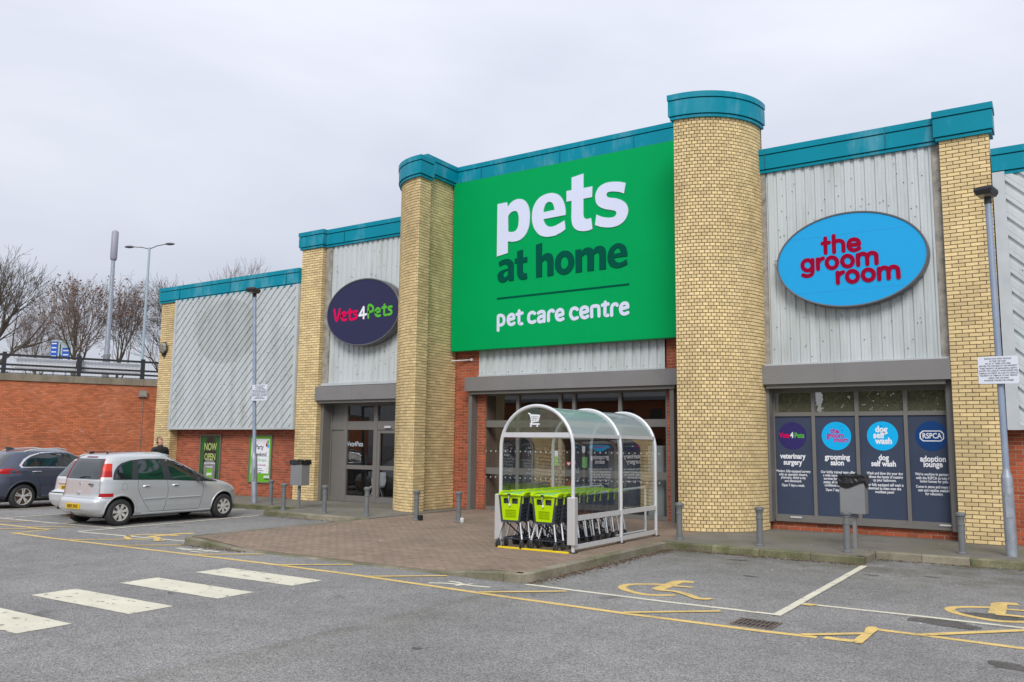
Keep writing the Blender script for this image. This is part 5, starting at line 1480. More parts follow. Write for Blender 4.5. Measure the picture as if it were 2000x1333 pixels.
# curved sheets between the arches
for i, (y0, y1) in enumerate(zip(SYS, SYS[1:])):
    a_ = math.asin((2.0 - SPR) / RAs)
    roof = [(CXs - (RAs - .012) * math.cos(a_ + (PI - 2 * a_) * k / 20), SPR + (RAs - .012) * math.sin(a_ + (PI - 2 * a_) * k / 20)) for k in range(21)]
    b = MB(); b.rings([[(x, y0 + .02, z) for x, z in roof], [(x, y1 - .02, z) for x, z in roof]], False, False); b.build('roof_sheet', M['polyroof'], sh, smooth=True, fix=False)
    for s in (-1, 1):
        sd_ = [(CXs + s * (RAs - .012), .68)] + [(CXs + s * (RAs - .012) * math.cos(a_ * k / 4), SPR + (RAs - .012) * math.sin(a_ * k / 4)) for k in range(5)]
        b = MB(); b.rings([[(x, y0 + .02, z) for x, z in sd_], [(x, y1 - .02, z) for x, z in sd_]], False, False); b.build('side_sheet', M['poly'], sh, smooth=True, fix=False)
fr_ = [(CXs - (RAs - .02) * math.cos(a_ + (PI - 2 * a_) * k / 20), SPR + (RAs - .02) * math.sin(a_ + (PI - 2 * a_) * k / 20)) for k in range(21)]
b = MB(); b.face([(x, SYS[0], z) for x, z in fr_]); b.build('front_sheet', M['poly'], sh)
# white trolley pictogram on the front sheet
fp = zmap(920, 750, 5.0, SYS[0] - .01)
strokes('trolley_pictogram', [[(562, 290), (578, 300), (592, 375), (580, 392)], [(580, 393), (664, 393)], [(578, 305), (668, 310)], [(668, 310), (655, 362)], [(590, 372), (655, 362)]], fp, .012, M['white'], sh, SYS[0] - .008)
strokes('trolley_pictogram', [[(600, 305), (610, 370)], [(618, 306), (624, 368)], [(636, 307), (638, 366)], [(652, 308), (648, 364)], [(582, 325), (664, 328)], [(586, 348), (660, 345)], ['o', 586, 412, 6, 6], ['o', 650, 412, 6, 6]], fp, .006, M['white'], sh, SYS[0] - .016)
for x in (SX0, SX1):
    b = MB(); b.cbox(x - .075, x + .065, SYS[0] - .075, SYS[0] + .05, .25, 1.0, .012); b.build('post_guard', mat('satin_steel', (.62, .61, .60), .4, metal=.4), sh)
b = MB(); b.cbox(SX0 + .02, SX1 - .02, SYS[0] - .13, SYS[0] - .08, .12, .145, .006)
tag(b.build('yellow_floor_strip', M['ystrip']), 'yellow metal strip fixed to the paving across the shelter mouth', 'floor strip')
for x, nm in ((-7.02, 'right'), (-7.95, 'left')):
    b = MB(); b.tube([(x, 13.1, 1.0), (x, 15.42, 1.03), (x, 15.47, 1.02), (x, 15.5, .98), (x, 15.5, .13)], .022, 8); b.tube([(x, 15.5, .2), (x, 14.2, .2)], .018, 8)
    tag(b.build('guide_rail', M['pipe'], smooth=True), 'white tube guide rail inside the shelter on its %s side' % nm, 'guide rail', 'white guide rails in the trolley shelter')
# ------------------------------------------------------------------ trolleys
def trolley(x, y, label):
    t = thing('shopping_trolley', label, 'shopping trolley', (x, y, .12), 0, 'lime and charcoal shopping trolleys nested in two rows')
    # basket: flap end at y=0 facing the road, nose at y=+.72
    ZT, ZB = .86, .44
    sec = lambda yy, wt, wb, zt, zb: [(-wt, yy, zt), (wt, yy, zt), (wb, yy, zb), (-wb, yy, zb)]
    A, B = sec(0, .225, .17, ZT, ZB), sec(.74, .15, .115, .80, .58)
    def lerp(p, q, f): return tuple(p[k] + (q[k] - p[k]) * f for k in range(3))
    # lattice panels
    def lattice(mb, p00, p10, p11, p01, nu, nv, wbar, th, solid_top=0):
        P = lambda u, v: Vector(lerp(lerp(p00, p10, u), lerp(p01, p11, u), v))
        for i in range(nu + 1): mb.bar(P(i / nu, 0), P(i / nu, 1), wbar, th)
        for j in range(nv + 1): mb.bar(P(0, j / nv), P(1, j / nv), wbar, th)
    b = MB()
    for s0, s1 in ((1, 2), (3, 0)):
        lattice(b, A[s0], B[s0], B[s1], A[s1], 9, 6, .024, .008)
    lattice(b, B[0], B[1], B[2], B[3], 5, 3, .02, .008)
    lattice(b, A[3], A[2], B[2], B[3], 5, 8, .02, .008)
    for p, q in ((A[0], A[3]), (A[1], A[2])): b.bar(p, q, .035, .035)
    b.bar(A[3], A[2], .03, .03)
    b.rings([[(-.14, .035, .47), (.14, .035, .47), (.14, .043, .47), (-.14, .043, .47)], [(-.185, .035, .84), (.185, .035, .84), (.185, .043, .84), (-.185, .043, .84)]], True, True)  # dark folded-seat panel, added to stand in for shade behind the flap holes
    local(b.build('basket', M['tgrey']), t)
    # lime flap
    b = MB(); y0 = -.015
    wA = lambda z: .17 + (.225 - .17) * (z - ZB) / (ZT - ZB) - .022
    def trap(z0, z1, x0=None, x1=None):
        a0, a1 = wA(z0), wA(z1)
        X0, X1_ = (-a0, a0) if x0 is None else (x0, x1); X2, X3 = (-a1, a1) if x0 is None else (x0, x1)
        b.rings([[(X0, y0, z0), (X1_, y0, z0), (X1_, y0 + .018, z0), (X0, y0 + .018, z0)], [(X2, y0, z1), (X3, y0, z1), (X3, y0 + .018, z1), (X2, y0 + .018, z1)]], True, True)
    trap(.46, .50); trap(.63, .73); trap(.82, .86)
    for j in range(1, 5): trap(.50 + j * .026 - .0035, .50 + j * .026 + .0035)
    for i in range(10):
        x_ = -.105 + i * .0233; trap(.50, .63, x_ - .0035, x_ + .0035)
    for sx in (-1, 1):
        b.rings([[(sx * wA(.50), y0, .50), (sx * .112, y0, .50), (sx * .112, y0 + .018, .50), (sx * wA(.50), y0 + .018, .50)], [(sx * wA(.63), y0, .63), (sx * .112, y0, .63), (sx * .112, y0 + .018, .63), (sx * wA(.63), y0 + .018, .63)]], True, True)
        b.rings([[(sx * wA(.73), y0, .73), (sx * .145, y0, .73), (sx * .145, y0 + .018, .73), (sx * wA(.73), y0 + .018, .73)], [(sx * wA(.82), y0, .82), (sx * .145, y0, .82), (sx * .145, y0 + .018, .82), (sx * wA(.82), y0 + .018, .82)]], True, True)
    trap(.73, .82, -.022, .022)
    local(b.build('rear_flap', M['tlime']), t)
    # lime rim, corner arms and handle
    b = MB()
    b.tube([(-.215, .0, .875), (-.15, -.045, .885), (0, -.055, .887), (.15, -.045, .885), (.215, .0, .875)], .019, 8)
    for sx in (-1, 1):
        b.tube([(sx * .228, -.02, .86), (sx * .236, .02, .90), (sx * .23, .12, .915), (sx * .20, .40, .905), (sx * .155, .74, .87)], [.02, .024, .024, .018, .016], 8)
        b.bar((sx * .228, .0, .90), (sx * .222, .0, .74), .034, .03)
    b.bar((-.155, .74, .87), (.155, .74, .87), .03, .04)
    local(b.build('handle_frame', M['tlime'], smooth=False), t)
    b = MB(); b.cbox(-.15, .15, -.012, .07, .885, .908, .008); local(b.build('handle_cover', M['tseat']), t)
    b = MB(); b.cbox(-.028, .028, -.078, -.03, .865, .90, .006); local(b.build('coin_lock', M['black']), t)
    b = MB(); b.tube([(0, -.075, .87), (.005, -.085, .80), (0, -.05, .735)], .004, 5); b.cbox(-.013, .013, -.062, -.036, .70, .735, .004); local(b.build('lock_chain', M['white']), t)
    # chrome legs and dark frame
    for sx in (-1, 1):
        b = MB(); b.tube([(sx * .165, .03, .46), (sx * .235, -.02, .155)], .016, 8); local(b.build('leg', M['chrome'], smooth=True), t)
        b = MB(); b.tube([(sx * .12, .55, .50), (sx * .20, .52, .155)], .015, 8); local(b.build('leg', M['chrome'], smooth=True), t)
    b = MB()
    for sx in (-1, 1):
        b.bar((sx * .235, -.02, .15), (sx * .20, .53, .15), .02, .02); b.bar((sx * .15, .04, .45), (sx * .05, .40, .17), .018, .018)
    b.bar((-.225, .08, .15), (.225, .08, .15), .018, .018)
    local(b.build('chassis', M['tgrey']), t)
    for sx, yy, w_ in ((-1, -.03, .235), (1, -.03, .235), (-1, .53, .20), (1, .53, .20)):
        b = MB(); b.lathe((sx * w_ - .014, yy, .062), [(.058, 0), (.062, .006), (.062, .022), (.058, .028)], 16, 'X'); o = local(b.build('wheel', M['rubber']), t)
        b = MB(); b.lathe((sx * w_ - .016, yy, .062), [(.030, 0), (.030, .032)], 12, 'X'); b.box(sx * w_ - .022, sx * w_ + .022, yy - .018, yy + .018, .118, .14)
        for s2 in (-1, 1): b.bar((sx * w_ + s2 * .020, yy, .13), (sx * w_ + s2 * .020, yy, .055), .035, .004)
        local(b.build('hub', M['caster']), o)
    return t
TX = (-7.87, -7.25)
t0 = trolley(TX[0], 11.98, 'front trolley of the left nested row, its lime flap facing the road')
ords = ['second', 'third', 'fourth', 'fifth', 'sixth', 'seventh', 'eighth', 'last']
for r, nm in ((0, 'left'), (1, 'right')):
    for k in range(9):
        if r == 0 and k == 0: continue
        lb = ('front trolley of the right nested row, its lime flap facing the road' if k == 0 else 'lime rimmed charcoal trolley, %s from the front in the %s nested row' % (ords[k - 1], nm))
        dd_ = dup(t0, (TX[r] + rnd.uniform(-.012, .012), 11.98 + k * (.262 if r else .25) + (.04 if r else 0), .12), rnd.uniform(-.02, .02), lb)
        if k:
            for ch_ in dd_.children:
                if ch_.name.startswith('rear_flap'):
                    hg = Vector((0, 0, .84)); Rf = Matrix.Translation(hg) @ Matrix.Rotation(math.radians(80), 4, 'X') @ Matrix.Translation(-hg)
                    ch_.matrix_basis = Rf
# ------------------------------------------------------------------ cars (nose towards +Y, origin on the ground under the rear bumper)
def interp(tab, z):
    if z <= tab[0][0]: return tab[0][1]
    for (a, va), (c, vc) in zip(tab, tab[1:]):
        if z <= c:
            t = (z - a) / (c - a); return va + (vc - va) * t
    return tab[-1][1]
class Body:
    def __init__(s, rear, front, width, n=8, nf=5):
        s.rear, s.front, s.width, s.n, s.nf = rear, front, width, n, nf
        s.z0 = width[0][0]; s.z1 = width[-1][0]
    def sm(s, tab, z):
        h = .018
        return (interp(tab, z - h) + 2 * interp(tab, z) + interp(tab, z + h)) / 4
    def yr(s, z): return s.sm(s.rear, z)
    def yf(s, z): return s.sm(s.front, z)
    def w(s, z): return s.sm(s.width, z)
    def mid(s, z): return (s.yr(z) + s.yf(z)) / 2
    def X(s, y, z, side=1, off=0):
        m, a, e = s.mid(z), 0, 0
        a = (m - s.yr(z)) if y < m else (s.yf(z) - m); e = s.n if y < m else s.nf
        t = min(.999, abs(y - m) / max(a, .01))
        return side * (s.w(z) * (1 - t ** e) ** (1 / e) + off)
    def Yr(s, x, z, off=0):
        m = s.mid(z); t = min(.999, abs(x) / s.w(z)); return m - (m - s.yr(z)) * (1 - t ** s.n) ** (1 / s.n) - off
    def Yf(s, x, z, off=0):
        m = s.mid(z); t = min(.999, abs(x) / s.w(z)); return m + (s.yf(z) - m) * (1 - t ** s.nf) ** (1 / s.nf) + off
    def mesh(s, levels=72, n=96):
        rs = []
        zs = [s.z0 + (s.z1 - s.z0) * k / levels for k in range(levels + 1)]
        # denser near the top
        zs += [s.z1 - (s.z1 - s.z0) / levels * f for f in (.8, .6, .4, .2, .1, .05)]
        zs = sorted(set(zs))
        for z in zs:
            m = s.mid(z); w = s.w(z); r = []
            for k in range(n):
                a = 2 * PI * k / n
                c, sn = math.cos(a), math.sin(a)
                e = s.nf if sn > 0 else s.n
                L = (s.yf(z) - m) if sn > 0 else (m - s.yr(z))
                # superellipse, parametrised so points spread well
                q = (abs(c) ** e + abs(sn) ** e) ** (-1 / e)
                r.append((w * c * q, m + L * sn * q, z))
            rs.append(r)
        b = MB(); b.rings(rs, True, True); return b
def cut_arches(o, wheels, W, R):
    """wheel arches cut as real openings; the cut faces get the dark lining"""
    o.data.materials.append(M['black'])
    cb = MB()
    for y, zc in wheels:
        for s in (-1, 1):
            x0, x1 = (W - .26, W + .2) if s > 0 else (-W - .2, -W + .26)
            cb.lathe((0, y, zc), [(R, x0), (R, x1)], 40, 'X')
    c = cb.build('cutter', M['black'])
    bpy.context.view_layer.update()
    md = o.modifiers.new('b', 'BOOLEAN'); md.object = c; md.operation = 'DIFFERENCE'; md.solver = 'EXACT'
    dg = bpy.context.evaluated_depsgraph_get()
    me = bpy.data.meshes.new_from_object(o.evaluated_get(dg))
    o.modifiers.clear(); old = o.data; o.data = me; bpy.data.meshes.remove(old)
    bpy.data.objects.remove(c)
    if len(me.materials) < 2: me.materials.append(M['black'])
    for p in me.polygons:
        cc = p.center
        for y, zc in wheels:
            if math.hypot(cc.y - y, cc.z - zc) <= R + .003 and abs(cc.x) < W + .05 and (abs(p.normal.x) > .9 and abs(cc.x) < W - .2 or abs(p.normal.x) < .3 and math.hypot(cc.y - y, cc.z - zc) > R - .02):
                p.material_index = 1
    me.shade_smooth()
    try: me.set_sharp_from_angle(angle=math.radians(35))
    except Exception: pass
def side_panel(B, top, bot, off, sd, n=28, m=8):
    """patch on the flank between two (y, z) curves"""
    def cur(c, t):
        L = [0]
        for a, q in zip(c, c[1:]): L.append(L[-1] + math.dist(a, q))
        d = t * L[-1]
        for i in range(len(c) - 1):
            if d <= L[i + 1] + 1e-9:
                f = (d - L[i]) / max(1e-9, L[i + 1] - L[i]); return (c[i][0] + (c[i + 1][0] - c[i][0]) * f, c[i][1] + (c[i + 1][1] - c[i][1]) * f)
        return c[-1]
    b = MB(); rs = []
    for i in range(n + 1):
        p, q = cur(top, i / n), cur(bot, i / n)
        rs.append([(B.X(q[0] + (p[0] - q[0]) * j / m, q[1] + (p[1] - q[1]) * j / m, sd, off), q[0] + (p[0] - q[0]) * j / m, q[1] + (p[1] - q[1]) * j / m) for j in range(m + 1)])
    b.rings(rs, False, False); return b
def rear_panel(B, l, r, z0, z1, off, n=20, m=8):
    """patch on the tail, |x| limits as functions of z"""
    b = MB(); rs = []
    for i in range(m + 1):
        z = z0 + (z1 - z0) * i / m; a, c = l(z), r(z)
        rs.append([(a + (c - a) * j / n, B.Yr(a + (c - a) * j / n, z, off), z) for j in range(n + 1)])
    b.rings(rs, False, False); return b
def side_line(b, B, pts, sd, r=.0035, off=.000, k=5):
    out = []
    for p, q in zip(pts, pts[1:]):
        for i in range(k): 
            y, z = p[0] + (q[0] - p[0]) * i / k, p[1] + (q[1] - p[1]) * i / k
            out.append((B.X(y, z, sd, off), y, z))
    y, z = pts[-1]; out.append((B.X(y, z, sd, off), y, z))
    b.tube(out, r, 5)
def wheel(t, x, y, R, wd, rimR, spokes, sd, twin=False):
    """wheel with its outer face towards sd; tyre and rim are parts of it"""
    b = MB()
    prof = [(rimR * .98, 0), (rimR + .012, -.004), (R - .05, -.006), (R - .018, .004), (R, .03), (R, wd - .03), (R - .018, wd - .004), (rimR, wd)]
    b.lathe((0, 0, 0), [(r, h) for r, h in prof], 40, 'X', False)
    me = b
    xs = 1
    o = MB()
    v = [((-sd) * p[0] , p[1], p[2]) for p in b.v]
    b.v = v
    w_ = b.build('wheel', M['rubber'], smooth=True); local(w_, t); w_.location = (x, y, R)
    rb = MB()
    rb.lathe((0, 0, 0), [(rimR, .0), (rimR, .006), (rimR - .018, .010), (rimR - .022, .05)], 40, 'X', False)
    def disc_spoke(a, w0, w1):
        ca, sa = math.cos(a), math.sin(a)
        P = lambda r, t_, h: (h, r * ca - t_ * sa, r * sa + t_ * ca)
        r0, r1 = .045, rimR - .012
        A = [P(r0, -w0, .022), P(r0, w0, .022), P(r0, w0, .04), P(r0, -w0, .04)]
        Bm = [P((r0 + r1) / 2, -(w0 + w1) / 2, .010), P((r0 + r1) / 2, (w0 + w1) / 2, .010), P((r0 + r1) / 2, (w0 + w1) / 2, .03), P((r0 + r1) / 2, -(w0 + w1) / 2, .03)]
        C_ = [P(r1, -w1, .008), P(r1, w1, .008), P(r1, w1, .03), P(r1, -w1, .03)]
        rb.rings([A, Bm, C_], True, True)
    for k in range(spokes):
        a = 2 * PI * k / spokes + .3
        if twin: disc_spoke(a - .15, .014, .016); disc_spoke(a + .15, .014, .016)
        else: disc_spoke(a, .022, .036)
    rb.lathe((0, 0, 0), [(.058, .03), (.055, .016), (.03, .012), (0, .012)], 16, 'X', False)
    rb.v = [((-sd) * p[0], p[1], p[2]) for p in rb.v]
    r_ = rb.build('rim', M['alloy'], w_); r_.parent = w_; r_.matrix_parent_inverse = Matrix.Identity(4)
    db = MB(); db.lathe((0, 0, 0), [(rimR - .01, .055), (0, .055)], 30, 'X', False); db.v = [((-sd) * p[0], p[1], p[2]) for p in db.v]
    d_ = db.build('brake_disc', M['rust'], w_); d_.parent = w_; d_.matrix_parent_inverse = Matrix.Identity(4)
    return w_
def car(name, label, loc, B, paint, wheels, R, rimR, archR, sillW, spokes=7, twin=False):
    t = thing(name, label, 'car', loc, 0)
    b = B.mesh(); o = b.build('body', paint); cut_arches(o, wheels, B.w(.5), archR); local(o, t)
    W = B.w(.45)
    for y, zc in wheels:
        for s in (-1, 1): wheel(t, s * (W - .012), y, R, .19, rimR, spokes, s, twin)
    b = MB(); b.box(-W + .25, W - .25, B.yr(.4) + .25, B.yf(.4) - .3, .17, .34); local(b.build('underbody', M['black']), t)
    return t
# -- silver MPV
B1 = Body(
    rear=[(.2, .22), (.28, .06), (.36, .0), (.5, .0), (.56, .02), (.60, .085), (.66, .10), (.98, .13), (1.02, .15), (1.2, .21), (1.40, .30), (1.47, .36), (1.52, .50), (1.548, .75), (1.565, 1.2), (1.572, 1.6)],
    front=[(.2, 3.66), (.3, 3.79), (.45, 3.84), (.58, 3.83), (.68, 3.79), (.76, 3.72), (.83, 3.58), (.89, 3.38), (.945, 3.12), (.98, 2.98), (1.1, 2.74), (1.25, 2.42), (1.36, 2.16), (1.45, 1.96), (1.52, 1.88), (1.56, 1.84), (1.572, 1.8)],
    width=[(.2, .74), (.26, .785), (.4, .812), (.6, .825), (.8, .815), (.95, .795), (1.05, .77), (1.2, .715), (1.4, .64), (1.48, .60), (1.52, .55), (1.55, .46), (1.566, .33), (1.572, .12)])
CX1, CY1 = -17.985, 10.2
WH1 = [(.60, .30), (3.27, .30)]
t = car('parked_car', 'silver people carrier parked nose in, its right side and tail towards the viewer', (CX1, CY1, 0), B1, M['silverpaint'], WH1, .285, .185, .335, .8)
M['pillar'] = mat('matt_black_pillar', (.035, .037, .042), .4)
for sd in (1, -1):
    top = [(.40, 1.00), (.43, 1.14), (.50, 1.25), (.62, 1.335), (.85, 1.40), (1.2, 1.43), (1.6, 1.43), (1.95, 1.40), (2.25, 1.32), (2.5, 1.20), (2.8, 1.04), (3.10, .89)]
    bot = [(.41, .985), (.6, .98), (.85, .975), (1.2, .965), (1.6, .955), (2.0, .935), (2.5, .905), (3.08, .875)]
    b = side_panel(B1, top, bot, .003, sd); o = local(b.build('window_surround', M['pillar'], smooth=True), t)
    for tp, bt in (([(.45, 1.01), (.48, 1.13), (.56, 1.24), (.68, 1.32), (.86, 1.375), (.90, 1.38)], [(.45, 1.005), (.6, 1.0), (.82, .995)]),
                   ([(1.02, 1.385), (1.3, 1.405), (1.56, 1.405)], [(.98, .99), (1.3, .983), (1.62, .975)]),
                   ([(1.74, 1.40), (1.95, 1.375), (2.15, 1.31), (2.38, 1.16), (2.45, 1.0)], [(1.80, .97), (2.1, .95), (2.45, .935)]),
                   ([(2.54, 1.13), (2.75, 1.02), (3.0, .90)], [(2.55, .93), (2.8, .915), (3.0, .893)])):
        b = side_panel(B1, tp, bt, .007, sd, 12, 5); local(b.build('side_window', M['carglass'], smooth=True), t)
    b = MB()
    side_line(b, B1, [(.98, .97), (.97, .8), (1.02, .66), (1.15, .45), (1.28, .30), (1.34, .27)], sd); side_line(b, B1, [(1.70, .96), (1.72, .7), (1.69, .5), (1.64, .27)], sd)
    side_line(b, B1, [(2.62, .91), (2.66, .75), (2.62, .5), (2.58, .29)], sd); side_line(b, B1, [(1.34, .27), (2.58, .27)], sd)
    side_line(b, B1, [(.55, .605), (.16, .60)], sd); side_line(b, B1, [(3.5, .62), (3.72, .63)], sd)
    local(b.build('door_seam', M['black']), t)
    b = MB()
    for ya, yb in ((1.12, 1.64), (1.72, 2.56)):
        pts = [(ya + (yb - ya) * k / 8, .55 + .01 * k / 8) for k in range(9)]
        b.tube([(B1.X(y, z, sd, .004), y, z) for y, z in pts], .017, 6)
    local(b.build('side_moulding', M['silverpaint'], smooth=True), t)
    for yy in (1.10, 1.83):
        b = MB(); b.tube([(B1.X(yy, .83, sd, -.01), yy, .83), (B1.X(yy, .83, sd, .022), yy + .03, .838), (B1.X(yy, .83, sd, .024), yy + .12, .842), (B1.X(yy, .83, sd, -.01), yy + .15, .838)], .014, 7); o = local(b.build('door_handle', M['silverpaint2'], smooth=True), t)
        b = MB(); x_ = B1.X(yy + .09, .825, sd, .003); b.obox((x_, yy + .09, .822), .004, .06, .02); local(b.build('recess', M['black']), t)
    b = MB(); b.rings([[(B1.X(.66 + .07 * math.cos(a), .83 + .075 * math.sin(a), sd, o_), .66 + .07 * math.cos(a), .83 + .075 * math.sin(a)) for a in [k * PI / 10 for k in range(20)]] for o_ in (.0015,)] + [[(B1.X(.66 + .066 * math.cos(a), .83 + .071 * math.sin(a), sd, .0015), .66 + .066 * math.cos(a), .83 + .071 * math.sin(a)) for a in [k * PI / 10 for k in range(20)]]], True, False)
    if sd == 1: local(b.build('fuel_flap', M['black']), t)
    # wheel-arch lips
    for wy, wz in WH1:
        b = MB()
        pts = []
        for k in range(21):
            a = PI * (k / 20) * 1.0
            y_, z_ = wy + .352 * math.cos(a), wz + .352 * math.sin(a)
            if z_ > .24: pts.append((B1.X(y_, z_, sd, -.006), y_, z_))
        b.tube(pts, .02, 6); local(b.build('arch_lip', M['silverpaint'], smooth=True), t)
    b = MB(); x_ = B1.X(2.52, .95, sd, 0)
    b.rings([[(x_ + sd * dx, 2.50 + dy * .9, .965 + dz) for dy, dz in ((-.05, -.05), (.06, -.06), (.07, .04), (-.03, .05))] for dx in (.0, .04, .13, .16)], True, True); local(b.build('wing_mirror', M['pillar']), t)
    b = MB(); b.tube([(B1.X(2.3, .24, sd, 0), 1.1, .235), (B1.X(2.3, .24, sd, 0), 2.9, .235)], .022, 6); local(b.build('sill', M['silverpaint'], smooth=True), t)
wz = lambda z: B1.w(z)
b = rear_panel(B1, lambda z: -wz(z) * .82, lambda z: wz(z) * .82, 1.0, 1.43, .004); local(b.build('rear_window', M['carglass'], smooth=True), t)
for s in (1, -1):
    for z0, z1, m in ((.985, 1.04, M['lens']), (1.04, 1.17, M['red']), (1.17, 1.33, M['orange']), (1.33, 1.43, M['lens'])):
        lo, hi = (.75, .98) if z1 < 1.2 else (.78, .985)
        b = rear_panel(B1, lambda z: s * wz(z) * (.84 + (z - 1) * .06), lambda z: s * wz(z) * .972, z0, z1, .012, 26, 4); local(b.build('tail_lamp', m, smooth=True), t)
    b = MB(); pts = [(s * wz(z) * .83, B1.Yr(s * wz(z) * .83, z, .009), z) for z in [.99 + k * .44 / 8 for k in range(9)]]; b.tube(pts, .009, 5); local(b.build('lamp_edge', M['red'], smooth=True), t)
    b = rear_panel(B1, lambda z: s * wz(z) * .84, lambda z: s * wz(z) * .97, .625, .70, .008, 20, 3); local(b.build('reflector', M['red'], smooth=True), t)
b = rear_panel(B1, lambda z: -.20, lambda z: .20, 1.455, 1.48, .012, 6, 2); local(b.build('brake_light', mat('dark_red', (.16, .0, .01), .2)), t)
b = MB()
for s in (-1, 1): b.tube([(s * wz(z) * .83, B1.Yr(s * wz(z) * .83, z, .001), z) for z in [.60 + k * .39 / 5 for k in range(6)]] + [], .0035, 5)
b.tube([(x, B1.Yr(x, .597, -.003), .597) for x in [-.6 + k * .1 for k in range(13)]], .005, 5); b.tube([(x, B1.Yr(x, .995, .001), .995) for x in [-.6 + k * .1 for k in range(13)]], .003, 5)
local(b.build('tailgate_seam', M['black']), t)
b = MB(); b.tube([(-.05, B1.Yr(-.05, 1.02, .02), 1.02), (.15, B1.Yr(.1, 1.06, .025), 1.05), (.30, B1.Yr(.3, 1.05, .02), 1.045)], .011, 6); local(b.build('wiper', M['black']), t)
def plate(t, B, z, txt, off=.012, m=None, x=0):
    Y = B.Yr(x, z, off)
    b = MB(); b.cbox(x - .26, x + .26, Y - .008, Y + .01, z - .056, z + .056, .004); o = local(b.build('number_plate', M['amber']), t)
    me = text(txt, x, z - .036, .105, M['pblack'], None, Y - .011, bold=.02, sx=.80); q = link('plate_lettering', me, o); local(q, o)
plate(t, B1, .42, 'KM55 EWG')
b = MB(); b.lathe((0, B1.Yr(0, .70, .015), .70), [(.045, .01), (.045, -.008), (.03, -.014), (0, -.014)], 16, 'Y', False); b.lathe((0, B1.Yr(0, .90, .012), .90), [(.04, .01), (.038, -.004), (.0, -.006)], 14, 'Y', False); local(b.build('badge', M['chrome'], smooth=True), t)
me = text('MERIVA', .42, .865, .055, M['pillar'], None, B1.Yr(.42, .87, .006), bold=.01, sx=1.1); q = link('model_lettering', me); local(q, t)
me = text('DESIGN', .45, .835, .03, M['pillar'], None, B1.Yr(.45, .84, .006), sx=1.1); q = link('model_lettering', me); local(q, t)
b = MB(); b.tube([(.12, .62, 1.54), (-.02, .12, 2.02)][::1], .004, 5); b.lathe((.12, .62, 1.53), [(.025, 0), (.012, .03)], 8); local(b.build('aerial', M['black']), t)
b = MB(); b.face([(x, B1.Yf(x, z, .006), z) for x, z in ((-.5, 1.0), (.5, 1.0), (.42, 1.40), (-.42, 1.40))]); local(b.build('windscreen', M['carglass']), t)
b = MB(); b.tube([(-.35, .25, .2), (-.35, .06, .2)], .028, 8); local(b.build('exhaust', M['rust']), t)
b = MB(); b.lathe((B1.X(2.80, .84, 1, -.003), 2.80, .84), [(.022, 0), (.02, .008), (0, .01)], 10, 'X', False); local(b.build('side_repeater', M['lens']), t)
b = MB()
for s in (1, -1):
    b2 = MB(); rs = []
    for i in range(9):
        z = .66 + i * .013
        rs.append([(s * B1.w(z) * (.60 + .27 * j / 10), B1.Yf(s * B1.w(z) * (.60 + .27 * j / 10), z, .006), z) for j in range(11)])
    b2.rings(rs, False, False); local(b2.build('headlight', M['lens'], smooth=True), t)
# -- silver estate behind it
B2 = Body(
    rear=[(.2, .28), (.28, .10), (.4, .02), (.55, .0), (.60, .05), (.63, .14), (.75, .16), (.92, .18), (.98, .22), (1.15, .36), (1.32, .50), (1.38, .58), (1.41, .85), (1.44, 1.3), (1.452, 1.8)],
    front=[(.2, 4.2), (.35, 4.4), (.55, 4.4), (.7, 4.3), (.8, 4.0), (.88, 3.4), (.95, 3.1), (1.2, 2.7), (1.38, 2.3), (1.44, 2.1), (1.452, 1.95)],
    width=[(.2, .76), (.3, .83), (.5, .865), (.75, .865), (.9, .83), (1.0, .80), (1.2, .73), (1.34, .67), (1.40, .60), (1.43, .48), (1.448, .3), (1.452, .12)], n=6)
CX2, CY2 = -19.95, 10.98
WH2 = [(.85, .31), (3.45, .31)]
t = car('parked_car', 'pale silver estate car with black roof bars, mostly hidden behind the people carrier', (CX2, CY2, 0), B2, M['silverpaint2'], WH2, .30, .20, .35, .8)
w2 = lambda z: B2.w(z)
b = rear_panel(B2, lambda z: -w2(z) * .86, lambda z: w2(z) * .86, .96, 1.33, .004); local(b.build('rear_window', M['carglass'], smooth=True), t)
for s in (1, -1):
    b = rear_panel(B2, lambda z: s * w2(z) * .90, lambda z: s * w2(z) * .995, .70, 1.02, .006, 5, 5); local(b.build('tail_lamp', M['red'], smooth=True), t)
    tp = [(.60, 1.02), (.75, 1.26), (1.2, 1.33), (2.0, 1.34), (2.4, 1.25), (3.0, .97)]; bt = [(.62, .94), (1.5, .93), (3.0, .90)]
    b = side_panel(B2, tp, bt, .004, s, 20, 6); local(b.build('side_window', M['carglass'], smooth=True), t)
    b = MB(); b.tube([(s * .60, .75, 1.43), (s * .60, .85, 1.475), (s * .60, 2.3, 1.49), (s * .60, 2.4, 1.45)], .016, 6); local(b.build('roof_rail', M['silverpaint2'], smooth=True), t)
b = rear_panel(B2, lambda z: -.36, lambda z: .36, .60, .80, .006, 8, 3); local(b.build('plate_recess', M['silverpaint2'], smooth=True), t)
b = MB(); b.cbox(-.38, .38, B2.Yr(0, .80, .03), B2.Yr(0, .80, -.02), .785, .825, .008); local(b.build('tailgate_handle', M['chrome']), t)
plate(t, B2, .70, 'RV52 YCK', .014)
b = rear_panel(B2, lambda z: -.16, lambda z: .16, 1.345, 1.38, .02, 5, 2); local(b.build('brake_light', M['red']), t)
b = MB(); b.tube([(x, B2.Yr(x, .585, .004), .585) for x in [-.75 + k * .1 for k in range(16)]], .014, 6); local(b.build('bumper_step', M['black']), t)
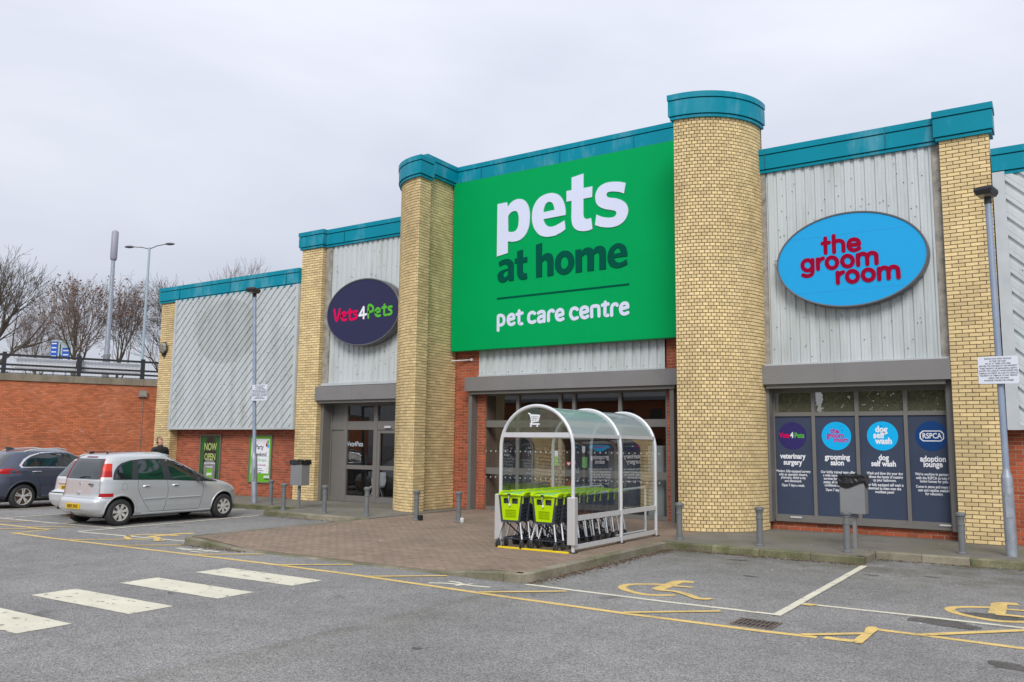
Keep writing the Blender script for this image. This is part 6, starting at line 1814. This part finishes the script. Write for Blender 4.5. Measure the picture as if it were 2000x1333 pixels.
for yy in (1.05, 2.0):
    b = MB(); b.cbox(-.66, .66, yy - .03, yy + .03, 1.53, 1.555, .008)
    for s in (-1, 1): b.cbox(s * .60 - .04, s * .60 + .04, yy - .05, yy + .05, 1.47, 1.535, .012)
    local(b.build('roof_bar', M['black']), t)
b = MB(); b.tube([(.0, .75, 1.42), (-.1, .2, 1.88)], .004, 5); local(b.build('aerial', M['black']), t)
# -- dark blue-grey SUV at the left edge
B3 = Body(
    rear=[(.25, .25), (.35, .06), (.5, .0), (.7, .02), (.85, .07), (1.0, .10), (1.10, .18), (1.2, .30), (1.35, .46), (1.47, .60), (1.50, .62), (1.54, 1.0), (1.575, 1.5), (1.585, 1.9)],
    front=[(.25, 4.1), (.4, 4.35), (.6, 4.4), (.8, 4.3), (.93, 4.0), (1.0, 3.4), (1.06, 3.15), (1.3, 2.65), (1.45, 2.3), (1.54, 2.1), (1.585, 2.0)],
    width=[(.25, .80), (.35, .87), (.6, .915), (.85, .92), (1.0, .89), (1.1, .85), (1.3, .77), (1.44, .71), (1.5, .66), (1.54, .56), (1.57, .40), (1.585, .15)], n=5)
CX3, CY3 = -24.22, 11.02
WH3 = [(.84, .33), (3.5, .33)]
t = car('parked_car', 'dark blue-grey sport utility car cut off by the left edge of the picture', (CX3, CY3, 0), B3, M['bluegrey_paint'], WH3, .32, .225, .385, .9, 5, True)
for s in (1, -1):
    tp = [(.76, 1.14), (.86, 1.27), (1.02, 1.38), (1.3, 1.455), (1.8, 1.48), (2.2, 1.45), (2.5, 1.34), (2.95, 1.10)]; bt = [(.80, 1.10), (1.2, 1.10), (2.0, 1.085), (2.95, 1.05)]
    b = side_panel(B3, [(.70, 1.14), (.82, 1.30), (1.0, 1.41), (1.3, 1.482), (1.8, 1.505), (2.2, 1.475), (2.55, 1.35), (3.0, 1.10)], [(.74, 1.075), (1.2, 1.078), (2.0, 1.065), (3.0, 1.03)], .004, s, 24, 6); local(b.build('window_trim', M['chrome'], smooth=True), t)
    b = side_panel(B3, tp, bt, .007, s, 24, 6); local(b.build('window_surround', M['pillar'], smooth=True), t)
    for tq, bq in (([(.84, 1.16), (.92, 1.28), (1.06, 1.37), (1.12, 1.385)], [(.86, 1.115), (1.12, 1.115)]), ([(1.14, 1.39), (1.4, 1.44), (1.72, 1.455)], [(1.14, 1.115), (1.75, 1.105)]), ([(1.86, 1.455), (2.15, 1.43), (2.45, 1.33), (2.85, 1.12)], [(1.9, 1.10), (2.85, 1.075)])):
        b = side_panel(B3, tq, bq, .010, s, 10, 5); local(b.build('side_window', M['carglass'], smooth=True), t)
    b = MB(); side_line(b, B3, [(1.0, 1.07), (1.1, .95), (1.22, .72), (1.3, .4)], s); side_line(b, B3, [(1.80, 1.06), (1.82, .7), (1.78, .35)], s); local(b.build('door_seam', M['black']), t)
    b = MB(); b.tube([(B3.X(1.02, .97, s, 0), 1.02, .97), (B3.X(1.05, .97, s, .03), 1.06, .975), (B3.X(1.2, .97, s, .03), 1.22, .975), (B3.X(1.25, .97, s, 0), 1.26, .97)], .014, 6); local(b.build('door_handle', M['chrome'], smooth=True), t)
    b = side_panel(B3, [(.14, 1.03), (.40, 1.06), (.58, 1.05)], [(.14, .93), (.40, .98), (.58, 1.035)], .008, s, 8, 3); local(b.build('tail_lamp', M['red'], smooth=True), t)
    b = rear_panel(B3, lambda z: s * B3.w(z) * .55, lambda z: s * B3.w(z) * .97, .92, 1.02, .008, 8, 3); local(b.build('tail_lamp', M['red'], smooth=True), t)
    for wy, wz_ in WH3:
        b = MB(); pts = []
        for k in range(21):
            a = PI * (k / 20); y_, z_ = wy + .40 * math.cos(a), wz_ + .40 * math.sin(a)
            if z_ > .3: pts.append((B3.X(y_, z_, s, -.008), y_, z_))
        b.tube(pts, .03, 6); local(b.build('arch_cladding', M['tgrey'], smooth=True), t)
    b = MB(); b.tube([(B3.X(2.2, .32, s, 0), 1.3, .32), (B3.X(2.2, .32, s, 0), 3.05, .32)], .05, 6); local(b.build('sill_cladding', M['tgrey'], smooth=True), t)
    b = MB(); b.tube([(s * .62, .9, 1.50), (s * .64, 1.1, 1.56), (s * .62, 1.8, 1.595), (s * .6, 2.05, 1.56)], .016, 6); local(b.build('roof_rail', M['alu'], smooth=True), t)
b = rear_panel(B3, lambda z: -B3.w(z) * .8, lambda z: B3.w(z) * .8, 1.12, 1.42, .004); local(b.build('rear_window', M['carglass'], smooth=True), t)
b = MB(); b.rings([[(-.04, .75, 1.52), (.04, .75, 1.52), (.02, 1.0, 1.56), (-.02, 1.0, 1.56)], [(-.008, .70, 1.62), (.008, .70, 1.62), (.008, .8, 1.62), (-.008, .8, 1.62)]], True, True); local(b.build('shark_fin_aerial', M['bluegrey_paint']), t)
# ------------------------------------------------------------------ person looking up, behind the cars
def person():
    px_, py_ = -23.50, 15.95
    t = thing('person', 'person with short dark hair and black jacket looking up behind the cars', 'person', (px_, py_, .12), math.radians(-98))
    # local frame: faces +X... built facing +Y, turned by the empty
    J = {}
    V, E, R = [], [], []
    def v(name, p, r, link_=None):
        J[name] = len(V); V.append(p); R.append(r)
        if link_ is not None: E.append((J[link_], J[name]))
    v('pelvis', (0, 0, .98), (.155, .11)); v('waist', (0, 0, 1.12), (.145, .10), 'pelvis'); v('chest', (0, .01, 1.32), (.20, .13), 'waist'); v('upper', (0, 0, 1.45), (.16, .10), 'chest')
    v('neck0', (0, .0, 1.54), (.065, .065), 'upper'); v('neck1', (0, .01, 1.60), (.055, .058), 'neck0')
    v('skull0', (0, .0, 1.68), (.072, .085), 'neck1'); v('skull1', (0, -.025, 1.755), (.077, .09), 'skull0'); v('skull2', (0, -.055, 1.815), (.05, .06), 'skull1')
    v('chin', (0, .085, 1.695), (.036, .034), 'skull0'); v('nose', (0, .098, 1.77), (.014, .016), 'skull1')
    for s, n in ((1, 'r'), (-1, 'l')):
        v('ear' + n, (s * .082, -.01, 1.735), (.016, .022), 'skull1')
        v('sh' + n, (s * .215, 0, 1.46), (.085, .08), 'upper'); v('el' + n, (s * .25, -.02, 1.17), (.048, .048), 'sh' + n); v('wr' + n, (s * .24, .10, .93), (.034, .03), 'el' + n); v('palm' + n, (s * .235, .14, .86), (.04, .022), 'wr' + n)
        for i in range(4): 
            v('f%d%s' % (i, n), (s * .232 , .125 + i * .018, .80 - .004 * i), (.010, .010), 'palm' + n); v('g%d%s' % (i, n), (s * .225, .12 + i * .018, .76 + .006 * abs(i - 1.5)), (.008, .008), 'f%d%s' % (i, n))
        v('th' + n, (s * .21, .17, .84), (.011, .011), 'palm' + n)
        v('hip' + n, (s * .10, 0, .90), (.095, .095), 'pelvis'); v('kn' + n, (s * .115, .02, .50), (.062, .062), 'hip' + n); v('an' + n, (s * .12, -.01, .10), (.045, .045), 'kn' + n); v('toe' + n, (s * .13, .15, .045), (.045, .035), 'an' + n)
    me = bpy.data.meshes.new('body'); me.from_pydata(V, E, [])
    o = bpy.data.objects.new('body', me); COL.objects.link(o)
    bpy.context.view_layer.objects.active = o
    m = o.modifiers.new('s', 'SKIN'); m.use_smooth_shade = True
    sv = me.skin_vertices
    if len(sv) == 0:
        bm = bmesh.new(); bm.from_mesh(me); bm.verts.layers.skin.verify(); bm.to_mesh(me); bm.free(); sv = me.skin_vertices
    for i, r in enumerate(R): sv[0].data[i].radius = r; sv[0].data[i].use_root = (i == 0)
    o.modifiers.new('u', 'SUBSURF').levels = 2; o.modifiers['u'].render_levels = 2
    bpy.context.view_layer.update()
    dg = bpy.context.evaluated_depsgraph_get()
    nm = bpy.data.meshes.new_from_object(o.evaluated_get(dg)); bpy.data.objects.remove(o)
    nm.materials.clear()
    for k in ('person_black', 'skin', 'jeans'): nm.materials.append(M[k])
    for p in nm.polygons:
        c = p.center
        p.material_index = 1 if (c.z > 1.575 or (abs(c.x) > .19 and c.z < .91 and c.z > .7)) else (2 if c.z < .88 else 0)
    # tilt the head back
    for vt in nm.vertices:
        if vt.co.z > 1.60:
            f = min(1, (vt.co.z - 1.60) / .06); a = math.radians(24) * f
            y_, z_ = vt.co.y, vt.co.z - 1.62
            vt.co.y, vt.co.z = y_ * math.cos(a) - z_ * math.sin(a), 1.62 + y_ * math.sin(a) + z_ * math.cos(a)
    nm.shade_smooth()
    nm.name = 'body'
    bo = link('body', nm, t); local(bo, t)
    tb = lambda p: (p[0], p[1] * math.cos(.42) - (p[2] - 1.62) * math.sin(.42), 1.62 + p[1] * math.sin(.42) + (p[2] - 1.62) * math.cos(.42))
    b = MB(); rs = []
    for k in range(8):
        a = k / 7 * PI * .50
        ring = []
        for j in range(16):
            th = 2 * PI * j / 16; fr = math.sin(th)
            rr = math.cos(a)
            ring.append(tb((.092 * rr * math.cos(th), -.03 + .112 * rr * fr - .012 * (fr > .3), 1.752 + .108 * math.sin(a) - (.075 if fr < -.2 else .0) * rr * (1 if k < 2 else .3))))
        rs.append(ring)
    b.rings(rs, True, True); local(b.build('hair', M['hair'], smooth=True), t)
    for s in (-1, 1):
        b = MB(); c = tb((s * .032, .078, 1.765)); b.lathe(c, [(.0, -.008), (.011, 0), (.0, .006)], 8, 'Y', False); local(b.build('eye', M['black']), t)
    b = MB(); c = tb((0, .105, 1.715)); b.obox(c, .05, .008, .008); local(b.build('mouth', mat('lips', (.3, .1, .08), .6)), t)
    b = MB(); b.lathe((0, .0, 1.52), [(.085, 0), (.082, .04), (.075, .06), (.065, .05)], 16, 'Z', False); local(b.build('collar', M['person_black'], smooth=True), t)
person()
# ------------------------------------------------------------------ retaining wall, coping and railing on the left
WA = Vector((-40.2, 18.95, 0)); WD = Vector((2.9, 5.9, 0)).normalized(); WN = Vector((WD.y, -WD.x, 0))
rw = thing('retaining_wall', 'long orange-red brick retaining wall with a concrete coping at the left', 'wall', tuple(WA))
S0, S1 = -3.0, 12.0
wb = []
row = 0; z = 0.02
while z < 4.48:
    stretcher = row % 2 == 0
    Ls = .225
    s = S0 - (Ls / 2 if row % 2 else 0)
    while s < S1:
        p = WA + WD * (s + Ls / 2) + Vector((0, 0, z + .0375)); wb.append(p); s += Ls
    z += .075; row += 1
th = math.atan2(WD.y, WD.x)
def sc_(p):
    q = project(p)
    return -1 if (not q or not (0 < q[0] < 312 and q[1] < 890)) else 1 / q[2]
wb.sort(key=sc_, reverse=True)
bmsh = brick_mesh(.215, .065, M['obrick'])
for p in wb[:300]:
    o = link('brick', bmsh, rw); o.matrix_parent_inverse = rw.matrix_basis.inverted() if 0 else Matrix.Translation(-WA)
    o.location = p; o.rotation_euler = (rnd.uniform(-.01, .01), 0, th)
b = MB()
for p in wb[300:]:
    b.t = rnd.random() * .99 + .005; c = .003; L, h = .215, .065; j = rnd.uniform(-.002, .002)
    f = [p + WD * sx * (L / 2 - c) + Vector((0, 0, sz * (h / 2 - c))) + WN * j for sx, sz in ((-1, -1), (1, -1), (1, 1), (-1, 1))]
    bk = [p + WD * sx * (L / 2) + Vector((0, 0, sz * (h / 2))) - WN * .012 for sx, sz in ((-1, -1), (1, -1), (1, 1), (-1, 1))]
    b.faces(f + bk, [(0, 1, 2, 3), (0, 4, 5, 1), (1, 5, 6, 2), (2, 6, 7, 3), (3, 7, 4, 0)])
b.build('brick', M['obrick'], rw, kind='stuff', fix=False)
def wbox(bb, s0, s1, o0, o1, z0, z1):
    q = [WA + WD * s + WN * o for s, o in ((s0, o1), (s1, o1), (s1, o0), (s0, o0))]
    bb.rings([[(p.x, p.y, z0) for p in q], [(p.x, p.y, z1) for p in q]], True, True)
b = MB(); wbox(b, S0, 30, -.5, -.008, 0, 4.49); b.build('mortar_core', M['omortar'], rw)
# farther stretch of the same wall, out of the picture but seen in the shop glass
b = MB(); wbox(b, -60, S0, -.5, 0, 0, 4.49); b.build('plain_brickwork', M['obrick'], rw)
k = 0; s = -60
while s < 30:
    b = MB(); wbox(b, s + .004, s + 2.996, -.55, .07, 4.49, 4.80); b.build('coping_stone', M['coping'], rw); s += 3
rl = thing('road_railing', 'charcoal steel railing with three rails on top of the retaining wall', 'railing', tuple(WA + Vector((0, 0, 4.8))))
posts = [.12 - 2.93 * k for k in range(14, 0, -1)] + [.12, 3.18, 5.97, 8.9, 11.8]
for s in posts:
    b = MB(); wbox(b, s - .09, s + .09, -.34, -.16, 4.80, 5.80); b.build('post', M['charcoalrail'], rl)
for a, c in zip(posts, posts[1:]):
    for z0, z1 in ((5.62, 5.72), (5.18, 5.27), (4.97, 5.06), (4.83, 4.86)):
        b = MB(); wbox(b, a + .09, c - .09, -.27, -.21, z0, z1); b.build('rail', M['charcoalrail'], rl)
b = MB()
for a, c in zip(posts[13:], posts[14:]):
    n = int((c - a) / .15)
    for i in range(n): wbox(b, a + .1 + i * .15, a + .104 + i * .15, -.30, -.296, 4.84, 5.66)
    for i in range(9): wbox(b, a + .1, c - .1, -.302, -.300, 4.9 + i * .09, 4.904 + i * .09)
b.build('mesh_infill', M['rim'], rl, kind='stuff')
b = MB(); wbox(b, .6, 3.05, -.46, -.44, 5.08, 5.60)
tag(b.build('banner', M['banner']), 'long plain white banner tied behind the left bay of the road railing', 'banner', 'white banners behind the railing')
b = MB(); wbox(b, 3.3, 5.85, -.46, -.44, 5.02, 5.58)
tag(b.build('banner', M['banner']), 'long plain white banner tied behind the right bay of the road railing', 'banner', 'white banners behind the railing')
# wall lamp on the brickwork
def wallhit(px, py):
    r = ray(px, py); n = WN; t_ = (WA - CP).dot(n) / r.dot(n); return CP + r * t_
p = wallhit(279, 770)
floodlight(tuple(p + WN * .005), th, 'grey box flood light with a downward conduit on the orange-red wall', 3.0, 1.15)
# raised road level behind the wall
b = MB()
q0, q1 = WA + WD * -60 - WN * .5, WA + WD * 60 - WN * .5
f0, f1 = q0 - WN * 120, q1 - WN * 120
b.rings([[(p.x, p.y, 0.05) for p in (q0, q1, f1, f0)], [(p.x, p.y, 4.5) for p in (q0, q1, f1, f0)]], True, True)
b.build('raised_road', mat('road_level', (.11, .11, .11), .9, var=.2, vscale=.3), kind='structure')
# mast, street lamp and road sign on the upper road
ap, bt_ = at(208, 700, 50), at(222, 450, 50)
mx_, my_ = ap.x, ap.y
t = thing('phone_mast', 'slim grey mast topped by a long rounded antenna shroud above the road', 'mast', (mx_, my_, 4.5))
def h_at(px, py, x, y):
    d = math.hypot(x, y); r = ray(px, py); return CP.z + r.z / math.hypot(r.x, r.y) * d
zt = h_at(222, 450, mx_, my_); za = h_at(222, 508, mx_, my_)
off = (at(222, 480, 50) - at(208, 700, 50)); lx = 0
b = MB(); b.tube([(mx_, my_, 4.5), (mx_, my_, za)], [.17, .11], 12); b.build('pole', M['galv'], t, smooth=True)
b = MB(); b.lathe((mx_, my_, za), [(.08, -.1), (.17, 0), (.2, .1), (.2, zt - za - .12), (.12, zt - za - .02), (0, zt - za)], 16, 'Z', False); b.build('antenna_shroud', M['antenna'], t, smooth=True)
b = MB(); b.tube([(mx_, my_, 4.5), (mx_, my_, 6.9)], .2, 12); b.build('base_sleeve', M['bin'], t, smooth=True)
lp = at(278, 700, 55); zt = h_at(291, 484, lp.x, lp.y)
t = thing('street_lamp', 'pale twin-armed street lamp rising behind the railing', 'street lamp', (lp.x, lp.y, 4.5))
b = MB(); b.tube([(lp.x, lp.y, 4.5), (lp.x, lp.y, zt)], [.11, .07], 12); b.build('column', mat('pale_blue_grey_paint', (.36, .46, .52), .5), t, smooth=True)
for px, py, s in ((258, 487, -1), (330, 474, 1)):
    e = Vector((lp.x, lp.y, zt)) + CR * s * 1.15 + Vector((0, 0, .25 if s > 0 else .05))
    b = MB(); b.tube([(lp.x, lp.y, zt - .1), tuple(Vector((lp.x, lp.y, zt)) + CR * s * .5 + Vector((0, 0, .12 if s > 0 else .02))), tuple(e)], .03, 8); o = b.build('arm', M['rim'], t, smooth=True)
    b = MB(); d = CR * s; ctr = e + d * .2
    rs = []
    for k in range(9):
        f = k / 8; r = .13 * math.sin(PI * (.08 + .84 * f)) ** .7
        c = e + d * (-.12 + .62 * f)
        rs.append([tuple(c + Vector((0, 0, 1)) * r * .7 * math.sin(a) + d.cross(Vector((0, 0, 1))) * r * math.cos(a)) for a in [j * PI / 5 for j in range(10)]])
    b.rings(rs, True, True); b.build('lantern', M['rim'], o, smooth=True)
c0, c1 = at(100, 669, 60), at(138, 706, 60)
t = thing('road_sign', 'blue and pale direction sign showing a roundabout, above the railing', 'road sign', (c0.x, c0.y, 4.5))
ux = CR.copy(); ux.z = 0; ux.normalize(); nv = Vector((ux.y, -ux.x, 0))
base = Vector((c0.x, c0.y, 0)); zT = c0.z + .12; 
def spl(bb, s0, s1, z0, z1, o, tilt=.0):
    pts = [base + ux * s0 + nv * o, base + ux * s1 + nv * o, base + ux * s1 + nv * (o - .03), base + ux * s0 + nv * (o - .03)]
    bb.rings([[(p.x, p.y, z0) for p in pts], [(p.x, p.y, z1) for p in pts]], True, True)
b = MB(); spl(b, 0, 1.42, 7.0, zT, 0); b.build('panel', M['signgrey'], t)
b = MB(); spl(b, .02, .52, 7.0, zT - .06, .03); b.build('panel', M['signblue'], t)
b = MB(); spl(b, .85, 1.40, 7.0, zT - .5, .03); b.build('panel', M['signblue'], t)
b = MB()
for i in range(4): spl(b, .08, .42, zT - .25 - i * .3, zT - .17 - i * .3, .035)
for i in range(3): spl(b, .92, 1.3, zT - .75 - i * .3, zT - .67 - i * .3, .035)
b.build('lettering', M['white'], t)
b = MB(); spl(b, .66, .72, 7.1, zT - .25, .04); b.lathe(tuple(base + ux * .69 + nv * .04 + Vector((0, 0, 7.75))), [(.16, 0), (.16, .01), (.10, .01), (.10, 0), (.16, 0)], 14, 'Y', False); b.build('roundabout_symbol', M['black'], t)
for s in (.25, 1.15):
    b = MB(); q = base + ux * s - nv * .08; b.tube([(q.x, q.y, 4.5), (q.x, q.y, zT - .1)], .05, 8); b.build('post', M['galv'], t)
# ------------------------------------------------------------------ bare trees
def tree(px, D, top_py, zbase, label, seed, spread=.5, trunk=.2, droop=0.0, seeds=0, base_px=None, fork=.25, twig='twig', group='bare trees beyond the road', density=1.0, levels=5):
    R_ = random.Random(seed)
    g0 = at(px, 700, D); H_ = at(px, top_py, D).z - zbase
    t = thing('bare_tree', label, 'tree', (g0.x, g0.y, zbase), 0, group)
    tk, tw, sd_ = MB(), MB(), MB()
    def grow(p, d, L, r, lv):
        n = 4 if lv < 2 else 3
        pts = [p]; cur = p; dd = d.copy()
        seg = 5 if lv < 3 else 3
        for i in range(seg):
            dd = (dd + Vector((R_.uniform(-1, 1), R_.uniform(-1, 1), R_.uniform(-.4, .8))) * (.10 if lv == 0 else .17) + Vector((0, 0, .05 - droop * max(0, lv - 2) * .25))).normalized()
            cur = cur + dd * (L / seg); pts.append(cur)
        rr = [max(.0075, r * (1 - .6 * i / seg)) for i in range(seg + 1)]
        (tk if lv < 2 else tw).tube(pts, rr, 7 if lv == 0 else (5 if lv < 3 else 3), caps=False)
        if seeds and lv >= 3 and R_.random() < seeds:
            c = pts[-1]
            for q in range(2):
                o_ = Vector((R_.gauss(0, .06), R_.gauss(0, .06), R_.gauss(0, .08)))
                s_ = R_.uniform(.03, .075)
                a_ = Vector((R_.uniform(-1, 1), R_.uniform(-1, 1), R_.uniform(-1, 1))).normalized() * s_; b_ = a_.orthogonal().normalized() * s_
                sd_.face([c + o_ - a_, c + o_ + b_, c + o_ + a_, c + o_ - b_])
        if lv >= levels: return
        nb = {0: 8, 1: 5, 2: 4, 3: 2, 4: 1}.get(lv, 1)
        nb = max(1, int(round(nb * density)))
        for k in range(nb):
            f = (fork + (1 - fork) * (k + R_.random() * .8) / nb) if lv == 0 else R_.uniform(.25, 1.0)
            i = min(seg - 1, int(f * seg)); q = pts[i] + (pts[i + 1] - pts[i]) * (f * seg - i)
            ax = (pts[i + 1] - pts[i]).normalized()
            az = R_.random() * 2 * PI if lv else k * 2.4 + R_.random()
            e = ax.orthogonal().normalized(); e2 = ax.cross(e)
            sp_ = spread * R_.uniform(.75, 1.25)
            nd = (ax * math.cos(sp_) + (e * math.cos(az) + e2 * math.sin(az)) * math.sin(sp_)).normalized()
            grow(q, nd, L * (R_.uniform(.66, .92) * (1 - .35 * f) if lv == 0 else R_.uniform(.52, .74)), rr[i] * .55, lv + 1)
        grow(pts[-1], dd, L * .55, rr[-1], lv + 1)
    grow(Vector((g0.x, g0.y, zbase)), Vector((0, 0, 1)), H_ * .46, trunk, 0)
    tk.build('trunk', M['bark'], t, smooth=True, fix=False)
    tw.build('crown', M[twig], t, fix=False)
    if sd_.v: sd_.build('seed_clusters', M['seed'], t, fix=False)
    return t
TREE_ON = True
if TREE_ON:
    tree(-25, 46, 465, 4.5, 'broad dark bare tree reaching in from the left edge', 3, .62, .26, twig='bark', density=.95)
    tree(146, 60, 522, 4.5, 'bare tree hung with brown seed clusters behind the road sign', 11, .50, .20, seeds=.22)
    tree(70, 74, 575, 4.5, 'small brownish bare tree between the left tree and the seeded tree', 29, .6, .14, seeds=.06)
    tree(226, 62, 528, 4.5, 'slender birch with drooping twigs beside the phone mast', 5, .42, .13, droop=.45, seeds=.1)
    tree(325, 62, 535, 4.5, 'bare tree half hidden by the corner of the shop', 8, .58, .18, twig='bark')
    tree(470, 70, 500, 4.5, 'bare tree whose twig tips show above the low teal roofline', 17, .55, .18)
# distant low things seen between the rails
def dbox(nm, px0, px1, py0, py1, D, m, label, cat, depth=1.0):
    a, c = at(px0, py0, D), at(px1, py1, D); b = MB()
    L = (Vector((c.x, c.y, 0)) - Vector((a.x, a.y, 0))).length
    q = [Vector((a.x, a.y, 0)), Vector((a.x, a.y, 0)) + ux * L]; q += [q[1] - nv * depth, q[0] - nv * depth]
    b.rings([[(p.x, p.y, c.z) for p in q], [(p.x, p.y, a.z) for p in q]], True, True)
    return tag(b.build(nm, m), label, cat)
b = MB(); R_ = random.Random(4)
hb = at(22, 715, 56)
for i in range(2600):
    p = Vector((hb.x, hb.y, 5.35)) + ux * R_.gauss(.2, 1.1) + nv * R_.gauss(0, .5) + Vector((0, 0, R_.gauss(-.1, .45)))
    a_ = Vector((R_.uniform(-1, 1), R_.uniform(-1, 1), R_.uniform(-1, 1))).normalized() * .05; b_ = a_.orthogonal().normalized() * .05
    b.face([p - a_, p + b_, p + a_, p - b_])
tag(b.build('hedge_bush', M['ever'], fix=False), 'patch of green and yellow leafy bush behind the left end of the railing', 'bush')
# ------------------------------------------------------------------ the place behind the camera, seen only in the shop glass
def block(nm, x0, x1, y0, y1, h, m, label):
    t = thing(nm, label, 'building', ((x0 + x1) / 2, y1, 0))
    b = MB(); b.box(x0, x1, y0, y1, 0, h); b.build('wall', m, t)
    b = MB(); b.box(x0 - .3, x1 + .3, y0 - .3, y1 + .3, h, h + .35); b.build('roof', M['trim'], t)
    k = 0; x = x0 + 2
    while x < x1 - 2:
        for z in (1.2, 4.2):
            if z + 1.4 < h:
                b = MB(); b.box(x, x + 1.3, y1, y1 + .04, z, z + 1.4); b.build('window', M['carglass'], t)
        x += 3.2
block('brick_terrace', -66, -27, -52, -42, 6.5, M['obrick'], 'long red brick terrace facing the shop across the car park')
b = MB(); R_ = random.Random(9)
for i in range(14000):
    cx_ = R_.choice([-22, -19, -16.5, -13, -10, -7.5, -5, -2]); hh = {-22: 8, -19: 9.5, -16.5: 7.5, -13: 8, -10: 9, -7.5: 7.5, -5: 10, -2: 7.5}[cx_]
    z_ = R_.random() ** .8 * hh; rad = 2.4 * (1 - .6 * z_ / hh) * R_.random() ** .4; a0 = R_.random() * 6.28
    p = Vector((cx_ + rad * math.cos(a0), -26 + rad * math.sin(a0), z_))
    a_ = Vector((R_.uniform(-1, 1), R_.uniform(-1, 1), R_.uniform(-1, 1))).normalized() * R_.uniform(.18, .34); b_ = a_.orthogonal().normalized() * .22
    b.face([p - a_, p + b_, p + a_, p - b_])
tag(b.build('evergreen_screen', M['ever'], kind='stuff', fix=False), 'olive evergreen screen planting across the car park opposite the shop', 'hedge')
